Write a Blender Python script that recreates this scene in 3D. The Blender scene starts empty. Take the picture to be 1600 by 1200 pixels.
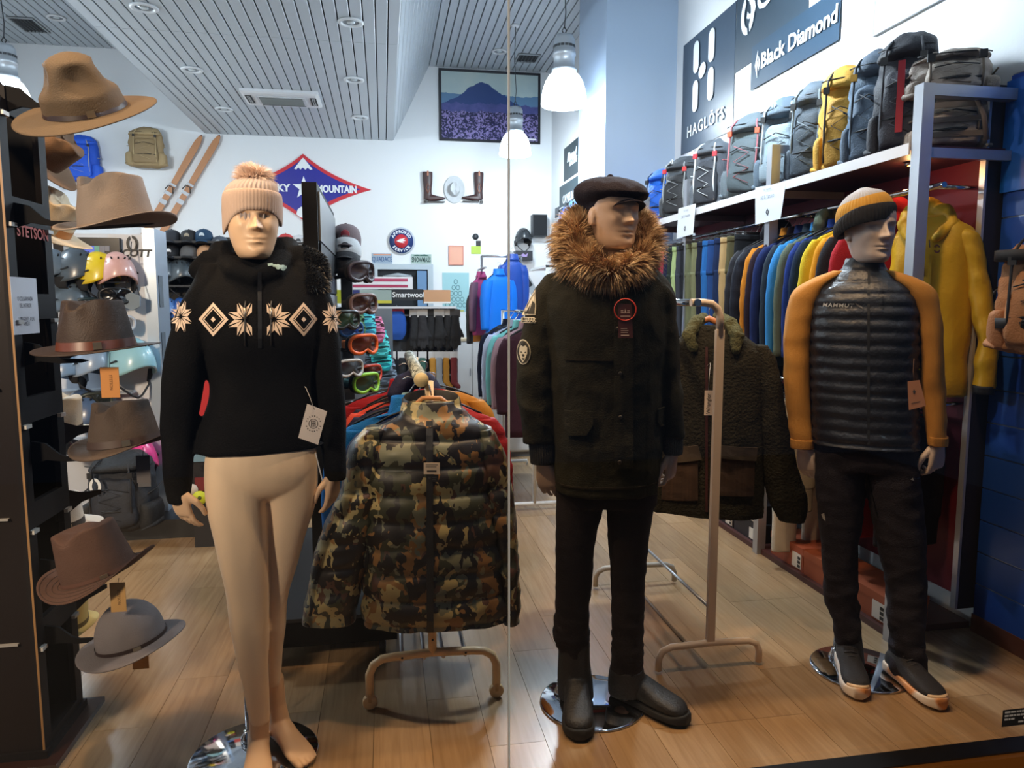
import bpy, bmesh, math, random
import numpy as np
from mathutils import Vector, Matrix, noise
from mathutils.bvhtree import BVHTree
# ---------------------------------------------------------------- camera, world, lights
C = bpy.context.scene.collection
SC = bpy.context.scene
FPX = 1140.0; PITCH = math.atan(126 / 1140.0); YAW = math.radians(9.94); EYE = 1.46
cd = bpy.data.cameras.new('camera'); cam = bpy.data.objects.new('camera', cd); C.objects.link(cam)
cam.location = (0, 0, EYE)
cam.rotation_euler = (math.pi / 2 - PITCH, 0, -YAW)
cd.sensor_fit = 'HORIZONTAL'; cd.sensor_width = 36.0; cd.lens = 36.0 * FPX / 1600.0
cd.clip_start = 0.05; cd.clip_end = 100
SC.camera = cam
W = bpy.data.worlds.new('night_street'); SC.world = W; W.use_nodes = True
W.node_tree.nodes['Background'].inputs[0].default_value = (0.10, 0.14, 0.22, 1)
W.node_tree.nodes['Background'].inputs[1].default_value = 0.35
vs = SC.view_settings
vs.view_transform = 'Standard'; vs.look = 'None'; vs.gamma = 1.0; vs.use_curve_mapping = False
vs.exposure = 0.0
try:
    SC.cycles.use_denoising = True
    SC.cycles.sample_clamp_indirect = 4.0
    SC.cycles.max_bounces = 8
    SC.cycles.caustics_reflective = False; SC.cycles.caustics_refractive = False
except Exception:
    pass
COOL = (0.80, 0.92, 1.0); WARM = (1.0, 0.66, 0.36)
# ceiling heights / room extents (metres, camera stands at the origin on the street)
RX0, RX1, RY0, RY1 = -5.2, 2.60, 1.93, 11.3
ZC, ZS = 4.95, 3.86
def lamp(name, kind, loc, energy, color, size=0.1, target=None, angle=None, blend=0.6, size_y=None):
    l = bpy.data.lights.new(name, kind); o = bpy.data.objects.new(name, l); C.objects.link(o)
    o.location = loc; l.energy = energy; l.color = color
    if kind == 'AREA':
        l.size = size
        if size_y: l.shape = 'RECTANGLE'; l.size_y = size_y
    else: l.shadow_soft_size = size
    if angle: l.spot_size = math.radians(angle); l.spot_blend = blend
    if target is not None:
        d = Vector(target) - Vector(loc); o.rotation_euler = d.to_track_quat('-Z', 'Y').to_euler()
    return o
# warm halogen spots over the display window
WARM_SPOTS = [((-1.35, 2.12, 3.1), (-0.40, 2.55, 0.5), 60), ((-0.35, 2.15, 3.1), (-0.1, 2.6, 0.5), 62),
              ((0.55, 2.15, 3.1), (0.6, 2.7, 0.5), 62), ((1.35, 2.15, 3.1), (1.65, 2.8, 0.5), 45)]
for i, (p, t, e) in enumerate(WARM_SPOTS):
    lamp('window_spot_light', 'SPOT', p, e * 1.55, WARM, 0.05, t, 95, 0.8)
# warm fill light added outside to brighten the mannequins from the front
lamp('outside_fill_light', 'AREA', (-3.1, -1.6, 3.2), 350, (1.0, .78, .56), 0.6, (0.2, 2.6, 0.8))
# ---------------------------------------------------------------- pixel <-> room helpers
cP, sP, cY, sY = math.cos(PITCH), math.sin(PITCH), math.cos(YAW), math.sin(YAW)
def ray(px, py):
    xr = (px - 800) / FPX; yu = (600 - py) / FPX
    f = cP + yu * sP; u = yu * cP - sP
    return Vector((xr * cY + f * sY, f * cY - xr * sY, u))
def at(px, py, x=None, y=None, z=None):
    r = ray(px, py)
    if x is not None: t = x / r.x
    elif y is not None: t = y / r.y
    else: t = (z - EYE) / r.z
    return Vector((0, 0, EYE)) + r * t
class Fr:
    """a local frame standing at a real place: X across, Y away, Z up"""
    def __init__(s, base, ang=None):
        s.b = Vector((base[0], base[1], 0)); s.z0 = base[2] if len(base) > 2 else 0.0
        s.a = -math.atan2(s.b.x, s.b.y) if ang is None else ang
        s.X = Vector((math.cos(s.a), math.sin(s.a), 0)); s.Y = Vector((-math.sin(s.a), math.cos(s.a), 0))
    def L(s, px, py, dy=0.0):
        r = ray(px, py); o = s.b + s.Y * dy
        t = o.dot(s.Y) / r.dot(s.Y)
        p = Vector((0, 0, EYE)) + r * t
        d = p - s.b
        return Vector((d.dot(s.X), dy, p.z - s.z0))
# ---------------------------------------------------------------- materials
def lin(c):
    if max(c) > 1.0: c = [v / 255.0 for v in c]
    return tuple(v / 12.92 if v <= 0.04045 else ((v + 0.055) / 1.055) ** 2.4 for v in c[:3]) + (1,)
MC = {}
def M(c, rough=0.7, metal=0.0, bump=0.0, bs=300.0, var=0.0, vs_=6.0, emit=0.0, sheen=0.0, spec=None, coat=0.0, alpha=None, trans=0.0):
    key = (tuple(c), rough, metal, bump, bs, var, vs_, emit, sheen, spec, coat, alpha, trans)
    if key in MC: return MC[key]
    m = bpy.data.materials.new('mat_%d' % len(MC)); m.use_nodes = True
    nt = m.node_tree; b = nt.nodes['Principled BSDF']
    b.inputs['Base Color'].default_value = lin(c); b.inputs['Roughness'].default_value = rough
    b.inputs['Metallic'].default_value = metal
    if spec is not None: b.inputs['Specular IOR Level'].default_value = spec
    if coat: b.inputs['Coat Weight'].default_value = coat; b.inputs['Coat Roughness'].default_value = 0.15
    if sheen: b.inputs['Sheen Weight'].default_value = sheen
    if trans: b.inputs['Transmission Weight'].default_value = trans
    if emit:
        b.inputs['Emission Color'].default_value = lin(c); b.inputs['Emission Strength'].default_value = emit
    if bump or var:
        tc = nt.nodes.new('ShaderNodeTexCoord')
    if bump:
        n = nt.nodes.new('ShaderNodeTexNoise'); n.inputs['Scale'].default_value = bs; n.inputs['Detail'].default_value = 3
        nt.links.new(tc.outputs['Object'], n.inputs['Vector'])
        bp = nt.nodes.new('ShaderNodeBump'); bp.inputs['Strength'].default_value = bump; bp.inputs['Distance'].default_value = 0.01
        nt.links.new(n.outputs['Fac'], bp.inputs['Height']); nt.links.new(bp.outputs['Normal'], b.inputs['Normal'])
    if var:
        n2 = nt.nodes.new('ShaderNodeTexNoise'); n2.inputs['Scale'].default_value = vs_; n2.inputs['Detail'].default_value = 5
        nt.links.new(tc.outputs['Object'], n2.inputs['Vector'])
        mx = nt.nodes.new('ShaderNodeMix'); mx.data_type = 'RGBA'
        l = lin(c)
        mx.inputs['A'].default_value = tuple(v * (1 - var) for v in l[:3]) + (1,)
        mx.inputs['B'].default_value = tuple(min(1, v * (1 + var)) for v in l[:3]) + (1,)
        nt.links.new(n2.outputs['Fac'], mx.inputs['Factor']); nt.links.new(mx.outputs['Result'], b.inputs['Base Color'])
    MC[key] = m
    return m
def cloth(c, var=0.12, bump=0.25, rough=0.85): return M(c, rough, bump=bump, bs=220, var=var, vs_=9, spec=0.12)
def ramp_mat(name, stops, scale, interp='CONSTANT', detail=2, rough=0.6, dist=0.0, vec=(1, 1, 1), bump=0.0, spec=0.4):
    m = bpy.data.materials.new(name); m.use_nodes = True; nt = m.node_tree; b = nt.nodes['Principled BSDF']
    tc = nt.nodes.new('ShaderNodeTexCoord'); mp = nt.nodes.new('ShaderNodeMapping'); mp.inputs['Scale'].default_value = vec
    n = nt.nodes.new('ShaderNodeTexNoise'); n.inputs['Scale'].default_value = scale; n.inputs['Detail'].default_value = detail
    n.inputs['Distortion'].default_value = dist
    r = nt.nodes.new('ShaderNodeValToRGB'); r.color_ramp.interpolation = interp
    el = r.color_ramp.elements
    while len(el) < len(stops): el.new(0.5)
    for e, (p, c) in zip(el, stops): e.position = p; e.color = lin(c)
    nt.links.new(tc.outputs['Object'], mp.inputs['Vector']); nt.links.new(mp.outputs['Vector'], n.inputs['Vector'])
    nt.links.new(n.outputs['Fac'], r.inputs['Fac']); nt.links.new(r.outputs['Color'], b.inputs['Base Color'])
    b.inputs['Roughness'].default_value = rough; b.inputs['Specular IOR Level'].default_value = spec
    if bump:
        bp = nt.nodes.new('ShaderNodeBump'); bp.inputs['Strength'].default_value = bump; bp.inputs['Distance'].default_value = 0.01
        n3 = nt.nodes.new('ShaderNodeTexNoise'); n3.inputs['Scale'].default_value = 60
        nt.links.new(tc.outputs['Object'], n3.inputs['Vector'])
        nt.links.new(n3.outputs['Fac'], bp.inputs['Height']); nt.links.new(bp.outputs['Normal'], b.inputs['Normal'])
    return m
# ---------------------------------------------------------------- objects
def tag(o, label=None, cat=None, group=None, kind=None):
    if label: o['label'] = label
    if cat: o['category'] = cat
    if group: o['group'] = group
    if kind: o['kind'] = kind
    return o
def thing(name, label, cat, loc=(0, 0, 0), rz=0.0, group=None):
    o = bpy.data.objects.new(name, None); C.objects.link(o); o.empty_display_size = 0.1
    o.location = loc; o.rotation_euler = (0, 0, rz)
    return tag(o, label, cat, group)
def addo(name, me, mat, parent=None, loc=None, rot=None, smooth=None):
    o = bpy.data.objects.new(name, me); C.objects.link(o)
    if mat is not None:
        ms = mat if isinstance(mat, (list, tuple)) else [mat]
        if len(me.materials) == 0:
            for m in ms: me.materials.append(m)
    if parent is not None: o.parent = parent
    if loc is not None: o.location = loc
    if rot is not None: o.rotation_euler = rot
    if smooth: shade(me)
    return o
def shade(me, on=True):
    me.polygons.foreach_set('use_smooth', [on] * len(me.polygons))
def dup(root, loc=None, rz=None, label=None):
    r = root.copy(); C.objects.link(r)
    if loc is not None: r.location = loc
    if rz is not None: r.rotation_euler = (0, 0, rz)
    if label: r['label'] = label
    for ch in list(root.children):
        c = ch.copy(); C.objects.link(c); c.parent = r
        for g in ch.children:
            d = g.copy(); C.objects.link(d); d.parent = c
    return r
class MB:
    """collects simple shapes into one mesh"""
    def __init__(s): s.v = []; s.f = []; s.sm = []
    def add(s, vs, fs, smooth=False):
        n = len(s.v); s.v += [tuple(v) for v in vs]; s.f += [tuple(i + n for i in f) for f in fs]; s.sm += [smooth] * len(fs); return s
    def box(s, x0, x1, y0, y1, z0, z1, mat=None):
        vs = [Vector((x, y, z)) for z in (z0, z1) for y in (y0, y1) for x in (x0, x1)]
        if mat is not None: vs = [mat @ v for v in vs]
        return s.add(vs, [(0, 2, 3, 1), (4, 5, 7, 6), (0, 1, 5, 4), (2, 6, 7, 3), (0, 4, 6, 2), (1, 3, 7, 5)])
    def cbox(s, c, sx, sy, sz, mat=None):
        m = Matrix.Translation(Vector(c)) @ (mat if mat is not None else Matrix.Identity(4))
        return s.box(-sx / 2, sx / 2, -sy / 2, sy / 2, -sz / 2, sz / 2, m)
    def tube(s, pts, r, n=10, cap=True, closed=False):
        pts = [Vector(p) for p in pts]; k = len(pts)
        rr = r if isinstance(r, (list, tuple)) else [r] * k
        vs = []; fs = []
        up = Vector((0, 0, 1)); pn = None
        for i, p in enumerate(pts):
            if closed: d = pts[(i + 1) % k] - pts[i - 1]
            else: d = pts[min(i + 1, k - 1)] - pts[max(i - 1, 0)]
            d.normalize()
            if pn is None:
                a = up if abs(d.z) < 0.9 else Vector((1, 0, 0)); pn = d.cross(a).normalized()
            pn = (pn - d * pn.dot(d)).normalized(); b = d.cross(pn)
            for j in range(n):
                t = 2 * math.pi * j / n
                vs.append(p + (pn * math.cos(t) + b * math.sin(t)) * rr[i])
        m = k if closed else k - 1
        for i in range(m):
            for j in range(n):
                a = i * n + j; b_ = i * n + (j + 1) % n; c = ((i + 1) % k) * n + (j + 1) % n; d_ = ((i + 1) % k) * n + j
                fs.append((a, b_, c, d_))
        s.add(vs, fs, True)
        if cap and not closed:
            n0 = len(s.v) - k * n
            s.f.append(tuple(n0 + j for j in reversed(range(n)))); s.sm.append(False)
            s.f.append(tuple(n0 + (k - 1) * n + j for j in range(n))); s.sm.append(False)
        return s
    def lathe(s, prof, n=24, c=(0, 0, 0), sx=1.0, sy=1.0, mat=None):
        vs = []; fs = []; k = len(prof)
        for r, z in prof:
            for j in range(n):
                t = 2 * math.pi * j / n
                v = Vector((r * math.cos(t) * sx, r * math.sin(t) * sy, z))
                if mat is not None: v = mat @ v
                vs.append(v + Vector(c))
        for i in range(k - 1):
            for j in range(n):
                fs.append((i * n + j, i * n + (j + 1) % n, (i + 1) * n + (j + 1) % n, (i + 1) * n + j))
        if prof[0][0] > 1e-5: fs.append(tuple(reversed(range(n))))
        if prof[-1][0] > 1e-5: fs.append(tuple((k - 1) * n + j for j in range(n)))
        return s.add(vs, fs, True)
    def prism(s, poly, h, mat=None):
        """poly in XY plane extruded 0..h in Z, then transformed"""
        n = len(poly)
        a = [Vector((p[0], p[1], 0)) for p in poly] + [Vector((p[0], p[1], h)) for p in poly]
        if mat is not None: a = [mat @ v for v in a]
        return s.add(a, [tuple(reversed(range(n))), tuple(range(n, 2 * n))] + [(i, (i + 1) % n, n + (i + 1) % n, n + i) for i in range(n)])
    def mesh(s, name='m'):
        me = bpy.data.meshes.new(name); me.from_pydata(s.v, [], s.f); me.polygons.foreach_set('use_smooth', s.sm)
        me.validate(); me.update(); return me
    def build(s, name, mat, parent=None, loc=None, rot=None):
        return addo(name, s.mesh(name), mat, parent, loc, rot)
def cr(rows, n):
    """Catmull-Rom resample of numeric rows"""
    A = np.array(rows, float); k = len(A); out = []
    ts = np.linspace(0, k - 1, n)
    for t in ts:
        i = min(int(t), k - 2); u = t - i
        p0 = A[max(i - 1, 0)]; p1 = A[i]; p2 = A[i + 1]; p3 = A[min(i + 2, k - 1)]
        out.append(0.5 * ((2 * p1) + (-p0 + p2) * u + (2 * p0 - 5 * p1 + 4 * p2 - p3) * u * u + (-p0 + 3 * p1 - 3 * p2 + p3) * u ** 3))
    return out
def rings(rows, n=40, seg=32, closed=True):
    """rows: (cx,cy,cz, a, b, power, tilt) horizontal-ish superellipse rings -> verts, faces. tilt about Y shears z with x"""
    R = cr([tuple(r) + (2.3, 0.0)[len(r) - 5:] if len(r) < 7 else r for r in rows], n)
    vs = []; fs = []
    for r in R:
        cx, cy, cz, a, b, p, tl = r
        for j in range(seg):
            t = 2 * math.pi * j / seg; c = math.cos(t); s_ = math.sin(t); e = 2.0 / max(p, 1.2)
            x = a * math.copysign(abs(c) ** e, c); y = b * math.copysign(abs(s_) ** e, s_)
            vs.append((cx + x, cy + y, cz + tl * x))
    for i in range(n - 1):
        for j in range(seg):
            fs.append((i * seg + j, i * seg + (j + 1) % seg, (i + 1) * seg + (j + 1) % seg, (i + 1) * seg + j))
    # orientation: rows run downward -> flip
    if R[0][2] > R[-1][2]: fs = [tuple(reversed(f)) for f in fs]
    if closed:
        a = tuple(range(seg)); b = tuple((n - 1) * seg + j for j in range(seg))
        if R[0][2] > R[-1][2]: fs += [a, tuple(reversed(b))]
        else: fs += [tuple(reversed(a)), b]
    return vs, fs
def stack(F, rows, n=40, seg=32, closed=True):
    """rows: (py, pxl, pxr, halfdepth, dy, power, tilt)"""
    out = []
    for r in rows:
        py, l, rr, hd = r[:4]; dy = r[4] if len(r) > 4 else 0.0; p = r[5] if len(r) > 5 else 2.3; tl = r[6] if len(r) > 6 else 0.0
        A = F.L(l, py, dy); B = F.L(rr, py, dy)
        out.append(((A.x + B.x) / 2, dy, A.z, abs(B.x - A.x) / 2, hd, p, tl))
    return rings(out, n, seg, closed)
def wrinkle(me, amp, sc, seed=0, ridge=True, zmul=1.0, fn=None):
    """push vertices along normals with ridged noise folds"""
    me.update()
    nv = len(me.vertices); co = np.empty(nv * 3); me.vertices.foreach_get('co', co); co = co.reshape(-1, 3)
    no = np.array([v.normal[:] for v in me.vertices])
    off = Vector((seed * 7.3, seed * 3.1, seed * 5.7)); d = np.empty(nv)
    for i in range(nv):
        p = Vector((co[i][0] * sc, co[i][1] * sc, co[i][2] * sc * zmul)) + off
        v = noise.noise(p)
        if ridge: v = (0.35 - abs(v) * 1.6) * 0.8 + noise.noise(p * 2.3) * 0.35
        d[i] = v * amp * (fn(co[i]) if fn else 1.0)
    co += no * d[:, None]
    me.vertices.foreach_set('co', co.ravel()); me.update()
    return me
def pym(vs, fs, name='m', smooth=True):
    me = bpy.data.meshes.new(name); me.from_pydata([tuple(v) for v in vs], [], fs); me.update()
    if smooth: shade(me)
    return me
def remesh(parts, voxel=0.006, smooth=3, name='m', dec=None):
    """parts: list of (verts, faces) closed shells -> one continuous surface"""
    V = []; Fc = []
    for v, f in parts:
        n = len(V); V += [tuple(x) for x in v]; Fc += [tuple(i + n for i in q) for q in f]
    me = bpy.data.meshes.new('tmp'); me.from_pydata(V, [], Fc)
    bm = bmesh.new(); bm.from_mesh(me)
    # each shell outward
    bmesh.ops.recalc_face_normals(bm, faces=bm.faces); bm.to_mesh(me); bm.free()
    o = bpy.data.objects.new('tmp', me); C.objects.link(o)
    r = o.modifiers.new('r', 'REMESH'); r.mode = 'VOXEL'; r.voxel_size = voxel; r.use_smooth_shade = True
    if smooth:
        s = o.modifiers.new('s', 'SMOOTH'); s.factor = 0.5; s.iterations = smooth
    if dec:
        d = o.modifiers.new('d', 'DECIMATE'); d.ratio = dec
    dg = bpy.context.evaluated_depsgraph_get(); ev = o.evaluated_get(dg)
    out = bpy.data.meshes.new_from_object(ev); out.name = name
    bpy.data.objects.remove(o); bpy.data.meshes.remove(me)
    shade(out)
    return out
def bvh_of(me):
    return BVHTree.FromPolygons([v.co[:] for v in me.vertices], [p.vertices[:] for p in me.polygons])
def conform(me, bvh, off=0.002, direction=(0, 1, 0), start=-1.0):
    """drop a flat decal (lying in XZ) onto a surface along +Y"""
    d = Vector(direction)
    for v in me.vertices:
        h = bvh.ray_cast(Vector((v.co.x, start, v.co.z)) if direction == (0, 1, 0) else v.co - d, d)
        if h[0] is not None: v.co = h[0] - d * off
    me.update(); return me
def poly_mesh(polys, cuts=2, maxlen=0.015):
    """list of polygons of 3D points -> triangulated, subdivided flat mesh"""
    bm = bmesh.new()
    for p in polys:
        vs = [bm.verts.new(q) for q in p]
        try: bm.faces.new(vs)
        except ValueError: pass
    bmesh.ops.triangulate(bm, faces=bm.faces)
    for _ in range(cuts):
        es = [e for e in bm.edges if e.calc_length() > maxlen]
        if not es: break
        bmesh.ops.subdivide_edges(bm, edges=es, cuts=1)
        bmesh.ops.triangulate(bm, faces=bm.faces)
    me = bpy.data.meshes.new('decal'); bm.to_mesh(me); bm.free(); return me
def text_mesh(body, size=0.1, ext=0.001, bold=0.0, shear=0.0, sx=1.0, align='CENTER', spacing=1.0):
    cu = bpy.data.curves.new('t', 'FONT'); cu.body = body; cu.size = size; cu.extrude = ext; cu.offset = bold
    cu.align_x = align; cu.align_y = 'CENTER'; cu.shear = shear; cu.space_character = spacing
    cu.resolution_u = 3
    o = bpy.data.objects.new('t', cu); C.objects.link(o)
    dg = bpy.context.evaluated_depsgraph_get(); me = bpy.data.meshes.new_from_object(o.evaluated_get(dg))
    bpy.data.objects.remove(o); bpy.data.curves.remove(cu)
    if sx != 1.0:
        for v in me.vertices: v.co.x *= sx
    me.materials.clear()
    return me
def text(name, body, size, mat, parent, M4, **k):
    """lettering in the XY plane of matrix M4 (X right, Y up, Z out)"""
    me = text_mesh(body, size, **k); me.transform(M4)
    return addo(name, me, mat, parent)
def basis(o, x, y):
    x = Vector(x).normalized(); y = Vector(y).normalized(); z = x.cross(y)
    m = Matrix.Identity(4)
    for i in range(3): m[i][0] = x[i]; m[i][1] = y[i]; m[i][2] = z[i]; m[i][3] = o[i]
    return m
FRONT = basis((0, 0, 0), (1, 0, 0), (0, 0, 1))        # local card facing -Y
def front(x, y, z): return Matrix.Translation((x, y, z)) @ FRONT
def rightwall(x, y, z): return basis((x, y, z), (0, -1, 0), (0, 0, 1))   # card facing -X
WHITE = M((222, 226, 230), 0.6); BLACK = M((14, 14, 16), 0.55); STEEL = M((170, 172, 178), 0.35, 0.85)
CHROME = M((215, 218, 222), 0.08, 1.0)
# ================================================================ ROOM
WALLM = M((226, 230, 234), 0.75, bump=0.06, bs=60)
def struct(name, mb, mat, parent=None):
    o = mb.build(name, mat, parent)
    if parent is None: o['kind'] = 'structure'
    return o
struct('wall_back', MB().box(RX0 - .1, RX1 + .1, RY1, RY1 + .15, 0, ZC + .1), WALLM)
struct('wall_left', MB().box(RX0 - .15, RX0, RY0, RY1, 0, ZC + .1), WALLM)
wr = struct('wall_right', MB().box(RX1, RX1 + .15, RY0 - .1, RY1, 0, ZC + .1), WALLM)
struct('trim_1', MB().box(1.95, RX1, 6.38, 7.28, 0, ZC), M((158, 178, 202), 0.5)).name = 'trim_1'
# left pillar beside the shop window and the bulkhead over it
struct('wall_front', MB().box(RX0 - .15, -4.3, RY0 - .1, RY0 + .1, 0, ZC + .1).box(-4.3, RX1 + .15, RY0 - .1, RY0 + .1, 3.25, ZC + .1), WALLM)
# ---- floor of laminate boards
def wood_floor(c1, c2):
    m = bpy.data.materials.new('laminate'); m.use_nodes = True; nt = m.node_tree; b = nt.nodes['Principled BSDF']
    tc = nt.nodes.new('ShaderNodeTexCoord'); mp = nt.nodes.new('ShaderNodeMapping'); mp.inputs['Scale'].default_value = (22, 1.4, 1)
    n = nt.nodes.new('ShaderNodeTexNoise'); n.inputs['Scale'].default_value = 2.2; n.inputs['Detail'].default_value = 6; n.inputs['Distortion'].default_value = 0.6
    oi = nt.nodes.new('ShaderNodeObjectInfo')
    ad = nt.nodes.new('ShaderNodeVectorMath'); ad.operation = 'ADD'
    nt.links.new(tc.outputs['Object'], mp.inputs['Vector']); nt.links.new(mp.outputs['Vector'], ad.inputs[0])
    cb = nt.nodes.new('ShaderNodeCombineXYZ'); mu = nt.nodes.new('ShaderNodeMath'); mu.operation = 'MULTIPLY'; mu.inputs[1].default_value = 90
    nt.links.new(oi.outputs['Random'], mu.inputs[0]); nt.links.new(mu.outputs[0], cb.inputs[0]); nt.links.new(cb.outputs[0], ad.inputs[1])
    nt.links.new(ad.outputs[0], n.inputs['Vector'])
    r = nt.nodes.new('ShaderNodeMix'); r.data_type = 'RGBA'; r.inputs['A'].default_value = lin(c1); r.inputs['B'].default_value = lin(c2)
    nt.links.new(n.outputs['Fac'], r.inputs['Factor'])
    h = nt.nodes.new('ShaderNodeHueSaturation')
    ma = nt.nodes.new('ShaderNodeMapRange'); ma.inputs[3].default_value = 0.82; ma.inputs[4].default_value = 1.14
    nt.links.new(oi.outputs['Random'], ma.inputs[0]); nt.links.new(ma.outputs[0], h.inputs['Value'])
    nt.links.new(r.outputs['Result'], h.inputs['Color']); nt.links.new(h.outputs['Color'], b.inputs['Base Color'])
    b.inputs['Roughness'].default_value = 0.26; b.inputs['Specular IOR Level'].default_value = 0.45
    return m
LAM = wood_floor((132, 102, 72), (184, 153, 115))
fl = struct('floor', MB().box(RX0 - .1, RX1 + .1, RY0 - .02, RY1 + .1, -.12, -.012), M((84, 62, 42), 0.8))
random.seed(4)
PW, PL = 0.19, 1.28
plank_me = {}
def plank(x, y0, y1):
    k = round(y1 - y0, 3)
    if k not in plank_me:
        w = PW - .0006; l = k - .0006
        mb = MB(); e = .0005
        mb.add([(-w / 2, 0, -.011), (w / 2, 0, -.011), (w / 2, l, -.011), (-w / 2, l, -.011), (-w / 2 + e, e, 0), (w / 2 - e, e, 0), (w / 2 - e, l - e, 0), (-w / 2 + e, l - e, 0)],
               [(4, 5, 6, 7), (0, 1, 5, 4), (1, 2, 6, 5), (2, 3, 7, 6), (3, 0, 4, 7), (3, 2, 1, 0)])
        plank_me[k] = mb.mesh('plank')
    return addo('plank', plank_me[k], LAM, fl, (x, y0, 0))
rest = MB(); nb = 0
for i in range(int((RX1 - RX0) / PW) + 1):
    x = RX1 - PW / 2 - i * PW
    y = RY0; first = True
    off = random.choice([.25, .5, .75, 1.0]) * PL
    while y < RY1:
        y2 = min(RY1, y + (off if first else PL)); first = False
        y2 = round(y2, 3)
        seen = x > -0.52 * y - .3 and y < 8.2
        if seen and nb < 285 and y2 - y > .05: plank(x, y, y2); nb += 1
        elif y2 - y > .02: rest.box(x - PW / 2 + .001, x + PW / 2 - .001, y + .001, y2 - .001, -.011, 0)
        y = y2
ro = rest.build('plank', LAM, fl); ro['kind'] = 'stuff'
# ---- ceiling of narrow metal slats, a lowered middle with sloping right side
SLAT = M((176, 184, 192), 0.42, 0.25)
ce = struct('ceiling', MB().box(RX0 - .1, RX1 + .1, RY0, RY1, ZC + .03, ZC + .2)
            .box(-2.45, .19, RY0 + .02, RY1, ZS + .03, ZS + .08), M((38, 42, 46), 0.8))
SEAM = 7.2; slat_me = {}
def slat(w, y0, y1, M4):
    k = (round(w, 3), y0, y1)
    if k not in slat_me:
        mb = MB(); h = w / 2 - .006
        ys = (y0 + .003, y1 - .003)
        vs = []
        for y in ys: vs += [(-h, y, .025), (-h, y, .004), (-h + .004, y, 0), (h - .004, y, 0), (h, y, .004), (h, y, .025)]
        mb.add(vs, [(i, i + 1, i + 7, i + 6) for i in range(5)] + [(5, 4, 3, 2, 1, 0), (6, 7, 8, 9, 10, 11)])
        slat_me[k] = mb.mesh('ceiling_slat')
    o = addo('ceiling_slat', slat_me[k], SLAT, ce); o.matrix_basis = M4; return o
for a, b, z in ((-5.2, -3.5, ZC), (-2.45, .19, ZS), (.73, 2.6, ZC)):
    n = round((b - a) / .105); w = (b - a) / n
    for i in range(n):
        for y0, y1 in ((RY0 + .02, SEAM), (SEAM, RY1)):
            slat(w, y0, y1, Matrix.Translation((a + (i + .5) * w, 0, z)))
for (x0, z0, x1, z1) in ((.19, ZS, .73, ZC), (-3.5, ZC, -2.45, ZS)):
    L = math.hypot(x1 - x0, z1 - z0); n = round(L / .105); w = L / n; ang = math.atan2(z1 - z0, x1 - x0)
    for i in range(n):
        t = (i + .5) / n
        for y0, y1 in ((RY0 + .02, SEAM), (SEAM, RY1)):
            slat(w, y0, y1, Matrix.Translation((x0 + (x1 - x0) * t, 0, z0 + (z1 - z0) * t)) @ Matrix.Rotation(-ang, 4, 'Y'))
    ce2 = MB(); nx, nz = math.sin(-ang) , math.cos(ang)
    ce2.add([(x0 + nx * .035, RY0 + .02, z0 + nz * .035), (x1 + nx * .035, RY0 + .02, z1 + nz * .035), (x1 + nx * .035, RY1, z1 + nz * .035), (x0 + nx * .035, RY1, z0 + nz * .035),
             (x0 + nx * .06, RY0 + .02, z0 + nz * .06), (x1 + nx * .06, RY0 + .02, z1 + nz * .06), (x1 + nx * .06, RY1, z1 + nz * .06), (x0 + nx * .06, RY1, z0 + nz * .06)],
            [(0, 1, 2, 3), (7, 6, 5, 4), (0, 4, 5, 1), (1, 5, 6, 2), (2, 6, 7, 3), (3, 7, 4, 0)])
    ce2.build('slope_backing', M((38, 42, 46), 0.8), ce)
# ceiling fittings
def downlight(px, py, z, r, label):
    p = at(px, py, z=z)
    t = thing('recessed_downlight', label, 'ceiling light', (p.x, p.y, z), 0, 'round recessed lights in the slatted ceiling')
    MB().lathe([(r, 0), (r, -.012), (r * .8, -.02), (r * .68, -.012), (r * .66, .01)], 28).build('ring', M((205, 210, 215), .4), t)
    MB().lathe([(r * .66, -.004), (r * .5, .03), (.001, .035)], 24).build('reflector', M((150, 158, 165), .25, .6), t)
    MB().lathe([(.001, -.012), (r * .3, -.012), (r * .34, .0), (.001, .004)], 16).build('glass_lens', M((190, 200, 205), .2), t)
for px, py, z, lb in ((225, 11, ZS, 'round recessed light left-most in the lowered ceiling, near the window'), (548, 34, ZS, 'round recessed light above and right of the air conditioner grille'),
                  (300, 108, ZS, 'round recessed light left of the air conditioner grille'), (553, 124, ZS, 'round recessed light right of the air conditioner grille'),
                  (350, 170, ZS, 'faint round light over the wooden skis in lowered ceiling'), (562, 183, ZS, 'small round light above the blue star sign in lowered ceiling'),
                  (88, 27, ZC, 'round light in the high left ceiling beside dark vent'), (780, 80, ZC, 'round light in the high right ceiling over mountain picture')):
    downlight(px, py, z, .11, lb)
def vent(px, py, z, sx, sy, label):
    p = at(px, py, z=z)
    t = thing('ceiling_vent', label, 'vent', (p.x, p.y, z))
    MB().box(-sx / 2, sx / 2, -sy / 2, sy / 2, -.006, .0).build('backing', M((30, 32, 34), .8), t)
    f = MB(); w = .02
    for a in ((-sx / 2, sx / 2, -sy / 2, -sy / 2 + w), (-sx / 2, sx / 2, sy / 2 - w, sy / 2), (-sx / 2, -sx / 2 + w, -sy / 2 + w, sy / 2 - w), (sx / 2 - w, sx / 2, -sy / 2 + w, sy / 2 - w)): f.box(*a, -.02, -.006)
    f.build('frame', M((150, 156, 160), .5), t)
    for i in range(6):
        x = -sx / 2 + w + (i + .5) * (sx - 2 * w) / 6
        MB().cbox((x, 0, -.013), .008, sy - 2 * w, .012, Matrix.Rotation(.5, 4, 'Y')).build('louvre', M((70, 74, 78), .5), t)
vent(45, 38, ZC, .30, .5, 'dark louvred vent in the high left ceiling'); vent(824, 90, ZC, .32, .34, 'dark louvred vent in the high right ceiling by picture')
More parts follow.
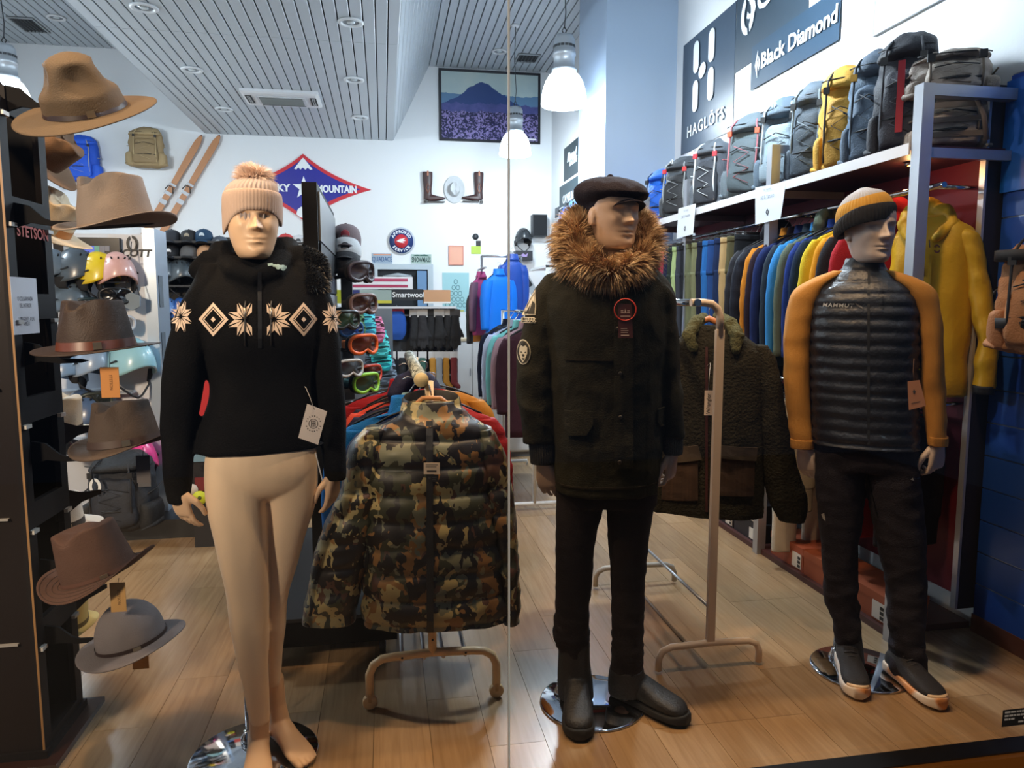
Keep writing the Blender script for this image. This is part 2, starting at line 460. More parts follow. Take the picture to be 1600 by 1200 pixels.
# air conditioner cassette
p = at(441, 151, z=ZS)
t = thing('air_conditioner', 'white rectangular air conditioner cassette set in slatted ceiling', 'air conditioner', (p.x, p.y, ZS))
sx, sy = .86, .58
MB().lathe([(.5, 0), (.5, -.03), (.46, -.045), (.3, -.045)], 4, mat=Matrix.Diagonal((sx * 1.414, sy * 1.414, 1, 1)) @ Matrix.Rotation(math.pi / 4, 4, 'Z')).build('panel', M((212, 214, 218), .4), t)
for poly in t.children[0].data.polygons: poly.use_smooth = False
MB().box(-.27, .27, -.17, .17, -.056, -.046).build('grille_frame', M((190, 192, 196), .4), t)
gr = MB().box(-.24, .24, -.14, .14, -.062, -.056).build('intake_grille', M((104, 108, 106), .6), t)
for i in range(14): MB().box(-.235, .235, -.135 + i * .0195, -.128 + i * .0195, -.067, -.061).build('grille_bar', M((124, 128, 126), .6), t)
MB().box(-.25, .25, .2, .225, -.05, -.044).build('slot', M((40, 42, 44), .7), t)
for s in (-1, 1):
    MB().box(s * .36 - .035, s * .36 + .035, -.16, .16, -.05, -.044).build('outlet_recess', M((26, 27, 28), .7), t)
    for k in range(2): MB().box(s * .36 - .012 + k * .02, s * .36 - .004 + k * .02, -.15, .15, -.058, -.05).build('air_vane', M((170, 172, 174), .5), t)
# ---- pendants
GLOWG = M((235, 246, 255), .4, emit=7.0)
def pendant(x, y, zrim, r, label, power, cord_top=None):
    t = thing('pendant_lamp', label, 'lamp', (x, y, zrim), 0, 'bell shaped pendant lamps')
    R = r
    prof = [(R * .97, 0), (R, .01), (R * .99, .05), (R * .93, .13), (R * .82, .2), (R * .66, .255), (R * .52, .28), (R * .52, .285)]
    prof += [(R * .5, .28), (R * .63, .25), (R * .78, .2), (R * .9, .13), (R * .955, .05), (R * .96, 0)]
    mb = MB().lathe(prof, 32); o = mb.build('glass_shade', GLOWG, t)
    MB().lathe([(R * .5, .285), (R * .55, .3), (R * .55, .31), (R * .46, .315), (R * .46, .42), (R * .5, .425), (R * .5, .455), (R * .46, .46), (R * .46, .56), (R * .36, .6), (.03, .605)], 28).build('housing', M((186, 194, 202), .4, .5), t)
    mb = MB()
    for k in range(16):
        a = k * math.pi / 8; mb.cbox((math.cos(a) * R * .462, math.sin(a) * R * .462, .50), .006, .03, .02, Matrix.Rotation(a, 4, 'Z'))
    mb.build('cooling_slots', M((50, 54, 58), .6), t)
    MB().tube([(0, 0, .6), (.02, 0, .64), (0, 0, .68), (-.02, 0, .64), (0, 0, .6)], .005, 6).build('hook', BLACK, t)
    zt = ZC - zrim
    MB().tube([(0, 0, .66), (.012, 0, .8), (-.01, 0, (.8 + zt) / 2), (.006, 0, zt - .05), (0, 0, zt)], .005, 6).build('cord', M((60, 64, 70), .6), t)
    MB().lathe([(.001, -.02), (.05, -.02), (.06, 0), (.001, .0)], 16).build('ceiling_rose', WHITE, t, (0, 0, zt))
    if power: lamp('pendant_light', 'POINT', (x, y, zrim - .06), power * .75, COOL, .12)
pq = at(881, 165, y=6.6); pendant(pq.x, 6.6, pq.z, .205, 'large glowing bell pendant lamp beside the pillar', 230)
pq = at(805, 243, y=9.5); pendant(pq.x, 9.5, pq.z, .205, 'smaller glowing bell pendant lamp in front of mountain picture', 230)
pendant(1.62, 3.9, 3.36, .205, 'bell pendant lamp above the backpack shelf, out of picture', 260)
pq = at(14, 172, y=8.0); pendant(pq.x, 8.0, pq.z, .205, 'bell pendant lamp at far left behind the hat tower', 230)
pendant(pq.x, 4.8, 3.36, .205, 'bell pendant lamp left of the hat tower, out of picture', 230)
# ---- shop window
GL = bpy.data.materials.new('window_glass'); GL.use_nodes = True; nt = GL.node_tree
for n in list(nt.nodes): nt.nodes.remove(n)
o_ = nt.nodes.new('ShaderNodeOutputMaterial'); mx = nt.nodes.new('ShaderNodeMixShader'); tr = nt.nodes.new('ShaderNodeBsdfTransparent'); gl = nt.nodes.new('ShaderNodeBsdfGlossy')
tr.inputs[0].default_value = (.985, .99, .985, 1); gl.inputs['Roughness'].default_value = 0.02; gl.inputs['Color'].default_value = (.9, .9, .9, 1)
fr = nt.nodes.new('ShaderNodeFresnel'); fr.inputs[0].default_value = 1.45
nt.links.new(fr.outputs[0], mx.inputs[0]); nt.links.new(tr.outputs[0], mx.inputs[1]); nt.links.new(gl.outputs[0], mx.inputs[2]); nt.links.new(mx.outputs[0], o_.inputs[0])
JX = at(795, 600, y=RY0).x
def pane(name, x0, x1):
    o = MB().add([(x0, RY0, .035), (x1, RY0, .035), (x1, RY0, 3.25), (x0, RY0, 3.25)], [(0, 1, 2, 3)]).build(name, GL); o['kind'] = 'structure'; return o
w1 = pane('window_1', -1.95, JX - .002); w2 = pane('window_2', JX + .002, RX1); w3 = pane('window_3', -4.3, -1.954)
MB().box(JX - .0022, JX + .0022, RY0 - .006, RY0 + .006, .03, 3.25).build('silicone_joint', M((150, 156, 160), .3), w2)
MB().box(-4.3, RX1, RY0 - .05, RY0 + .02, -.02, .035).build('bottom_frame', M((16, 14, 13), .35), w1)
MB().box(-4.3, RX1, RY0 - .07, RY0 - .05, -.02, .03).build('brass_strip', M((190, 120, 48), .3, .8), w1)
MB().box(-1.975, -1.93, RY0 - .03, RY0 + .03, .03, 3.25).build('mullion', BLACK, w3)
p0 = at(1565, 1136, y=RY0 - .003); p1 = at(1608, 1103, y=RY0 - .003)
st = thing('glass_sticker', 'small black printed sticker low on the right of the window', 'sticker', (p0.x, RY0 - .003, p0.z))
MB().box(0, .16, -.0006, .0, 0, .058).build('sheet', BLACK, st)
mb = MB()
random.seed(2)
for r in range(4):
    x = .008
    while x < .15:
        w = random.uniform(.006, .02)
        if r < 2 or random.random() < .5: mb.box(x, x + w, -.0012, -.0006, .046 - r * .012, .052 - r * .012)
        x += w + .003
mb.build('print', M((150, 150, 150), .6), st)
# a street pavement in front of the window
struct('floor_pavement', MB().box(-6, 5, -3, RY0 - .07, -.2, -.1), M((70, 70, 72), .85, bump=.2, bs=30))
# baseboard along the back
struct('baseboard_back', MB().box(RX0, RX1, RY1 - .015, RY1, 0, .09), M((190, 192, 194), .5))
# ================================================================ MANNEQUINS
SKIN = M((222, 188, 156), 0.42, spec=0.4); SKIN2 = M((220, 190, 168), 0.42, spec=0.4)
def gz(x, m, s): return math.exp(-((x - m) / s) ** 2)
def head_shell(Hh=.228, wide=1.0, male=False):
    """head in its own frame: chin at z=0, face towards -Y"""
    T = [(0, .026, .066, .0), (.03, .040, .080, .025), (.1, .050, .086, .045), (.2, .058, .084, .062), (.33, .066, .084, .078), (.48, .071, .081, .092),
         (.62, .074, .081, .098), (.76, .073, .077, .097), (.88, .062, .062, .082), (.96, .040, .040, .052), (1.0, .008, .008, .008)]
    R = cr(T, 86); seg = 104; vs = []; fs = []
    k = Hh / .228
    for r in R:
        t, w, f, b = r; w *= wide
        if male and t < .25: w += .005 * (1 - t / .25)
        for j in range(seg):
            a = 2 * math.pi * j / seg; c = math.cos(a); s = math.sin(a)
            x = w * math.copysign(abs(c) ** .92, c); y = (-f if s < 0 else b) * abs(s) ** .92
            d = 0.0
            if s < 0:
                ax = abs(x)
                nh = .027 * max(0, 1 - (t - .375) / .24) if t >= .375 else .027 * gz(t, .375, .018)
                d += nh * gz(x, 0, .0085 + .003 * gz(t, .38, .05)) * (1 if t < .6 else 0)
                d += .009 * gz(ax, .0125, .0055) * gz(t, .385, .022)
                d -= .013 * gz(ax, .030, .014) * gz(t, .535, .042)
                d += .0065 * gz(ax, .031, .011) * gz(t, .525, .022)
                d -= .0022 * gz(ax, .031, .013) * gz(t, .553, .007)
                d += .0045 * gz(ax, .028, .022) * gz(t, .61, .03)
                d += .0045 * gz(ax, .047, .015) * gz(t, .42, .07)
                d += .0075 * gz(x, 0, .019) * gz(t, .262, .020) + .0085 * gz(x, 0, .017) * gz(t, .205, .020)
                d -= .0065 * gz(x, 0, .022) * gz(t, .234, .0085)
                d -= .003 * gz(x, 0, .016) * gz(t, .165, .02)
                d += (.006 if male else .004) * gz(x, 0, .016) * gz(t, .07, .06)
            vs.append((x * k, (y - d * (1.22 if male else 1.08)) * k, t * Hh))
    n = len(R)
    for i in range(n - 1):
        for j in range(seg): fs.append((i * seg + j, i * seg + (j + 1) % seg, (i + 1) * seg + (j + 1) % seg, (i + 1) * seg + j))
    fs.append(tuple(reversed(range(seg)))); fs.append(tuple((n - 1) * seg + j for j in range(seg)))
    return vs, fs
def ear_shell(side, k=1.0):
    mb = MB(); pts = []
    for i in range(12):
        a = 2 * math.pi * i / 12
        pts.append((side * (.074 + .004 + .004 * math.cos(a)), .012 + .012 * math.cos(a), .105 + .026 * math.sin(a)))
    mb.tube(pts, .0045, 8, closed=True)
    mb.lathe([(.001, -.026), (.012, -.02), (.016, 0), (.013, .02), (.001, .027)], 12, mat=Matrix.Translation((side * .078, .012, .102)) @ Matrix.Diagonal((.45, 1, 1, 1)))
    return [(v[0] * k, v[1] * k, v[2] * k) for v in mb.v], mb.f
def xf(sh, m):
    return [m @ Vector(v) for v in sh[0]], sh[1]
def caps(pts, rads, n=12):
    """rounded capsule chain"""
    pts = [Vector(p) for p in pts]; d0 = (pts[0] - pts[1]).normalized(); d1 = (pts[-1] - pts[-2]).normalized()
    P = [pts[0] + d0 * rads[0] * .8, pts[0] + d0 * rads[0] * .4] + pts + [pts[-1] + d1 * rads[-1] * .5, pts[-1] + d1 * rads[-1] * .9]
    R = [rads[0] * .35, rads[0] * .85] + list(rads) + [rads[-1] * .8, rads[-1] * .35]
    mb = MB().tube(P, R, n); return mb.v, mb.f
def hand_shells(curl=.5, spread=.05, thumb=.5, s=1.0):
    """wrist at origin, fingers down -Z, back of hand faces -Y, thumb on +X"""
    sh = []
    # palm
    rows = [(0, 0, .02, .026, .020, 2.4, 0), (0, 0, 0, .027, .019, 2.4, 0), (.002, 0, -.03, .036, .017, 2.6, 0), (.0, .001, -.06, .041, .0145, 2.8, 0), (-.001, .003, -.088, .040, .012, 2.8, 0), (-.001, .004, -.098, .034, .008, 2.6, 0)]
    sh.append(rings(rows, 14, 20))
    fx = [(.030, .070), (.010, .078), (-.011, .072), (-.030, .057)]
    for i, (x, L) in enumerate(fx):
        p = Vector((x, .004, -.082)); a = curl * (.35 + .12 * i); sp = spread * (1.2 - i) * .5
        pts = [p + Vector((0, 0, .02)), p]; rr = [.0085, .0092]
        for k, (fl, rad) in enumerate(((.45, .0082), (.31, .0074), (.24, .0064))):
            d = Vector((math.sin(sp) * 1.0, math.sin(a), -math.cos(a))); p = p + d.normalized() * L * fl; pts.append(p); rr.append(rad)
            a += curl * (.85 - .1 * k)
        sh.append(caps(pts, rr, 10))
    t0 = Vector((.026, .008, -.022)); t1 = t0 + Vector((.024, .012 * thumb + .008, -.030)); t2 = t1 + Vector((.006, .016 * thumb + .004, -.031)); t3 = t2 + Vector((-.004, .012 * thumb, -.023))
    sh.append(caps([t0, t1, t2, t3], [.014, .0115, .0095, .0075], 10))
    if s != 1.0: sh = [([Vector(v) * s for v in a], b) for a, b in sh]
    return sh
def foot_shells(ax, ay, ang, L=.235, toes=True):
    """bare foot: ankle centre (ax,ay), pointing along ang (0 = towards -Y)"""
    m = Matrix.Translation((ax, ay, 0)) @ Matrix.Rotation(ang, 4, 'Z')
    rows = []
    for t, w, h in ((0, .018, .028), (.06, .030, .062), (.2, .034, .088), (.35, .034, .082), (.5, .037, .062), (.68, .043, .042), (.8, .044, .030), (.9, .040, .022), (.95, .032, .014)):
        rows.append((0, 0, .06 - t * L, w, h / 2, 2.2, 0))
    vs, fs = rings([(0, r[4], r[2], r[3], r[4], r[5], 0) for r in rows], 26, 24)
    # axes: z(length) -> y, y(height) -> z
    vs = [m @ Vector((v[0], v[2], v[1] + .012)) for v in vs]
    out = [(vs, fs)]
    if toes:
        for i, (x, l, r) in enumerate(((-.028, .045, .0125), (-.008, .042, .0095), (.008, .038, .009), (.022, .032, .0085), (.035, .024, .008))):
            y0 = .06 - .82 * L
            out.append(([m @ Vector(v) for v in caps([(x, y0, .022), (x, y0 - l * .6, .020), (x, y0 - l, .014 + r * .2)], [r, r, r * .9], 10)[0]], caps([(x, y0, .022), (x, y0 - l * .6, .020), (x, y0 - l, .014)], [r, r, r * .9], 10)[1]))
    return out
def limb(F, rows, n=26, seg=22): return stack(F, rows, n, seg)
def HM(F, px, py, dy, turn=0.0, tilt=0.0, k=1.0):
    p = F.L(px, py, dy)
    return Matrix.Translation(p) @ Matrix.Rotation(turn, 4, 'Z') @ Matrix.Rotation(tilt, 4, 'X')
def base_plate(t, F, px, py, r, rod_x, rod_y, rod_h, dark=False):
    o = F.L(px, py)  # unused height, plate on the floor
    MB().lathe([(.001, 0), (r, 0), (r + .002, .004), (r, .008), (r - .004, .010), (.001, .010)], 56, c=(0, 0, 0)).build('base_plate', M((205, 208, 214), 0.06, 1.0), t)
    MB().tube([(rod_x, rod_y, .01), (rod_x, rod_y, rod_h)], .006, 12).build('support_rod', CHROME, t)
    MB().lathe([(.022, .0), (.022, .014), (.012, .03), (.012, .04), (.001, .041)], 16, c=(rod_x, rod_y, .01)).build('rod_socket', CHROME, t)
def fur(me, count, length, mat, name, parent, droop=.3, jitter=.5, seed=1, wid=.0022, flow=None, mask=None):
    rnd = random.Random(seed); polys = [p for p in me.polygons if (mask is None or mask(p.center))]
    cum = []; s = 0
    for p in polys: s += p.area; cum.append(s)
    import bisect
    vs = []; fs = []
    for _ in range(count):
        p = polys[min(len(polys) - 1, bisect.bisect(cum, rnd.random() * s))]
        ids = list(p.vertices); a, b, c = [me.vertices[i].co for i in (ids[0], ids[1], ids[2])] if len(ids) < 4 or rnd.random() < .5 else [me.vertices[i].co for i in (ids[0], ids[2], ids[3])]
        u = rnd.random(); v = rnd.random()
        if u + v > 1: u, v = 1 - u, 1 - v
        q = a + (b - a) * u + (c - a) * v
        n = p.normal.copy()
        cl = Vector((noise.noise(q * 22), noise.noise(q * 22 + Vector((9, 1, 4))), noise.noise(q * 22 + Vector((3, 7, 8)))))
        d = (n + cl * jitter * 1.6 + Vector((rnd.uniform(-1, 1), rnd.uniform(-1, 1), rnd.uniform(-1, 1))) * jitter * .35)
        if flow is not None: d += flow(q)
        d.normalize()
        L = length * rnd.uniform(.6, 1.15); w = wid * rnd.uniform(.7, 1.3)
        sd = d.cross(Vector((rnd.uniform(-1, 1), rnd.uniform(-1, 1), rnd.uniform(-1, 1)))).normalized() * w
        m1 = q + d * L * .5 + Vector((0, 0, -droop * L * .12)); tp = q + d * L * .92 + Vector((0, 0, -droop * L * .5))
        i = len(vs); vs += [q - sd, q + sd, m1 + sd * .8, m1 - sd * .8, tp]
        fs += [(i, i + 1, i + 2, i + 3), (i + 3, i + 2, i + 4)]
    return addo(name, pym(vs, fs, 'fur'), mat, parent)
def star8(cx, cz, R, half=None):
    out = []
    for k in range(8):
        a = math.pi / 8 + k * math.pi / 4
        for sgn in (-1, 1):
            pts = [(.13, sgn * .02), (.60, sgn * .36), (1.02, sgn * .02)]
            q = []
            for r, da in pts:
                aa = a + da; q.append((cx + R * r * math.cos(aa + sgn * .03), cz + R * r * math.sin(aa + sgn * .03)))
            if sgn < 0: q.reverse()
            out.append(q)
    return out
def dia(cx, cz, R):
    o = []
    def ring(r0, r1, sq=1.0, quads=(0, 1, 2, 3)):
        for k in quads:
            a0 = k * math.pi / 2; a1 = a0 + math.pi / 2
            P = lambda r, a: (cx + r * math.cos(a) * sq, cz + r * math.sin(a))
            g = .04
            o.append([P(r0, a0 + 0), P(r1, a0), P(r1, a1), P(r0, a1)])
    ring(R * .98, R * .74, .9); ring(R * .66, R * .58, .9); ring(R * .16, R * .01, .9)
    return o
def decal(name, F, polys_px, bvh, mat, parent, off=.0025, dy=0.0, maxlen=.014, cuts=3):
    P = []
    for p in polys_px: P.append([tuple(F.L(x, y, dy)) for x, y in p])
    me = poly_mesh(P, cuts, maxlen); conform(me, bvh, off)
    return addo(name, me, mat, parent)
def smallcircle(cx, cy, r, n=20): return [(cx + r * math.cos(2 * math.pi * i / n), cy + r * math.sin(2 * math.pi * i / n)) for i in range(n)]
def ringpolys(cx, cy, r0, r1, n=20, sy=1.0):
    o = []
    for i in range(n):
        a = 2 * math.pi * i / n; b = 2 * math.pi * (i + 1) / n
        o.append([(cx + r0 * math.cos(a), cy + sy * r0 * math.sin(a)), (cx + r1 * math.cos(a), cy + sy * r1 * math.sin(a)), (cx + r1 * math.cos(b), cy + sy * r1 * math.sin(b)), (cx + r0 * math.cos(b), cy + sy * r0 * math.sin(b))])
    return o
def capribs(F, rows, ribs, amp, n=44, dy=0.0, tw=0.0):
    """ribbed knit shell; rows as in stack"""
    out = []
    for r in rows:
        A = F.L(r[1], r[0], r[4]); B = F.L(r[2], r[0], r[4]); out.append(((A.x + B.x) / 2, r[4], A.z, abs(B.x - A.x) / 2, r[3], 2.05, r[6] if len(r) > 6 else 0))
    R = cr(out, n); seg = ribs * 6; vs = []; fs = []
    for r in R:
        for j in range(seg):
            t = 2 * math.pi * j / seg; k = 1 + amp * (math.cos(ribs * t) ** 3 if amp else 0)
            x = r[3] * math.cos(t) * k; vs.append((r[0] + x, r[1] + r[4] * math.sin(t) * k, r[2] + r[6] * x))
    for i in range(n - 1):
        for j in range(seg): fs.append((i * seg + j, (i + 1) * seg + j, (i + 1) * seg + (j + 1) % seg, i * seg + (j + 1) % seg))
    return vs, fs
# ---------------------------------------------------------------- 1: woman
FW = Fr(at(398, 1182, z=0))
tw = thing('mannequin', 'female mannequin in black patterned pullover, beige leggings and grey bobble hat', 'mannequin', FW.b, FW.a)
LEG_L = [(700, 322, 412, .098, .0), (740, 318, 414, .100, -.0), (790, 322, 416, .092, -.01), (840, 333, 418, .084, -.015), (885, 343, 420, .074, -.02), (930, 352, 421, .066, -.02), (980, 359, 421, .064, -.02), (1030, 367, 420, .056, -.02), (1080, 380, 421, .042, -.02), (1130, 391, 421, .036, -.02)]
LEG_R = [(700, 402, 494, .098, .0), (740, 404, 497, .100, .01), (790, 414, 493, .090, .02), (840, 416, 477, .080, .03), (885, 417, 464, .070, .04), (930, 417, 451, .060, .045), (980, 416, 446, .056, .05), (1030, 417, 441, .048, .05), (1068, 419, 437, .038, .05)]
hips = [(660, 335, 478, .09, .0, 2.4), (700, 322, 493, .108, 0, 2.4), (735, 318, 497, .112, .0, 2.4), (757, 324, 492, .104, .0, 2.4), (772, 330, 485, .085, .0, 2.3), (784, 345, 470, .05, .0, 2.2)]
def body_w():
    sh = []
    m = HM(FW, 397, 406, -.035, .07)
    sh.append(xf(head_shell(.224, 1.05), m))
    sh.append(stack(FW, [(385, 374, 418, .045, .02), (405, 374, 417, .046, .02), (425, 370, 420, .052, .02), (438, 345, 450, .06, .02)], 14, 28))
    sh.append(stack(FW, [(432, 335, 470, .07, .01), (470, 318, 485, .09, .0), (540, 332, 480, .10, .0), (600, 342, 474, .08, .0), (660, 335, 480, .09, 0), (720, 322, 492, .10, 0)], 24, 30))
    sh.append(stack(FW, [(r[0], r[1] + 2.5, r[2] - 2.5) + (r[3] - .005,) + r[4:] for r in hips], 14, 30))
    for rows in (LEG_L, LEG_R): sh.append(stack(FW, [(r[0], r[1] + 2.5, r[2] - 2.5, r[3] - .005, r[4]) for r in rows], 34, 24))
    # arms (inside the sleeves) and hands
    aL = [(440, 310, 345, .035, .01), (520, 285, 318, .036, .01), (610, 270, 298, .033, .0), (700, 268, 292, .028, -.01), (775, 268, 288, .022, -.03)]
    aR = [(440, 462, 495, .035, .01), (520, 488, 518, .036, .01), (610, 505, 530, .033, .0), (700, 512, 532, .028, -.01), (745, 514, 530, .022, -.02)]
    sh.append(limb(FW, aL)); sh.append(limb(FW, aR))
    pl = FW.L(276, 765, -.035); pr = FW.L(521, 738, -.02)
    for s in hand_shells(.42, .10, .55, .88):
        sh.append(xf(s, Matrix.Translation(pl) @ Matrix.Rotation(-.12, 4, 'Y') @ Matrix.Rotation(-.85, 4, 'Z') @ Matrix.Rotation(.1, 4, 'X')))
        fl = ([Vector((-v[0], v[1], v[2])) for v in s[0]], s[1])
        sh.append(xf(fl, Matrix.Translation(pr) @ Matrix.Rotation(.05, 4, 'Y') @ Matrix.Rotation(.9, 4, 'Z')))
    # ankles / feet
    a = FW.L(406, 1130, -.02); b = FW.L(428, 1068, .05)
    sh.append(caps([(a.x, -.02, a.z + .03), (a.x - .003, -.02, .09), (a.x - .004, -.01, .055)], [.034, .031, .033], 16))
    sh.append(caps([(b.x, .05, b.z + .02), (b.x + .008, .05, .14), (b.x + .016, .045, .07)], [.032, .028, .032], 16))
    sh += foot_shells(a.x - .006, -.01, -.05, .23); sh += foot_shells(b.x + .018, .035, .42, .23)
    return remesh(sh, .0037, 1, 'mannequin_body')
addo('body', body_w(), SKIN, tw)
base_plate(tw, FW, 398, 1182, .200, -.02, .08, .5)
# leggings
lg = remesh([stack(FW, hips, 18, 36), stack(FW, LEG_L, 44, 28), stack(FW, LEG_R, 44, 28)], .0055, 6, 'leggings')
wrinkle(lg, .0022, 9, 3, True, .5, lambda c: 1.0 if c[2] > .45 else 2.2)
addo('leggings', lg, M((238, 212, 182), .62, bump=.15, bs=500, sheen=.2), tw)['label'] = 'beige leggings'
# pullover
PUL = cloth((9, 9, 10), .2, .3)
arm_l = [(412, 312, 350, .055, .02), (440, 300, 352, .066, .01), (480, 279, 340, .068, .01), (530, 262, 328, .064, .0), (600, 251, 320, .062, .0), (660, 250, 310, .056, .0), (720, 253, 303, .050, -.01), (765, 257, 300, .042, -.02), (788, 262, 296, .034, -.03)]
arm_r = [(412, 455, 492, .055, .02), (440, 455, 508, .066, .01), (480, 470, 522, .068, .01), (530, 480, 530, .064, .0), (600, 488, 537, .062, .0), (660, 495, 541, .056, .0), (720, 502, 541, .048, -.01), (750, 506, 540, .040, -.015)]
torso_w = [(402, 352, 440, .055, .03), (418, 330, 468, .078, .02), (440, 308, 494, .092, .01), (480, 302, 500, .115, -.005, 2.4), (530, 316, 494, .125, -.01, 2.4), (580, 325, 488, .112, .0, 2.4), (620, 326, 488, .110, .0, 2.4), (665, 312, 494, .116, .0, 2.4), (707, 302, 500, .122, .0, 2.4)]
hood = []
for pts, rr in (([(352, 412, .0), (366, 424, -.055), (396, 434, -.085), (426, 424, -.06), (442, 408, .0)], [.030, .032, .028, .034, .036]),
                ([(350, 408, .02), (345, 402, .07), (395, 398, .13), (450, 398, .08), (448, 406, .02)], [.036, .05, .055, .06, .042]),
                ([(440, 408, .02), (466, 408, .03), (492, 418, .04), (502, 436, .03)], [.04, .052, .048, .03]), ([(352, 408, .03), (326, 410, .05), (308, 422, .05)], [.036, .04, .03])):
    hood.append(caps([FW.L(a, b, d) for a, b, d in pts], rr, 16))
pu = remesh([stack(FW, torso_w, 40, 40), stack(FW, arm_l, 36, 24), stack(FW, arm_r, 36, 24)] + hood, .0058, 5, 'pullover')
wrinkle(pu, .0045, 7, 5, True, .8)
pv = bvh_of(pu)
addo('pullover', pu, PUL, tw)
KN = M((228, 206, 188), .85, bump=.3, bs=500)
P = []
for cx in (381.5, 425.5):
    P += star8(cx, 0, 25.5)
for cx in (334.5, 470): P += dia(cx, 0, 26)
for cx in (317, 353.5, 451, 486.5):
    P += [[(a, b) for a, b in q] for q in dia(cx, 0, 4.2)[0:4]]
P = [[(x, 498 - z) for x, z in q] for q in P]
o_k = 0
for nm_, n_ in (('knitted_star', 16), ('knitted_star', 16), ('knitted_diamond', 12), ('knitted_diamond', 12), ('small_diamond', 4), ('small_diamond', 4), ('small_diamond', 4), ('small_diamond', 4)):
    q_ = [q for q in P[o_k:o_k + n_] if all(abs(x - 403.5) > 3.5 for x, _ in q)]; o_k += n_
    decal(nm_, FW, q_, pv, KN, tw)['kind'] = 'stuff'
for cx, cy in ((284, 494), (517, 496)):
    q = [[(cx + (x - cx) * (.72), 2 * cy - z - 0) for x, z in q] for q in star8(cx, cy, 25)]
    decal('sleeve_star', FW, q, pv, KN, tw)['kind'] = 'stuff'
# zip placket, drawcords, small chest badge
decal('zip_placket', FW, [[(401, 428), (407, 428), (407, 540), (401, 540)]], pv, M((10, 10, 11), .4), tw, .004)
for x in (383, 427):
    c = [FW.L(x + dx, y, -.3) for dx, y in ((2, 470), (0, 482), (1, 500), (0, 525), (1, 546))]
    q = []
    for v in c:
        h = pv.ray_cast(Vector((v.x, -1, v.z)), Vector((0, 1, 0))); q.append((v.x, (h[0].y if h[0] else v.y) - .006, v.z))
    cdn = MB().tube(q, .0022, 8).build('drawcord', M((24, 24, 26), .5), tw)
    MB().tube([q[1], q[2]], .0045, 8).build('toggle', M((150, 140, 130), .3, .8), cdn)
pq = [[(416, 414), (424, 413), (424, 417), (417, 418)], smallcircle(432, 419, 4), smallcircle(440, 420, 4.5), [(424, 415), (446, 417), (446, 421), (424, 419)]]
decal('chest_logo', FW, pq, pv, M((160, 190, 190), .4), tw)['kind'] = 'stuff'
# hood trim fur on the right shoulder
fur(pu, 2200, .016, M((7, 7, 8), .35, spec=.8), 'fur_trim', tw, .9, .35, 3, .0010, None, lambda c: c.z > FW.L(0, 455).z and c.x > FW.L(474, 420).x)
# price card
def card(name, F, quad, dy, mat, parent, string=None, emblem=None, smat=None, th=.0015, label=None):
    q = [F.L(x, y, dy) for x, y in quad]; n = Vector((0, th, 0))
    mb = MB(); mb.add([p for p in q] + [p + n for p in q], [(3, 2, 1, 0), (4, 5, 6, 7), (0, 1, 5, 4), (1, 2, 6, 5), (2, 3, 7, 6), (3, 0, 4, 7)])
    o = mb.build(name, mat, parent)
    if label: o['label'] = label
    if string: MB().tube([F.L(x, y, d) for x, y, d in string], .0008, 5).build('string', smat or M((210, 205, 200), .7), parent if o.parent is None else o)
    if emblem:
        P = [[tuple(F.L(x, y, dy - .0012)) for x, y in pp] for pp in emblem]
        addo('print', poly_mesh(P, 0), M((60, 58, 60), .7), o)['kind'] = 'stuff'
    return o
em = ringpolys(489.5, 662, 6.6, 7.3, 24, 1.05) + [[(486, 657), (487.2, 657), (487.2, 667), (486, 667)], [(491.5, 657), (492.7, 657), (492.7, 667), (491.5, 667)], [(487, 657), (492, 657), (492, 658.2), (487, 658.2)], [(487, 661.5), (492, 661.5), (492, 662.7), (487, 662.7)], [(488.8, 657), (490, 657), (490, 667), (488.8, 667)]]
for k in range(18):
    a = 2 * math.pi * k / 18
    if k in (0, 9): continue
    em.append([(489.5 + math.cos(a + d) * r, 662 - math.sin(a + d) * r * 1.05) for d, r in ((-.07, 10.6), (-.07, 12.3), (.05, 12.3), (.05, 10.6))])
card('swing_card', FW, [(465, 686), (470, 689), (502, 694), (508, 690)][0:0] or [(466, 684), (500, 696), (506, 692), (470, 678)], -.138, M((24, 26, 34), .5), tw, label='dark card')
card('price_card', FW, [(480, 631), (511, 643), (497, 695), (466, 684)], -.142, M((232, 224, 222), .6), tw, [(491, 640, -.143), (484, 620, -.14), (478, 606, -.125), (476, 604, -.12)], em, label='white price card')
card('wristband', FW, [(492, 708), (494, 708), (505, 752), (503, 752)], -.13, M((210, 212, 216), .5), tw)
# bobble hat
HAT = M((186, 164, 152), .9, bump=.2, bs=400)
crown = [(276, 392, 408, .012, -.01), (281, 370, 424, .05, -.01), (286, 361, 431, .07, -.01), (296, 352, 434, .088, -.01), (315, 348, 437, .098, -.01), (335, 348, 437, .102, -.01), (352, 352, 434, .10, -.01)]
v, f = capribs(FW, crown, 38, .035)
hb = addo('bobble_hat', pym(v, f), M((172, 160, 158), .9, bump=.2, bs=400), tw); hb['label'] = 'ribbed grey-beige bobble hat'
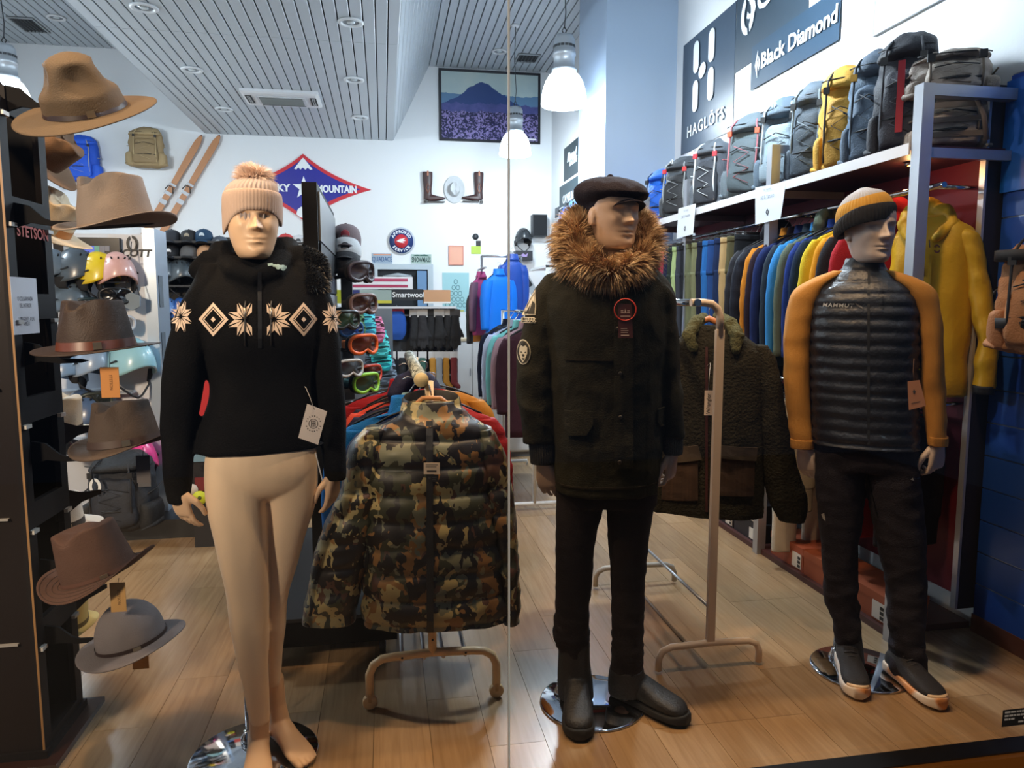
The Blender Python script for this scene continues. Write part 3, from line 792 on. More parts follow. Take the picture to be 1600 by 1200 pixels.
# folded cuff, lower at the ears
cuff = [(300, 352, 435, .099, -.01), (300, 348, 439, .107, -.01), (306, 346, 441, .112, -.01), (322, 346, 441, .114, -.01), (330, 347, 440, .114, -.01), (333, 350, 437, .108, -.01), (329, 353, 434, .102, -.01)]
v, f = capribs(FW, cuff, 56, .006, 30)
z0 = FW.L(398, 328).z; hc = FW.L(398, 320)
v2 = []
for q in v:
    q = Vector(q); e = min(1.0, abs(q.x - hc.x) / .092)
    if q.z < z0 + .05: q.z -= (z0 + .05 - q.z) / .065 * .070 * e ** 3.0
    v2.append(q)
cf = addo('hat_cuff', pym(v2, f), HAT, hb)
sol = cf.modifiers.new('s', 'SOLIDIFY'); sol.thickness = .005
pc = FW.L(397, 281, -.01)
pm = MB().lathe([(.001, -.034), (.02, -.028), (.033, -.01), (.035, .005), (.026, .024), (.001, .034)], 20, c=pc); pmm = pm.mesh()
pb = addo('pompom', pmm, M((205, 180, 165), .9), hb)
fur(pmm, 3400, .040, M((232, 212, 200), .8, var=.12, vs_=40), 'fur', pb, .5, .6, 5, .0009)
# ---------------------------------------------------------------- 2: man in the parka
F2 = Fr(at(925, 1098, z=0))
t2 = thing('mannequin', 'male mannequin in dark olive parka with brown fur hood and flat cap', 'mannequin', F2.b, F2.a)
P2L = [(745, 869, 950, .10, .0), (790, 869, 943, .10, .0), (850, 868, 929, .088, .0), (900, 868, 926, .080, .0), (950, 867, 921, .074, .0), (985, 864, 921, .072, .0), (1002, 869, 920, .066, .0), (1018, 874, 918, .060, .0)]
P2R = [(745, 945, 1028, .10, .0), (790, 948, 1022, .10, .0), (830, 949, 1015, .094, .0), (880, 953, 1011, .080, .0), (905, 954, 1008, .078, .0), (950, 955, 1007, .074, .0), (1000, 956, 1005, .068, .0), (1046, 955, 1007, .062, .0)]
def shoe_shells(p_heel, p_toe, w=.048, h=.075, sole=.028, boot=False):
    """returns (upper shells, sole shells) with the foot lying heel -> toe on the floor, in the thing's frame"""
    d = Vector(p_toe) - Vector(p_heel); L = d.length; ang = math.atan2(d.y, d.x) + math.pi / 2
    m = Matrix.Translation(Vector(p_heel)) @ Matrix.Rotation(ang, 4, 'Z')
    U = [(0, .026, .055), (.05, .034, .075), (.2, .037, h), (.4, .038, h * .95), (.55, .042, h * .78), (.7, .046, h * .62), (.85, .044, h * .52), (.94, .034, h * .42), (1.0, .014, h * .25)]
    k = w / .048
    v, f = rings([(0, u[2] / 2, -u[0] * L, u[1] * k, u[2] / 2, 2.5, 0) for u in U], 34, 26)
    up = ([m @ Vector((q[0], q[2], q[1] + sole * .6)) for q in v], f)
    S = [(-.02, .028, sole * 1.15), (.03, .037, sole * 1.2), (.25, .038, sole), (.45, .040, sole * .85), (.65, .049, sole * .9), (.85, .049, sole), (.95, .040, sole * 1.1), (1.03, .018, sole * 1.2)]
    v, f = rings([(0, u[2] / 2, -u[0] * L, u[1] * k, u[2] / 2, 5, 0) for u in S], 30, 28)
    so = ([m @ Vector((q[0], q[2], q[1])) for q in v], f)
    return up, so, m, L
def loc2(F, wp):
    d = Vector(wp) - F.b; return Vector((d.dot(F.X), d.dot(F.Y), 0))
HZ = .011
def fl(F, px, py):
    w = at(px, py, z=HZ); v = loc2(F, w); v.z = HZ; return v
def man_body(F, headm, Hh, neck, torso, legs, armL, armR, hL, hR, ankles):
    sh = [xf(head_shell(Hh, 1.03, True), headm)]
    for s in (-1, 1): sh.append(xf(ear_shell(s, 1.03), headm))
    sh.append(stack(F, neck, 16, 28)); sh.append(stack(F, torso, 20, 28))
    for l in legs: sh.append(stack(F, [(r[0], r[1] + 7, r[2] - 7, r[3] - .016) + tuple(r[4:]) for r in l], 24, 20))
    sh.append(limb(F, armL)); sh.append(limb(F, armR))
    for m, flip, (c, sp, th, s) in (hL, hR):
        for q in hand_shells(c, sp, th, s):
            if flip: q = ([Vector((-v[0], v[1], v[2])) for v in q[0]], q[1])
            sh.append(xf(q, m))
    for a in ankles: sh.append(caps([a[0], a[1]], [.036, .036], 14))
    return remesh(sh, .0037, 1, 'mannequin_body')
hm2 = HM(F2, 958, 391, -.025, .58, .02)
aL2 = [(450, 845, 870, .04, .01), (560, 822, 850, .04, .01), (640, 826, 850, .034, .0), (725, 838, 858, .024, -.01)]
aR2 = [(450, 1025, 1045, .04, .01), (560, 1035, 1055, .04, .01), (640, 1040, 1058, .034, .0), (712, 1041, 1060, .024, -.01)]
hl = F2.L(849, 722, -.012); hr = F2.L(1050, 706, -.012)
ank = [(F2.L(897, 1030, 0) , F2.L(898, 1075, 0)), (F2.L(980, 1040, 0), F2.L(978, 1080, 0))]
b2 = man_body(F2, hm2, .232, [(365, 936, 976, .055, .02), (395, 934, 976, .056, .02), (425, 925, 988, .07, .02), (440, 900, 1010, .07, .02)],
              [(440, 875, 1030, .08, .01), (520, 880, 1025, .11, .0), (640, 884, 1018, .09, 0), (765, 880, 1018, .10, 0)], [P2L, P2R], aL2, aR2,
              (Matrix.Translation(hl) @ Matrix.Rotation(-.22, 4, 'Y') @ Matrix.Rotation(-.25, 4, 'Z'), False, (.55, .05, .5, .98)),
              (Matrix.Translation(hr) @ Matrix.Rotation(.02, 4, 'Y') @ Matrix.Rotation(1.15, 4, 'Z'), True, (1.0, .03, .2, .98)), ank)
addo('body', b2, SKIN2, t2)
base_plate(t2, F2, 925, 1098, .19, F2.L(874, 1060, 0).x, .03, .32)
# trousers
tr2 = remesh([stack(F2, [(720, 868, 1028, .118, .0, 2.6), (760, 868, 1028, .12, .0, 2.6), (782, 869, 1026, .112, 0, 2.6)], 10, 36), stack(F2, P2L, 44, 28), stack(F2, P2R, 44, 28)], .006, 5, 'trousers')
zl = F2.L(900, 930).z
wrinkle(tr2, .008, 9, 8, True, 2.2, lambda c: .45 + 1.3 * max(0, min(1, (zl - c[2]) / .25)))
addo('trousers', tr2, cloth((38, 34, 37), .2, .35), t2)
# boots
BT = M((16, 15, 15), .6, bump=.3, bs=120)
for heel, toe, sh_rows in (((898, 1082), (903, 1131), [(1000, 873, 922, .062, .0), (1030, 872, 922, .062, .0), (1060, 871, 926, .064, .0), (1085, 872, 928, .06, .0)]),
                           ((962, 1082), (1035, 1114), [(1040, 953, 1006, .056, .0), (1060, 950, 1008, .058, .0), (1080, 950, 1008, .058, .0)])):
    a = fl(F2, *heel); b = fl(F2, *toe); L = (b - a).length
    if L < .28: b = a + (b - a).normalized() * .295
    up, so, m, L = shoe_shells(a, b, .054, .095, .03)
    bo = addo('boot', remesh([up, stack(F2, sh_rows, 16, 26)], .005, 4, 'boot'), BT, t2)
    addo('sole', pym(*so), M((12, 12, 12), .8), bo)
    lc = MB()
    for k in range(6):
        t_ = .30 + k * .07
        lc.tube([m @ Vector((-.024, -t_ * L, .106 - k * .007)), m @ Vector((0, -t_ * L - .005, .116 - k * .0075)), m @ Vector((.024, -t_ * L, .106 - k * .007))], .003, 6)
    lc.build('laces', M((22, 21, 21), .7), bo)
# parka
PK = cloth((40, 39, 30), .18, .3, .78)
tor2 = [(398, 905, 1000, .06, .03), (415, 885, 1012, .085, .02), (430, 862, 1032, .105, .02), (448, 848, 1044, .125, .01), (490, 850, 1046, .145, .0, 2.5), (560, 860, 1041, .150, .0, 2.5), (620, 863, 1037, .148, .0, 2.5), (700, 867, 1033, .150, .0, 2.5), (762, 868, 1027, .150, 0, 2.6)]
al2 = [(428, 858, 885, .06, .02), (450, 838, 884, .078, .01), (490, 822, 878, .080, .01), (540, 810, 870, .080, .005), (600, 808, 867, .078, .0), (650, 810, 867, .072, -.005), (690, 818, 869, .060, -.01)]
ar2 = [(428, 1008, 1030, .06, .02), (455, 1012, 1050, .078, .01), (490, 1022, 1057, .080, .01), (540, 1030, 1061, .080, .005), (600, 1033, 1064, .078, .0), (650, 1034, 1068, .072, -.005), (680, 1035, 1069, .060, -.01)]
pk = remesh([stack(F2, tor2, 44, 44), stack(F2, al2, 36, 26), stack(F2, ar2, 36, 26)], .006, 3, 'parka')
wrinkle(pk, .011, 6.5, 12, True, .9, lambda c: .6 + (.9 if abs(c[0]) > .17 else 0)); wrinkle(pk, .003, 18, 13, True, .8)
kv = bvh_of(pk)
addo('parka', pk, PK, t2)['label'] = 'dark olive padded parka'
RIB = M((20, 19, 17), .9, bump=.5, bs=260)
for rows in ([(680, 823, 868, .050, -.01), (692, 826, 869, .052, -.01), (710, 828, 869, .050, -.012), (723, 829, 868, .044, -.012)], [(672, 1035, 1067, .050, -.01), (685, 1034, 1067, .050, -.01), (700, 1035, 1067, .046, -.012), (708, 1037, 1066, .042, -.012)]):
    v, f = capribs(F2, [r + (2.2,) for r in rows], 34, .02, 14); addo('rib_cuff', pym(v, f), RIB, t2)
# placket strip, flaps, snaps (raised panels draped on the coat)
def panel(name, F, poly, bv, mat, parent, off=.012, th=.008, dy=0.0, maxlen=.02, cuts=4):
    me = poly_mesh([[tuple(F.L(x, y, dy)) for x, y in poly]], cuts, maxlen); conform(me, bv, off)
    o = addo(name, me, mat, parent); s = o.modifiers.new('s', 'SOLIDIFY'); s.thickness = th; s.offset = 0.0
    return o
panel('storm_placket', F2, [(958, 440), (986, 440), (986, 717), (958, 717)], kv, PK, t2, .008, .007)
panel('chest_seam', F2, [(885, 556), (955, 556), (955, 558.5), (885, 558.5)], kv, cloth((40, 36, 28)), t2, .003, .003)
for q, rim in (([(884, 633), (927, 633), (927, 652), (918, 668), (888, 670)], 1), ([(1024, 633), (1036, 631), (1036, 660), (1028, 660), (1023, 652)], 1)):
    panel('pocket_flap', F2, q, kv, PK, t2, .010, .007)
panel('hem_band', F2, [(870, 745), (1026, 745), (1026, 748), (870, 748)], kv, cloth((40, 36, 28)), t2, .003, .003)
for x, y in ((967, 577), (967, 641), (966, 707), (963, 511)):
    p = F2.L(x, y); h = kv.ray_cast(Vector((p.x, -1, p.z)), Vector((0, 1, 0)))[0]
    MB().lathe([(.007, 0), (.007, .003), (.004, .004), (.001, .004)], 12, mat=basis((p.x, h.y - .013, p.z), (1, 0, 0), (0, 0, 1))).build('snap', M((60, 56, 50), .35, .7), t2)
# sleeve patches
PW_ = M((206, 200, 182), .8); PD = M((46, 45, 40), .8)
decal('sleeve_patch', F2, [[(x, y) for x, y in [(820 + 12.2 * math.cos(a), 548 + 19 * math.sin(a) + 0) for a in [2 * math.pi * i / 26 for i in range(26)]]]], kv, PW_, t2, .003)
pt = decal('sleeve_patch', F2, [[(820 + 10.8 * math.cos(a), 548 + 17.3 * math.sin(a)) for a in [2 * math.pi * i / 26 for i in range(26)]]], kv, PD, t2, .0045)
bear = [[(814, 541), (817, 538), (820, 540), (824, 538), (827, 541), (827, 550), (823, 560), (820, 564), (817, 560), (813, 551)]]
decal('bear_motif', F2, bear, kv, PW_, t2, .006); decal('bear_face', F2, [[(816, 547), (819, 548.5), (816, 549.5)], [(822, 548.5), (825, 547), (825, 549.5)], smallcircle(820.5, 553, 2, 10), [(818, 557), (823, 557), (820.5, 561)], [(818, 533), (822, 533), (820, 537)]], kv, PD, t2, .0075)['kind'] = 'stuff'
decal('sleeve_patch', F2, [[(816, 495), (838, 495), (839, 504), (814, 504)]], kv, PW_, t2, .003); decal('sleeve_patch', F2, [[(817, 496.5), (837, 496.5), (837.6, 502.7), (816, 502.7)]], kv, PD, t2, .0045)
me = text_mesh('USARAK', .0165, .0, .0004, spacing=.95); me.transform(FRONT); p = F2.L(827, 499.5, 0)
for v in me.vertices: v.co += Vector((p.x, 0, p.z))
conform(me, kv, .006); addo('patch_lettering', me, PW_, t2)
decal('sleeve_patch', F2, [[(837, 452), (840, 478), (839, 492), (815, 492), (826, 470)]], kv, PW_, t2, .003); decal('sleeve_patch', F2, [[(836.5, 456), (838.4, 478), (837.6, 490), (818, 490), (828, 470)]], kv, PD, t2, .0045)
decal('mountain_motif', F2, [[(836, 460), (838, 474), (834, 470), (829, 486), (831, 474), (826, 484), (822, 488), (829, 471)]], kv, PW_, t2, .006)
# fur hood
ruff = [caps([F2.L(a, b, d) for a, b, d in pts], rr, 18) for pts, rr in (
    ([(902, 352, .02), (893, 376, -.02), (900, 404, -.06), (928, 419, -.10), (958, 428, -.12)], [.044, .052, .056, .050, .036]),
    ([(962, 428, -.12), (986, 420, -.11), (1005, 402, -.07), (1012, 376, -.02), (1002, 354, .03)], [.034, .040, .040, .036, .030]),
    ([(905, 350, .02), (920, 352, .13), (962, 352, .17), (995, 352, .10), (1000, 355, .02)], [.044, .06, .06, .05, .03]))]
ru = remesh(ruff, .008, 4, 'ruff')
FURM = ramp_mat('fake_fur', [(0, (72, 54, 38)), (.40, (132, 104, 74)), (.50, (190, 160, 122)), (.62, (226, 206, 174)), (1, (240, 228, 206))], 26, 'LINEAR', 3, .6, .3)
ro_ = addo('fur_hood_trim', ru, M((104, 66, 36), .9), t2); ro_['label'] = 'brown fake fur hood trim'
fc = F2.L(955, 380, 0)
fur(ru, 15000, .050, FURM, 'fur', ro_, .35, .55, 7, .0011, lambda q: (Vector((q.x - fc.x, 0, q.z - fc.z)).normalized() * .35))
# swing ticket with red loop
def chest_y(F, bv, px, py):
    p = F.L(px, py); return bv.ray_cast(Vector((p.x, -1, p.z)), Vector((0, 1, 0)))[0].y
dy = chest_y(F2, kv, 977, 500) - .03
RED = M((196, 54, 36), .5)
lp = [F2.L(977 + 17 * math.cos(a), 484 + 17 * math.sin(a), dy - .002) for a in [2 * math.pi * i / 24 for i in range(24)]]
MB().tube(lp, .0024, 6, closed=True).build('red_loop', RED, t2)['label'] = 'red cord loop'
tk = card('swing_ticket', F2, [(966, 475), (987, 475), (989, 528), (966, 528)], dy, M((72, 30, 26), .5), t2, label='dark red swing ticket')
lo = [[(971, 489), (974, 484), (974, 489)]]
lo = [[(970, 485), (974, 485), (974, 486.2), (970, 486.2)], [(980, 485), (984, 485), (984, 486.2), (980, 486.2)], [(970, 488), (975, 488), (975, 489.2), (970, 489.2)], [(979.5, 488), (984, 488), (984, 489.2), (979.5, 489.2)],
      [(975.4, 490), (977, 482), (978.6, 490), (977, 488.2)], [(969.5, 493.5), (985, 493.5), (985, 494.5), (969.5, 494.5)], [(970, 513), (980, 513), (980, 513.8), (970, 513.8)], [(970, 516), (982, 516), (982, 516.8), (970, 516.8)], [(970, 519), (981, 519), (981, 519.8), (970, 519.8)], [(970, 523), (983, 523), (983, 524.6), (970, 524.6)]]
addo('print', poly_mesh([[tuple(F2.L(x, y, dy - .0015)) for x, y in q] for q in lo], 0), M((222, 206, 196), .6), tk)['kind'] = 'stuff'
# flat cap
CAPM = cloth((36, 32, 40), .25, .4)
cpx = F2.L(955, 310, .0)
cv = []; cf_ = []
hdm = Matrix.Translation(F2.L(956, 322, .0)) @ Matrix.Rotation(.62, 4, 'Z') @ Matrix.Rotation(-.08, 4, 'X')
def newsboy():
    rows = [(-.012, .086, .100, 0), (.004, .092, .110, 0), (.022, .112, .134, 0), (.042, .119, .140, .0), (.064, .110, .128, .0), (.082, .088, .10, .0), (.094, .052, .058, .0), (.099, .012, .014, .0)]
    R = cr(rows, 26); seg = 96; vs = []; fs = []
    for i, r in enumerate(R):
        for j in range(seg):
            a = 2 * math.pi * j / seg; k = 1 + .028 * abs(math.sin(4 * a)) - .01
            x = r[1] * math.cos(a) * k; y = r[2] * math.sin(a) * k
            z = r[0] + (.022 * (y / .13) if r[0] > .01 else 0) * min(1, r[0] / .05)
            vs.append(hdm @ Vector((x, y + .004, z)))
    for i in range(len(R) - 1):
        for j in range(seg): fs.append((i * seg + j, i * seg + (j + 1) % seg, (i + 1) * seg + (j + 1) % seg, (i + 1) * seg + j))
    return pym(vs, fs)
nb_ = addo('flat_cap', wrinkle(newsboy(), .004, 22, 4), CAPM, t2); nb_['label'] = 'dark navy newsboy cap'
vz = []; n_ = 24
for r0, dz in ((.088, .0), (.100, -.002), (.112, -.006), (.122, -.011), (.126, -.015), (.120, -.015), (.11, -.010), (.088, -.006)):
    for j in range(n_ + 1):
        a = -math.pi / 2 + (j / n_ - .5) * 1.9; e = abs(j / n_ - .5) * 2
        rr = .088 + (r0 - .088) * (1 - e ** 3)
        vz.append(hdm @ Vector((rr * math.cos(a) * .86, rr * math.sin(a) * 1.12, dz * (1 + .0 * e) + .003 - .018 * e ** 2)))
vf = [(i * (n_ + 1) + j, i * (n_ + 1) + j + 1, (i + 1) * (n_ + 1) + j + 1, (i + 1) * (n_ + 1) + j) for i in range(7) for j in range(n_)]
addo('visor', pym(vz, vf), CAPM, nb_)
MB().lathe([(.001, -.002), (.011, 0), (.011, .006), (.006, .01), (.001, .011)], 16, mat=hdm @ Matrix.Translation((0, .004, .097))).build('button', CAPM, nb_)
# ---------------------------------------------------------------- 3: man in the two-tone jacket
F3 = Fr(at(1345, 1046, z=0))
t3 = thing('mannequin', 'male mannequin in black and ochre jacket with striped knit beanie', 'mannequin', F3.b, F3.a)
P3L = [(680, 1274, 1352, .10, .0), (740, 1273, 1352, .105, .0), (800, 1278, 1350, .095, .0), (850, 1283, 1342, .085, .0), (900, 1286, 1341, .078, .0), (940, 1289, 1343, .074, .0), (965, 1298, 1345, .068, .0), (998, 1304, 1345, .060, .0)]
P3R = [(680, 1345, 1434, .10, .0), (740, 1350, 1440, .105, .0), (800, 1360, 1446, .098, .0), (850, 1370, 1449, .088, .0), (900, 1381, 1449, .080, .0), (950, 1386, 1448, .075, .0), (1000, 1390, 1446, .068, .0), (1035, 1390, 1452, .066, -.01), (1052, 1394, 1452, .062, -.02)]
hm3 = HM(F3, 1356, 411, -.02, .62, .03)
hl3 = F3.L(1256, 699, -.02); hr3 = F3.L(1465, 692, -.02)
ank3 = [(F3.L(1325, 1000, 0), F3.L(1328, 1040, 0)), (F3.L(1420, 1035, 0), F3.L(1418, 1060, 0))]
b3 = man_body(F3, hm3, .242, [(380, 1334, 1374, .055, .02), (405, 1332, 1376, .056, .02), (435, 1322, 1388, .07, .02)],
              [(445, 1285, 1415, .08, .01), (520, 1285, 1420, .11, .0), (620, 1290, 1415, .09, 0), (700, 1285, 1420, .10, 0)], [P3L, P3R],
              [(455, 1250, 1275, .04, .01), (560, 1234, 1258, .04, .01), (640, 1240, 1262, .034, .0), (702, 1246, 1266, .025, -.02)],
              [(455, 1435, 1455, .04, .01), (560, 1446, 1468, .04, .01), (640, 1452, 1472, .034, .0), (697, 1455, 1475, .025, -.02)],
              (Matrix.Translation(hl3) @ Matrix.Rotation(-.18, 4, 'Y') @ Matrix.Rotation(-.55, 4, 'Z'), False, (.6, .04, .4, 1.0)),
              (Matrix.Translation(hr3) @ Matrix.Rotation(-.02, 4, 'Y') @ Matrix.Rotation(.95, 4, 'Z'), True, (1.0, .03, .5, 1.0)), ank3)
addo('body', b3, M((214, 196, 186), .42), t3)
base_plate(t3, F3, 1345, 1046, .19, F3.L(1304, 1000, 0).x, .04, .28)
tr3 = remesh([stack(F3, [(668, 1272, 1434, .118, .0, 2.6), (700, 1272, 1436, .12, .0, 2.6), (725, 1273, 1436, .112, 0, 2.6)], 10, 36), stack(F3, P3L, 44, 28), stack(F3, P3R, 44, 28)], .006, 4, 'trousers')
wrinkle(tr3, .011, 7.5, 18, True, 1.8, lambda c: .5 + 1.1 * max(0, min(1, (.5 - c[2]) / .3)))
tv3 = bvh_of(tr3)
tro = addo('trousers', tr3, cloth((46, 44, 52), .2, .4), t3)
for poly in ([(1352, 725), (1353.5, 725), (1372, 800), (1370.5, 800)], [(1418, 738), (1437, 742), (1437, 743.5), (1418, 739.5)]):
    decal('zip', F3, [poly], tv3, M((20, 20, 22), .3), t3, .004)
decal('leg_logo', F3, [[(1421, 741), (1425, 739), (1427, 744)], [(1285, 797), (1290, 793), (1289, 799), (1292, 806), (1288, 803)]], tv3, M((180, 178, 176), .5), t3, .004)['kind'] = 'stuff'
# running shoes
for heel, toe, rows in (((1318, 1034), (1336, 1078), [(985, 1302, 1347, .052, .0), (1010, 1306, 1350, .055, .0), (1030, 1309, 1352, .055, .0)]), ((1391, 1046), (1468, 1106), [(1040, 1390, 1440, .055, -.01), (1055, 1394, 1444, .055, -.02)])):
    a = fl(F3, *heel); b = fl(F3, *toe); L = (b - a).length
    d_ = (b - a).normalized(); b = a + d_ * .285
    up, so, m, L = shoe_shells(a, b, .050, .082, .036)
    s_ = addo('running_shoe', remesh([up, stack(F3, rows, 12, 24)], .0048, 3, 'shoe'), M((30, 29, 33), .75, bump=.4, bs=300), t3); s_['label'] = 'black running shoe with cream sole'
    addo('sole', pym(*so), ramp_mat('shoe_sole', [(0, (226, 214, 200)), (.55, (232, 222, 212)), (.62, (220, 150, 90)), (1, (224, 176, 130))], 9, 'LINEAR', 1, .5), s_)
    bp = MB()
    v, f = rings([(0, .006, -t_ * L, w_, .008, 4, 0) for t_, w_ in ((.93, .040), (.98, .030), (1.02, .012))], 8, 22)
    bp.add([m @ Vector((q[0], q[2], q[1] + .034)) for q in v], f, True); bp.build('toe_bumper', M((226, 196, 160), .5), s_)
    lc = MB()
    for k in range(5):
        t_ = .36 + k * .06; z_ = .112 - k * .010
        lc.tube([m @ Vector((-.024, -t_ * L, z_ - .006)), m @ Vector((0, -t_ * L - .004, z_ + .003)), m @ Vector((.024, -t_ * L, z_ - .006))], .0024, 6)
    lc.build('laces', M((48, 46, 50), .7), s_)
# jacket: quilted body, ochre raglan sleeves
QB = M((27, 28, 33), .42, bump=.25, bs=90, spec=.5)
tor3 = [(404, 1322, 1380, .062, .01), (418, 1316, 1384, .066, .01), (428, 1306, 1394, .085, .01), (445, 1286, 1418, .108, .01), (470, 1272, 1434, .128, .0, 2.5), (520, 1268, 1438, .140, .0, 2.5), (580, 1268, 1436, .138, .0, 2.5), (640, 1270, 1436, .134, .0, 2.5), (688, 1271, 1436, .132, 0, 2.5)]
v, f = stack(F3, tor3, 120, 60)
zt = F3.L(1350, 440).z
v = [Vector(q) for q in v]; cc = F3.L(1352, 560)
for q in v:
    if q.z < zt:
        ph = (zt - q.z) / .047; k = abs(math.sin(ph * math.pi)) ** .55
        r = Vector((q.x - cc.x, q.y, 0)); r.normalize(); q += r * (.011 * k - .004)
qb = pym(v, f); wrinkle(qb, .0045, 26, 6, True, 1.0)
qv = bvh_of(qb); qo = addo('jacket_body', qb, QB, t3); qo['label'] = 'black quilted body'
OC = M((196, 138, 58), .8, bump=.2, bs=260, var=.08)
sl = [(424, 1300, 1330, .05, .01), (436, 1268, 1316, .072, .01), (455, 1240, 1296, .084, .01), (490, 1229, 1280, .084, .01), (530, 1225, 1270, .078, .005), (580, 1224, 1267, .074, .0), (620, 1227, 1268, .068, .0), (660, 1232, 1270, .058, -.01), (697, 1236, 1272, .046, -.02)]
sr = [(424, 1374, 1398, .05, .01), (436, 1388, 1434, .072, .01), (455, 1406, 1462, .084, .01), (490, 1424, 1471, .084, .01), (530, 1433, 1475, .078, .005), (580, 1436, 1478, .074, .0), (620, 1438, 1479, .068, .0), (660, 1445, 1480, .058, -.01), (693, 1449, 1481, .046, -.02)]
for rows, sd in ((sl, 1), (sr, 2)):
    me = pym(*stack(F3, rows, 50, 34)); wrinkle(me, .006, 8, 20 + sd, True, 1.2)
    o = addo('sleeve', me, OC, t3); o['label'] = 'ochre sleeve'
    r = rows[-1]; rw = [(r[0] - 13, r[1] - 1.2, r[2] + 1.2, r[3] + .004, r[4]), (r[0] - 6, r[1] - 1.4, r[2] + 1.4, r[3] + .004, r[4]), (r[0] + 1, r[1] - .6, r[2] + .6, r[3] + .002, r[4])]
    addo('cuff', pym(*stack(F3, rw, 8, 30)), OC, o)
decal('front_zip', F3, [[(1356, 425), (1360, 425), (1360, 685), (1356, 685)]], qv, M((12, 12, 13), .8), t3, .004)
decal('chest_pocket_zip', F3, [[(1378, 452), (1381, 452), (1381, 482), (1378, 482)]], qv, M((14, 14, 15), .3), t3, .006)
me = text_mesh('MAMMUT', .0195, .0, .0002, .15, 1.2, spacing=1.12); me.transform(FRONT); p = F3.L(1311.5, 477, 0)
for q in me.vertices: q.co += Vector((p.x, 0, p.z)) ; q.co.z -= (q.co.x - p.x) * .03
conform(me, qv, .008); addo('chest_lettering', me, M((214, 214, 210), .5), t3)
decal('chest_logo', F3, [[(1338, 473), (1347, 478), (1350, 482), (1340, 477)], [(1341, 478), (1349, 480.5), (1349, 481.5)]], qv, M((120, 116, 112), .5), t3, .006)['kind'] = 'stuff'
card('swing_card', F3, [(1418, 596), (1437, 594), (1447, 634), (1420, 641)], -.16, M((176, 124, 96), .7), t3, [(1428, 595, -.16), (1427, 580, -.155), (1428, 560, -.14)], [[(1428, 608), (1431, 612), (1428, 616), (1426, 612)], [(1424, 630), (1438, 627), (1438, 628), (1424, 631)]], M((120, 90, 70), .7), label='tan swing card')
# beanie in three bands
bn = [(294, 1343, 1353, .008, -.01), (299, 1333, 1364, .040, -.01), (306, 1321, 1379, .072, -.01), (318, 1311, 1391, .098, -.01), (332, 1306, 1397, .112, -.01), (350, 1306, 1398, .114, -.01)]
bnr = [r + (2.2, .16) for r in bn]
BN = bpy.data.materials.new('beanie_bands'); BN.use_nodes = True; nt = BN.node_tree; b_ = nt.nodes['Principled BSDF']; b_.inputs['Roughness'].default_value = .9
tc = nt.nodes.new('ShaderNodeTexCoord'); sp_ = nt.nodes.new('ShaderNodeSeparateXYZ'); rp = nt.nodes.new('ShaderNodeValToRGB'); mr = nt.nodes.new('ShaderNodeMapRange'); nz = nt.nodes.new('ShaderNodeTexNoise'); nz.inputs['Scale'].default_value = 40
za, zb = F3.L(1350, 350).z, F3.L(1350, 294).z
sub = nt.nodes.new('ShaderNodeMath'); sub.operation = 'MULTIPLY_ADD'; sub.inputs[1].default_value = -.30
nt.links.new(tc.outputs['Object'], sp_.inputs[0]); nt.links.new(sp_.outputs[0], sub.inputs[0]); nt.links.new(sp_.outputs[2], sub.inputs[2])
nt.links.new(sub.outputs[0], mr.inputs[0]); mr.inputs[1].default_value = za; mr.inputs[2].default_value = zb
rp.color_ramp.interpolation = 'CONSTANT'; rp.color_ramp.elements[0].color = lin((204, 154, 62)); rp.color_ramp.elements[1].position = .84; rp.color_ramp.elements[1].color = lin((172, 172, 176))
nt.links.new(mr.outputs[0], rp.inputs[0]); nt.links.new(rp.outputs[0], b_.inputs[0])
v, f = capribs(F3, bnr, 50, .012, 40)
bo_ = addo('beanie', pym(v, f), BN, t3); bo_['label'] = 'grey and ochre beanie with black cuff'
cu = [(329, 1308, 1394, .112, -.012), (331, 1305, 1398, .116, -.012), (338, 1303, 1400, .121, -.012), (348, 1304, 1399, .122, -.012), (355, 1308, 1396, .117, -.012), (350, 1310, 1394, .110, -.012)]
v, f = capribs(F3, [r + (2.2, .20) for r in cu], 50, .012, 26)
c0 = F3.L(1351, 340)
v = [Vector((q[0], q[1], q[2] - .018 * min(1, ((q[1]) / .1 if q[1] > 0 else 0)))) for q in v]
v = [Vector((q.x, q.y, q.z - .028 * max(0, (c0.x - q.x) / .1) ** 2)) for q in v]
co = addo('beanie_cuff', pym(v, f), M((16, 15, 17), .9, bump=.3, bs=300), bo_); co.modifiers.new('s', 'SOLIDIFY').thickness = .004
# ================================================================ HAT TOWER AND HATS
HT = thing('hat_tower', 'tall dark display tower at the left window edge carrying hats', 'display stand', (-1.3, 2.57, 0))
TB = M((24, 21, 22), .6, spec=.15); TD = M((12, 11, 12), .7, spec=.1); TL = M((74, 74, 76), .4)
def lx(x): return x + 1.3
def ly(y): return y - 2.57
XF, XB, YN, YF = -1.09, -1.52, 2.41, 2.71
rails = [.03, .42, .80, 1.13, 1.45, 1.74, 2.06]
EDG = M((150, 112, 70), .5)
for y0, y1, nm in ((YN, YN + .05, 'stile'), (YF - .05, YF, 'stile')):
    MB().box(lx(XF - .018), lx(XF), ly(y0), ly(y1), .03, 2.06).build(nm, TB, HT)
for z in rails:
    MB().box(lx(XF - .018), lx(XF), ly(YN + .05), ly(YF - .05), max(.03, z - .04), z + .04).build('rail', TB, HT)
    for y in (YN + .025, YF - .03): MB().box(lx(XF), lx(XF + .012), ly(y - .018), ly(y + .018), z - .052, z - .040).build('clip', M((190, 188, 184), .4), HT)
MB().box(lx(XB), lx(XF - .018), ly(YN), ly(YN + .016), .03, 2.06).build('front_panel', M((22, 15, 14), .5, spec=.2), HT)
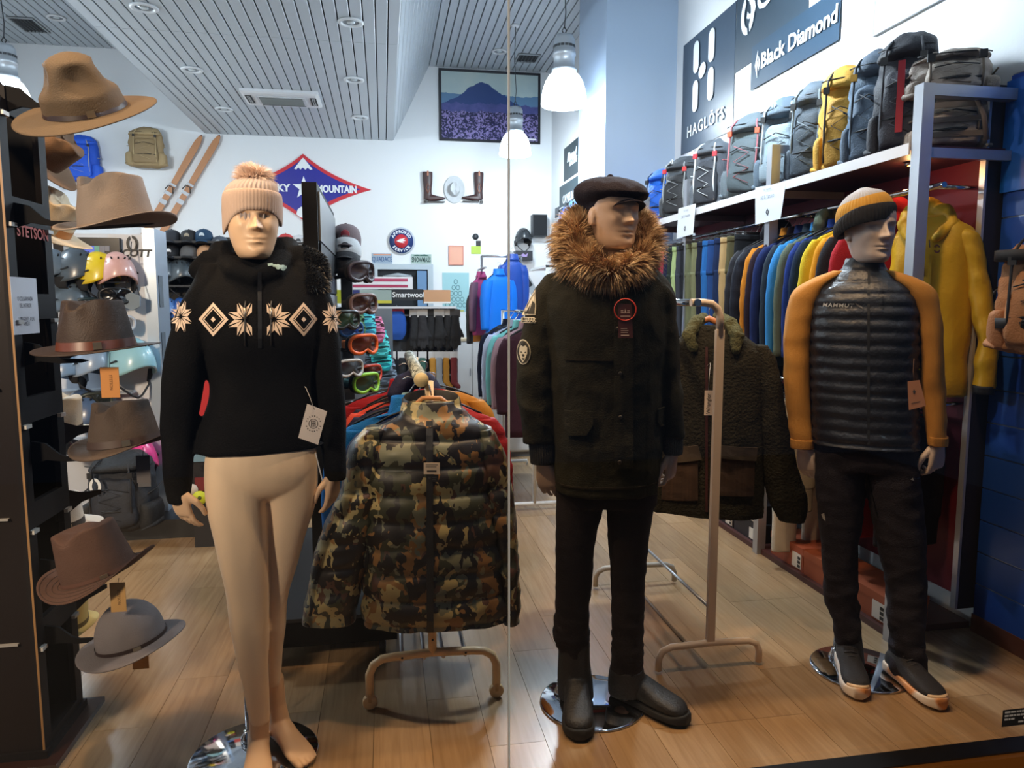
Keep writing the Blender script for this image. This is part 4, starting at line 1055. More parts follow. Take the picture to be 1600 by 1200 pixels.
MB().box(lx(XF - .005), lx(XF + .001), ly(YN - .003), ly(YN), .03, 2.06).build('edge_strip', EDG, HT)
MB().box(lx(XB), lx(XF - .018), ly(YF - .016), ly(YF), .03, 2.06).build('back_panel', TD, HT)
MB().box(lx(XB), lx(XB + .016), ly(YN), ly(YF), .03, 2.06).build('side_panel', TD, HT)
MB().box(lx(-1.36), lx(-1.345), ly(YN + .03), ly(YF - .03), .03, 2.0).build('inner_panel', TD, HT)
for z in (.4, .8, 1.2, 1.6):
    MB().box(lx(XB + .03), lx(XF - .05), ly(YN - .012), ly(YN), z, z + .006).build('slot_edge', M((150, 148, 146), .5), HT)
MB().box(lx(XB - .03), lx(XF + .05), ly(YN - .05), ly(YF + .06), 0, .02).build('base_board', M((52, 28, 20), .35), HT)
MB().box(lx(XB), lx(XF + .01), ly(YN - .01), ly(YF + .01), .02, .045).build('plinth', TB, HT)
# fanned top arms
for y, s in ((2.45, -1), (2.6, 1)):
    pr = [(0, 0), (-.10, .14), (-.22, .2), (-.22, .16), (-.12, .10), (-.05, 0)]
    MB().prism([(a, b) for a, b in pr], .012, basis((lx(-1.10), ly(y), 2.06), (1, 0, 0), (0, 0, 1))).build('top_fin', TB, HT)
# red lettering and a paper notice hung in the face
text('lettering', 'STETSON', .048, M((170, 60, 48), .6), HT, basis((lx(XF + .002), ly(2.575), at(35, 362, x=XF).z), (0, 1, 0), (0, 0, 1)), ext=.0005, bold=.001, sx=1.05)
na = at(15, 432, x=XF + .004); nb2 = at(62, 520, x=XF + .004)
NT = thing('paper_notice', 'small white paper notice taped on the dark hat tower', 'notice', (XF + .004, (na.y + nb2.y) / 2, nb2.z))
wy = (nb2.y - na.y) / 2; hz = na.z - nb2.z
MB().box(0, .0008, -wy, wy, 0, hz).build('sheet', M((214, 216, 226), .8), NT)
for s_, z_ in (('O COLGAR NADA', .62), ('DEL INTERIOR', .50), ('Y PREGUNTE A UN', .26), ('AMIGO', .18)):
    text('print', s_, .019, M((70, 72, 88), .8), NT, basis((.0012, 0, hz * z_), (0, 1, 0), (0, 0, 1)), ext=.0, sx=.62)
# brackets reaching out to the hats
def bracket(z, y=2.50, ln=.10, side=1):
    mb = MB(); pr = [(0, 0), (.04, -.008), (.08, -.045), (ln, -.052), (ln + .06, -.054), (ln + .08, -.06), (ln + .06, -.066), (.10, -.068), (.04, -.06), (0, -.075)]
    mb.prism(pr, .010, basis((lx(XF), ly(y) + .005, z), (side, 0, 0), (0, 0, 1)))
    mb.build('hat_arm', TD, HT)
for z in (2.09, 1.75, 1.33, 1.02, .64, .42): bracket(z + .012, 2.47)
for z in (1.30, .78, .42, 1.02):   # arms of the rear face
    MB().prism([(0, 0), (.10, -.04), (.18, -.05), (.18, -.065), (.10, -.075), (0, -.12)], .010, basis((lx(-1.13), ly(YF) - .02, z + .05), (.55, 1, 0), (0, 0, 1))).build('hat_arm', TB, HT)
# ---- hats
def hat(name, label, loc, rx, ry, crx, cry, ch, col, curlx=.03, curly=-.01, pinch=.018, crease=.02, tilt=(0, 0, 0), taper=.82, band=None, bandh=.02, group=None, flat=False, dome=False, cat='hat', peaks=False, rough=.75, sag=0.0, thick=.003, stitch=0):
    t = thing(name, label, cat, loc, 0, group); t.rotation_euler = tilt
    seg = 72; vs = []; fs = []
    # crown
    rows = []
    N = 22
    for i in range(N + 1):
        u = i / N
        if peaks: k = (1 - .16 * u) * math.sqrt(max(0, 1 - (u * .99) ** 3.6)); zz = u * ch
        elif dome: k = math.sqrt(max(0, 1 - (u * .985) ** 2.3)); zz = u * ch
        else:
            if u < .75: k = 1 - (1 - taper) * (u / .75) ** 1.1; zz = u / .75 * ch * .93
            else:
                w = (u - .75) / .25; k = taper * math.sqrt(max(0, 1 - (w * .995) ** 3)); zz = ch * .93 + ch * .07 * math.sin(w * math.pi / 2)
        rows.append((k, zz))
    for k, zz in rows:
        for j in range(seg):
            a = 2 * math.pi * j / seg; x = crx * k * math.cos(a); y = cry * k * math.sin(a); z = zz; h = zz / ch
            if not dome:
                f = max(0, (h - .35) / .65)
                # front (-Y) pinches on both sides, lengthwise crease on top
                if peaks:
                    for pa in (math.pi * .25, math.pi * .75, math.pi * 1.25, math.pi * 1.75):
                        g = gz(math.atan2(math.sin(a - pa), math.cos(a - pa)), 0, .55); x -= pinch * 1.15 * math.sin(min(1, f * 1.3) * math.pi) ** .8 * g * math.cos(a); y -= pinch * 1.15 * math.sin(min(1, f * 1.3) * math.pi) ** .8 * g * math.sin(a)
                else:
                    for pa in (-math.pi / 2 - .62, -math.pi / 2 + .62):
                        g = gz(math.atan2(math.sin(a - pa), math.cos(a - pa)), 0, .36); x -= pinch * f * g * math.cos(a) * 1.3; y -= pinch * f * g * math.sin(a)
                    z += crease * .5 * f * gz(y, -cry * .6, cry * .5)
                    if h > .8: z -= crease * 1.5 * gz(x, 0, crx * .26) * min(1, (h - .8) / .13) * (1 - .25 * y / cry)
            vs.append((x, y, z))
    for i in range(N):
        for j in range(seg): fs.append((i * seg + j, i * seg + (j + 1) % seg, (i + 1) * seg + (j + 1) % seg, (i + 1) * seg + j))
    fs.append(tuple(N * seg + j for j in range(seg)))
    me = pym(vs, fs); mat = M(col, rough, bump=.25, bs=260, var=.14, vs_=14, spec=.3)
    wrinkle(me, .0014, 16, len(label), True)
    addo('crown', me, mat, t)
    # brim, top skin then underside
    vs = []; fs = []; NR = 12
    def brim(rr, a, dz):
        k = rr; x = (crx * .97 + (rx - crx * .97) * k) * math.cos(a); y = (cry * .97 + (ry - cry * .97) * k) * math.sin(a)
        z = curlx * k ** 2.2 * math.cos(a) ** 2 + curly * k ** 1.6 * math.sin(a) ** 2 - sag * k
        return (x, y, z + dz)
    prof = [(i / NR, 0) for i in range(NR + 1)] + [(1.004, -thick / 2)] + [(1 - i / NR, -thick) for i in range(NR + 1)]
    for r, dz in prof:
        for j in range(seg): vs.append(brim(r, 2 * math.pi * j / seg, dz))
    for i in range(len(prof) - 1):
        for j in range(seg): fs.append((i * seg + j, i * seg + (j + 1) % seg, (i + 1) * seg + (j + 1) % seg, (i + 1) * seg + j))
    fs = [tuple(reversed(f)) for f in fs]
    bo = addo('brim', pym(vs, fs), mat, t)
    for sidx in range(stitch):
        r = .2 + .7 * sidx / max(1, stitch - 1)
        MB().tube([brim(r, 2 * math.pi * j / 48, .0006) for j in range(48)], .0007, 4, closed=True).build('stitching', M(tuple(max(0, c * .7) for c in col), .8), bo)
    if band:
        rows_ = []; mb = MB(); n = 64
        for zz, o in ((.001, .0025), (bandh, .0025)):
            for j in range(n):
                a = 2 * math.pi * j / n; kk = (1 - (1 - taper) * (min(zz / ch / .7, 1)) ** 1.1) if not dome else math.sqrt(max(0, 1 - (zz / ch) ** 2.3))
                rows_.append(((crx * kk + o) * math.cos(a), (cry * kk + o) * math.sin(a), zz))
        mb.add(rows_, [(j, (j + 1) % n, n + (j + 1) % n, n + j) for j in range(n)], True)
        bd = mb.build('hat_band', band, t)
        MB().cbox((crx * .72, -cry * .74, bandh * .5), .022, .006, bandh * .8, Matrix.Rotation(.72, 4, 'Z')).build('buckle', M((170, 160, 140), .3, .9), bd)
    return t
LB = M((40, 22, 18), .4, spec=.6)
def hp(px, py, y): p = at(px, py, y=y); return p
def tag_card(t_, px0, py0, px1, py1, y, col, txt=None, strpt=None, label=None, name='hang_tag', cat='tag', group='swing tags hanging from the hats'):
    a = at(px0, py0, y=y); b = at(px1, py1, y=y); w = b.x - a.x; h = a.z - b.z
    tg = thing(name, label, cat, ((a.x + b.x) / 2, y, b.z), 0, group)
    MB().box(-w / 2, w / 2, -.001, .001, 0, h).build('card', M(col, .6), tg)
    if txt: text('print', txt, h * .12, M((50, 34, 24), .7), tg, front(w * .05, -.0016, h * .5) @ Matrix.Rotation(-math.pi / 2, 4, 'Z'), ext=.0)
    if strpt:
        s = at(strpt[0], strpt[1], y=y); MB().tube([(0, 0, h * .92), (s.x - (a.x + b.x) / 2, .01, s.z - b.z)], .0009, 5).build('cord', M((24, 22, 22), .7), tg)
    return tg
q = hp(134, 172, 2.38); hat('campaign_hat', 'brown wide-brimmed campaign hat with pinched peak, topmost on the tower', q, .192, .20, .112, .112, .155, (84, 70, 54),   .0, -.012, .027, .0, (.52, .04, -.35), .62, LB, .022, peaks=True, rough=.7)
q = hp(184, 352, 2.36); hat('felt_hat', 'light taupe felt hat with upturned brim, second from the top', q, .160, .17, .100, .108, .138, (136, 124, 116), .026, -.006, .016, .022, (.12, -.06, -.5), .86, M((136, 116, 102), .7), .006)
q = hp(152, 543, 2.37); hat('felt_hat', 'dark brown flat-brimmed felt hat with feather band, middle of the tower', q, .178, .165, .104, .108, .140, (56, 44, 38), .006, -.004, .018, .02, (.06, -.03, -.4), .80, M((96, 48, 30), .35, spec=.6), .026, rough=.55)
q = hp(196, 692, 2.36); hat('felt_hat', 'brown fedora half hidden by the woman mannequin sleeve', q, .150, .155, .098, .104, .128, (74, 62, 54), .020, -.02, .020, .02, (.02, -.10, -.4), .80, M((58, 40, 32), .6), .022)
q = hp(155, 893, 2.37); hat('fabric_hat', 'brown waxed fabric hat with soft turned-up brim', q, .172, .16, .106, .106, .150, (84, 60, 50), .036, -.022, .008, .012, (.10, -.26, -.3), .84, M((88, 54, 40), .7), .012, rough=.8, stitch=4)
q = hp(206, 1000, 2.38); hat('fabric_hat', 'grey-taupe sun hat with drawstring buckle, lowest on the tower', q, .158, .16, .100, .104, .128, (120, 114, 116), .004, -.015, .0, .0, (.06, -.16, -.3), .8, LB, .012, dome=True, stitch=0)
# feather / trims
# hats on the far side of the tower, partly hidden
q = hp(66, 232, 2.98); hat('felt_hat', 'brown brim of a hat hung behind the tower under the campaign hat', q, .17, .16, .095, .10, .11, (122, 92, 66), .02, -.01, .015, .02, (.1, 1.15, 0), .82)
q = hp(72, 348, 3.0); hat('straw_hat', 'cream straw hat showing behind the tower beside the taupe hat', q, .17, .16, .09, .10, .115, (222, 204, 176), .03, -.02, .015, .02, (.1, .75, 0), .82, M((180, 120, 64), .7), .03)
q = hp(88, 668, 2.98); hat('straw_hat', 'white hat with dark band showing behind the tower, mid height', q, .105, .14, .085, .095, .13, (232, 228, 216), .02, -.02, .01, .015, (.1, .22, 0), .82, M((60, 50, 44), .7), .03)
q = hp(92, 818, 2.98); hat('straw_hat', 'white wide-brimmed hat behind the tower beside the folded black bag', q, .15, .15, .085, .095, .12, (236, 236, 232), .01, -.02, .01, .015, (.1, .1, 0), .82, M((50, 46, 46), .7), .03)
q = hp(98, 968, 2.96); hat('straw_hat', 'yellowish hat behind the tower above the grey sun hat', q, .12, .14, .085, .095, .11, (206, 190, 128), .02, -.03, .01, .015, (.1, .25, 0), .82, M((90, 78, 50), .7), .02)
tag_card(None, 156, 574, 188, 621, 2.30, (196, 132, 66), 'STETSON', (170, 552), 'orange kraft swing tag under the middle dark brown hat')
tag_card(None, 171, 911, 198, 955, 2.28, (196, 154, 96), 'STETSON', (184, 905), 'pale kraft swing tag hanging from the brown waxed hat')
tag_card(None, 206, 1018, 233, 1044, 2.34, (206, 140, 52), None, None, 'orange folded tag below the grey sun hat brim')
tag_card(None, 212, 712, 236, 754, 2.34, (86, 82, 84), None, (222, 700), 'dark grey swing tag below the brown fedora brim')
# ================================================================ HANGING GARMENTS (generic builders, local frame: X across, Y thickness, Z from the rail down)
HOOKM = M((190, 192, 196), .25, .9); WOODH = M((176, 122, 74), .5)
def hanger(t, w=.42, wood=True, zr=0.0, col=None):
    hk = MB().tube([(0, 0, -.085), (0, 0, -.05), (.012, 0, -.03), (.026, 0, -.012), (.022, 0, .010), (0, 0, .016), (-.02, 0, .006)], .0022, 7)
    hk.build('hanger_hook', HOOKM, t)
    pts = [(-w / 2, 0, -.155), (-w * .3, 0, -.115), (-.03, 0, -.09), (.03, 0, -.09), (w * .3, 0, -.115), (w / 2, 0, -.155)]
    MB().tube(pts, [.008, .010, .012, .012, .010, .008] if wood else .004, 8).build('hanger_bar', col or (WOODH if wood else BLACK), t)
def jacket_rows(w, L, th, zs=-.085):
    """body rows from collar to hem"""
    return [(0, 0, zs, .055, .045, 2.2, 0), (0, 0, zs - .03, .075, .05, 2.3, 0), (0, 0, zs - .05, w * .30, th * .55, 2.3, 0), (0, 0, zs - .09, w * .46, th * .8, 2.3, 0), (0, 0, zs - .16, w * .5, th * .95, 2.4, 0),
            (0, 0, zs - .30, w * .49, th, 2.4, 0), (0, 0, zs - L * .65, w * .49, th, 2.4, 0), (0, 0, zs - L, w * .5, th * 1.02, 2.5, 0)]
def hung_jacket(name, label, cat, loc, rz, w=.46, L=.68, th=.05, mat=None, puff=0, hood=False, sleeve=None, slen=.6, seed=0, wood=False, group=None, spread=.0, zip_=None, hang=True, cuffm=None, collar=.05, sx=0.0, n=40, lining=None, hangerc=None):
    t = thing(name, label, cat, loc, rz, group)
    if hang: hanger(t, w * .8, wood, col=hangerc)
    v, f = rings(jacket_rows(w, L, th), n, 34); v = [Vector(q) for q in v]
    if puff:
        for q in v:
            if q.z < -.15:
                k = abs(math.sin(-q.z / puff * math.pi)) ** .5; r = Vector((q.x * .25, q.y, 0));
                if r.length > 0: q += r.normalized() * (.010 * k - .003)
    me = pym(v, f); wrinkle(me, .007, 8, seed + 1, True, .6)
    addo('jacket_body', me, mat, t)
    sm = sleeve or mat
    for s in (-1, 1):
        rows = [(s * w * .40, 0, -.175, .05, th * .8, 2.2, 0), (s * (w * .47), 0, -.24, .058, th * .95, 2.2, 0), (s * (w * .52 + spread * .3), 0, -.36, .056, th * .95, 2.2, 0), (s * (w * .54 + spread * .7), sx, -.2 - slen * .6, .052, th * .85, 2.2, 0), (s * (w * .54 + spread), sx * 1.5, -.2 - slen, .042, th * .75, 2.2, 0)]
        v, f = rings(rows, 30 if puff else 22, 20); v = [Vector(q) for q in v]
        if puff:
            for q in v:
                k = abs(math.sin(-q.z / puff * math.pi)) ** .5; q.y *= 1 + .16 * k; q.x += s * .006 * k
        me = pym(v, f); wrinkle(me, .006, 10, seed + 5 + s, True, 1.2)
        o = addo('sleeve', me, sm, t)
        if cuffm:
            r = rows[-1]; MB().add(*rings([(r[0], r[1], r[2] + .02, r[3] * 1.04, r[4] * 1.06, 2.2, 0), (r[0], r[1], r[2] - .025, r[3], r[4], 2.2, 0)], 4, 20), True).build('cuff', cuffm, o)
    # collar / hood
    if hood:
        c = remesh([caps([(-.075, -.01, -.135), (-.085, -.02, -.085), (-.05, .0, -.035), (.0, .012, -.02), (.05, .0, -.035), (.085, -.02, -.085), (.075, -.01, -.135)], [.022, .034, .04, .042, .04, .034, .022], 14), caps([(-.05, .02, -.10), (.05, .02, -.10)], [.05, .05], 12)], .008, 3)
        addo('hood', wrinkle(c, .006, 14, seed, True), mat, t)
    else:
        cv_, cf2 = rings([(0, 0, -.125, .080, .048, 2.2, 0), (0, 0, -.10, .070, .044, 2.2, 0), (0, .002, -.075, .064, .040, 2.2, .0), (0, .004, -.055, .060, .036, 2.2, .0), (0, .004, -.060, .052, .030, 2.2, 0), (0, .004, -.075, .048, .026, 2.2, 0)], 14, 24)
        addo('collar', pym(cv_, cf2), lining or mat, t)
    if zip_: MB().box(-.005, .005, -th * 1.12, -th * .9, -.12 - L * .96 + .04, -.13).build('zip', zip_, t)
    return t
def hung_trousers(name, label, loc, rz, w=.36, L=.95, th=.035, mat=None, seed=0, group=None, folded=False, band=None):
    t = thing(name, label, 'trousers', loc, rz, group)
    MB().tube([(0, 0, -.05), (.012, 0, -.03), (.024, 0, -.012), (.02, 0, .010), (0, 0, .016), (-.018, 0, .006)], .002, 6).build('hanger_hook', HOOKM, t)
    MB().tube([(-w / 2, 0, -.055), (w / 2, 0, -.055)], .005, 6).build('hanger_bar', BLACK, t)
    for s in (-1, 1): MB().box(s * w * .34 - .008, s * w * .34 + .008, -.012, .012, -.085, -.05).build('clip', HOOKM, t)
    top = [(0, 0, -.07, w * .5, th * .7, 3, 0), (0, 0, -.12, w * .5, th * .8, 3, 0), (0, 0, -.30, w * .52, th, 3, 0)]
    me = pym(*rings(top, 14, 26)); wrinkle(me, .005, 10, seed, True)
    addo('seat', me, mat, t)
    for s in (-1, 1):
        rows = [(s * w * .25, 0, -.27, w * .265, th, 2.8, 0), (s * w * .255, 0, -.5, w * .235, th * .95, 2.8, 0), (s * w * .26, 0, -.05 - L * .8, w * .21, th * .85, 2.8, 0), (s * w * .26, 0, -.05 - L, w * .2, th * .8, 2.8, 0)]
        me = pym(*rings(rows, 26, 18)); wrinkle(me, .006, 9, seed + 2 + s, True, .5); addo('leg', me, mat, t)
    MB().add(*rings([(0, 0, -.072, w * .505, th * .78, 3, 0), (0, 0, -.105, w * .505, th * .84, 3, 0)], 4, 26), True).build('waistband', band or mat, t)
    return t
# ---------------------------------------------------------------- rolling rail with the camouflage jacket
CRM = M((236, 200, 150), .35); fL = at(578, 1104, z=.03); fR = at(778, 1085, z=.03)
xl, xr_, yf_ = fL.x, fR.x, 2.55
xc = at(676, 1030, y=2.55).x
RK = thing('rolling_garment_rack', 'cream tubular rolling clothes rack under the camouflage jacket', 'clothes rack', (xc, yf_, 0))
yb_ = 1.15
def footbar(y, parent, k=1.0):
    a = (xl - xc) * k; b = (xr_ - xc) * k
    MB().tube([(a, y, .05), (a, y, .13), (a + .015, y, .165), (a + .045, y, .185), (a + .09, y, .19), (0, y, .195), (b - .09, y, .19), (b - .045, y, .185), (b - .015, y, .165), (b, y, .13), (b, y, .05)], .0155, 14).build('foot_bar', CRM, parent)
    for x in (a, b):
        MB().lathe([(.001, -.012), (.024, -.012), (.027, -.007), (.027, .007), (.024, .012), (.001, .012)], 24, mat=Matrix.Translation((x, y - .0, .027)) @ Matrix.Rotation(math.pi / 2, 4, 'X')).build('caster', M((232, 196, 146), .35), parent)
        MB().box(x - .006, x + .006, y - .016, y + .016, .03, .06).build('caster_fork', M((200, 160, 110), .4), parent)
footbar(0, RK); footbar(yb_, RK, .62)
for y in (0, yb_):
    MB().tube([(0, y, .19), (0, y, 1.19)], .0155, 14).build('post', CRM, RK)
for x in (-.11, -.03, .04, .12):
    MB().tube([(x, 0, .175), (x * .95, yb_, .175)], .007, 8).build('shelf_bar', STEEL, RK)
wrapm = ramp_mat('printed_rail_wrap', [(0, (40, 44, 40)), (.45, (168, 176, 160)), (.5, (56, 60, 56)), (.56, (206, 210, 196)), (1, (120, 128, 112))], 70, 'CONSTANT', 2)
MB().tube([(-.03, -.05, 1.20), (-.03, yb_, 1.20)], .025, 14).build('rail', wrapm, RK)
MB().lathe([(.001, -.004), (.025, -.004), (.025, .006), (.001, .006)], 20, mat=Matrix.Translation((-.03, -.053, 1.20)) @ Matrix.Rotation(math.pi / 2, 4, 'X')).build('rail_end', M((206, 186, 140), .5), RK)
for x in (-.11, .12): MB().lathe([(.001, 0), (.004, 0), (.004, -.002)], 8, mat=Matrix.Translation((x, -.016, .19)) @ Matrix.Rotation(-math.pi / 2, 4, 'X')).build('bolt', BLACK, RK)
MB().lathe([(.001, 0), (.004, 0), (.004, -.002)], 8, mat=Matrix.Translation((0, -.0165, .25)) @ Matrix.Rotation(-math.pi / 2, 4, 'X')).build('bolt', BLACK, RK)
CAMO = bpy.data.materials.new('camouflage'); CAMO.use_nodes = True; nt = CAMO.node_tree; b_ = nt.nodes['Principled BSDF']
b_.inputs['Roughness'].default_value = .42; b_.inputs['Specular IOR Level'].default_value = .4
tc = nt.nodes.new('ShaderNodeTexCoord'); prev = None
for i, (th_, col) in enumerate(((.49, (58, 60, 44)), (.545, (170, 156, 110)), (.565, (140, 104, 62)), (.61, (84, 58, 46)), (.585, (116, 118, 98)), (.542, (22, 18, 17)))):
    mp = nt.nodes.new('ShaderNodeMapping'); mp.inputs['Location'].default_value = (i * 3.7, i * 1.9, i * 5.3); mp.inputs['Scale'].default_value = (1.1, .8, .8)
    n = nt.nodes.new('ShaderNodeTexNoise'); n.inputs['Scale'].default_value = 8.5 + i * 1.1; n.inputs['Detail'].default_value = 2.6; n.inputs['Roughness'].default_value = .62; n.inputs['Distortion'].default_value = .35
    g = nt.nodes.new('ShaderNodeMath'); g.operation = 'GREATER_THAN'; g.inputs[1].default_value = th_
    mx = nt.nodes.new('ShaderNodeMix'); mx.data_type = 'RGBA'; mx.inputs['B'].default_value = lin(col)
    nt.links.new(tc.outputs['Object'], mp.inputs['Vector']); nt.links.new(mp.outputs['Vector'], n.inputs['Vector']); nt.links.new(n.outputs['Fac'], g.inputs[0]); nt.links.new(g.outputs[0], mx.inputs['Factor'])
    if prev is None: mx.inputs['A'].default_value = lin((30, 25, 24))
    else: nt.links.new(prev, mx.inputs['A'])
    prev = mx.outputs['Result']
nt.links.new(prev, b_.inputs['Base Color'])
FC = Fr((at(672, 700, y=2.50).x, 2.50))
cj = thing('puffer_jacket', 'camouflage puffer jacket hanging at the front of the rolling rack', 'jacket', FC.b, FC.a)
cb = [(628, 634, 716, .060, .0), (640, 628, 724, .070, .0), (655, 615, 738, .082, .0), (675, 588, 762, .095, .0), (705, 572, 775, .105, .0), (760, 566, 778, .115, .0), (830, 566, 788, .118, .0), (900, 568, 796, .118, .0), (950, 568, 800, .116, .0), (972, 572, 800, .105, 0)]
v, f = stack(FC, cb, 130, 56); v = [Vector(q) for q in v]; c0 = FC.L(680, 800); zt = FC.L(680, 640).z
for q in v:
    k = abs(math.sin((zt - q.z) / .092 * math.pi)) ** .5; r = Vector(((q.x - c0.x) * .4, q.y, 0)); q += r.normalized() * (.016 * k - .005) * min(1, max(0, (zt - q.z) / .05))
me = pym(v, f); wrinkle(me, .011, 11, 3, True, 1.0); cjv = bvh_of(me); addo('jacket_body', me, CAMO, cj)
for rows, sd in (([(668, 572, 610, .06, .0), (700, 545, 606, .08, .0), (760, 533, 600, .085, .0), (820, 506, 590, .085, .0), (880, 488, 574, .08, .0), (940, 476, 560, .072, .0), (970, 473, 556, .06, .0)], 4),
                 ([(668, 738, 768, .06, .0), (700, 742, 785, .08, .0), (760, 752, 800, .085, .0), (820, 762, 806, .085, .0), (880, 772, 810, .08, .0), (940, 780, 812, .072, .0), (968, 784, 812, .06, .0)], 5)):
    v, f = stack(FC, rows, 90, 30); v = [Vector(q) for q in v]
    for q in v: q.y *= 1 + .16 * abs(math.sin((zt - q.z) / .088 * math.pi)) ** .5
    me = pym(v, f); wrinkle(me, .010, 11, sd, True, 1.3); addo('sleeve', me, CAMO, cj)
# stand collar with dark lining
cp = FC.L(674, 634)
rim = []; N = 40
def ring_at(dz, rx, ry, tl=0): return [(cp.x + rx * math.cos(2 * math.pi * j / N), ry * math.sin(2 * math.pi * j / N), cp.z + dz + (.018 * math.sin(2 * math.pi * j / N))) for j in range(N)]
L0 = [ring_at(-.06, .118, .072), ring_at(-.02, .108, .068), ring_at(.022, .100, .062), ring_at(.032, .094, .056), ring_at(.024, .086, .050), ring_at(-.03, .088, .052), ring_at(-.06, .09, .054)]
vs_c = [p for r in L0 for p in r]; fc_ = [(i * N + j, i * N + (j + 1) % N, (i + 1) * N + (j + 1) % N, (i + 1) * N + j) for i in range(3) for j in range(N)]
addo('collar', wrinkle(pym(vs_c[:4 * N], fc_), .005, 20, 3), CAMO, cj)
addo('lining', pym(vs_c[3 * N:], [(i * N + j, i * N + (j + 1) % N, (i + 1) * N + (j + 1) % N, (i + 1) * N + j) for i in range(3) for j in range(N)] + [tuple(3 * N + j for j in range(N))]), M((18, 17, 18), .7), cj)
decal('neck_label', FC, [smallcircle(669, 623, 7, 16)], bvh_of(pym([(c[0], .045, c[2] + .0) for c in [(cp.x - .2, 0, cp.z - .2), (cp.x + .2, 0, cp.z - .2), (cp.x + .2, 0, cp.z + .2), (cp.x - .2, 0, cp.z + .2)]], [(0, 1, 2, 3)])), M((90, 86, 80), .7), cj)
panel('front_zip_strip', FC, [(666, 652), (676, 652), (677, 965), (667, 965)], cjv, M((18, 17, 17), .5), cj, .006, .006)
yy = chest_y(FC, cjv, 672, 735) - .012
card('price_ticket', FC, [(662, 723), (687, 723), (687, 741), (662, 741)], yy, M((226, 208, 186), .6), cj, emblem=[[(665, 726), (684, 726), (684, 727), (665, 727)], [(665, 729), (682, 729), (682, 730), (665, 730)], [(667, 735), (682, 735), (682, 738), (667, 738)]])
card('brand_label', FC, [(666, 742), (685, 742), (685, 753), (666, 753)], yy + .002, M((24, 24, 25), .6), cj, emblem=[smallcircle(671, 747, 2.2, 10), [(675, 746), (682, 746), (682, 747), (675, 747)], [(675, 749), (681, 749), (681, 750), (675, 750)]])
panel('pocket_zip', FC, [(573, 868), (577, 850), (579, 850), (576, 885), (573, 890)], cjv, M((16, 15, 15), .5), cj, .005, .004)
MB().tube([FC.L(674, 618, .02), FC.L(671, 604, .03), FC.L(666, 590, .05)], .003, 8).build('hanger_hook', HOOKM, cj)
MB().tube([FC.L(640, 640, .0), FC.L(660, 622, .0), FC.L(688, 622, .0), FC.L(715, 642, .0)], .008, 8).build('hanger_bar', WOODH, cj)
# the jackets behind it on the same rail
zr = 1.175; xrl = xc - .03
behind = [(2.62, (40, 52, 86), .44, .66, .03, 'navy jacket directly behind the camouflage jacket', 0, False), (2.70, (28, 110, 190), .50, .64, .035, 'bright blue shell jacket, edge showing left of the camouflage', 0, False),
          (2.78, (120, 150, 160), .47, .60, .03, 'pale teal jacket behind the blue one on rolling rack', 0, False), (2.88, (150, 34, 34), .52, .86, .04, 'long red quilted jacket showing right of the camouflage', .05, False),
          (2.98, (38, 40, 66), .50, .62, .035, 'dark navy jacket with red trim, mid rolling rack', 0, True), (3.09, (186, 70, 58), .54, .60, .035, 'salmon red jacket, third from rack back', 0, False),
          (3.20, (34, 34, 48), .50, .62, .035, 'black and red jacket second from rack back', 0, False), (3.32, (150, 28, 34), .56, .60, .04, 'crimson jacket at the back left of the rolling rack', 0, False), (3.44, (168, 112, 38), .60, .66, .045, 'mustard fleece jacket at the rear of the rolling rack', 0, False)]
for i, (y, col, w, L, th, lb, puff, hd) in enumerate(behind):
    hung_jacket('hung_jacket', lb, 'jacket', (xrl + (.05 if i in (3, 8) else -.04 if i in (1, 7) else 0), y, zr), 0, w, L, th, cloth(col, .15, .3, .6), puff, hd, None, .52, i * 3, False, n=30)
# ---------------------------------------------------------------- white rack with the sherpa jacket
WR = thing('garment_rack', 'white tubular clothes rack standing behind the parka mannequin', 'clothes rack', (1.262, 2.61, 0))
RKM = M((236, 214, 190), .35)
for y, mt in ((0, RKM), (.88, M((190, 182, 170), .35))):
    MB().tube([(-.215, y, .013), (-.215, y, .06), (-.20, y, .09), (-.165, y, .105), (0, y, .11), (.165, y, .105), (.20, y, .09), (.213, y, .06), (.213, y, .013)], .0135, 12).build('foot_bar', mt, WR)
    MB().box(-.016, .016, y - .010, y + .010, .11, 1.36).build('post', mt, WR)
zt_ = 1.455
for y in (0, .88):
    MB().tube([(0, y, 1.34), (0, y, 1.41), (-.012, y + .0, 1.44), (-.035, y, 1.458), (-.07, y, 1.463), (-.12, y, 1.463)], .0145, 12).build('top_bend', RKM if y == 0 else M((200, 200, 200), .4), WR)
MB().tube([(-.10, -.02, 1.463), (-.10, .90, 1.463)], .014, 12).build('rail', CHROME, WR)
for x in (-.06, .06):
    MB().tube([(x * .2, 0.0, .24), (x * .2, .88, .24)], .007, 8).build('brace_bar', STEEL, WR) if x > 0 else MB().tube([(-.1, 0, .11), (-.1, .88, .11)], .006, 8).build('brace_bar', M((90, 76, 66), .5), WR)
FS = Fr((at(1130, 650, y=2.90).x, 2.90))
sj = thing('fleece_jacket', 'dark olive sherpa fleece jacket on the white rack', 'jacket', FS.b, FS.a)
SH = M((48, 46, 38), .95, bump=1.0, bs=90, var=.25, vs_=40, spec=.1)
sb = [(508, 1082, 1148, .05, .0), (520, 1070, 1158, .065, .0), (540, 1052, 1186, .085, .0), (565, 1042, 1204, .095, .0), (620, 1040, 1196, .10, .0), (700, 1036, 1194, .10, .0), (770, 1030, 1194, .10, .0), (795, 1028, 1193, .095, .0)]
me = pym(*stack(FS, sb, 60, 44)); wrinkle(me, .008, 8, 4, True); wrinkle(me, .004, 60, 9, False); sv = bvh_of(me); addo('jacket_body', me, SH, sj)
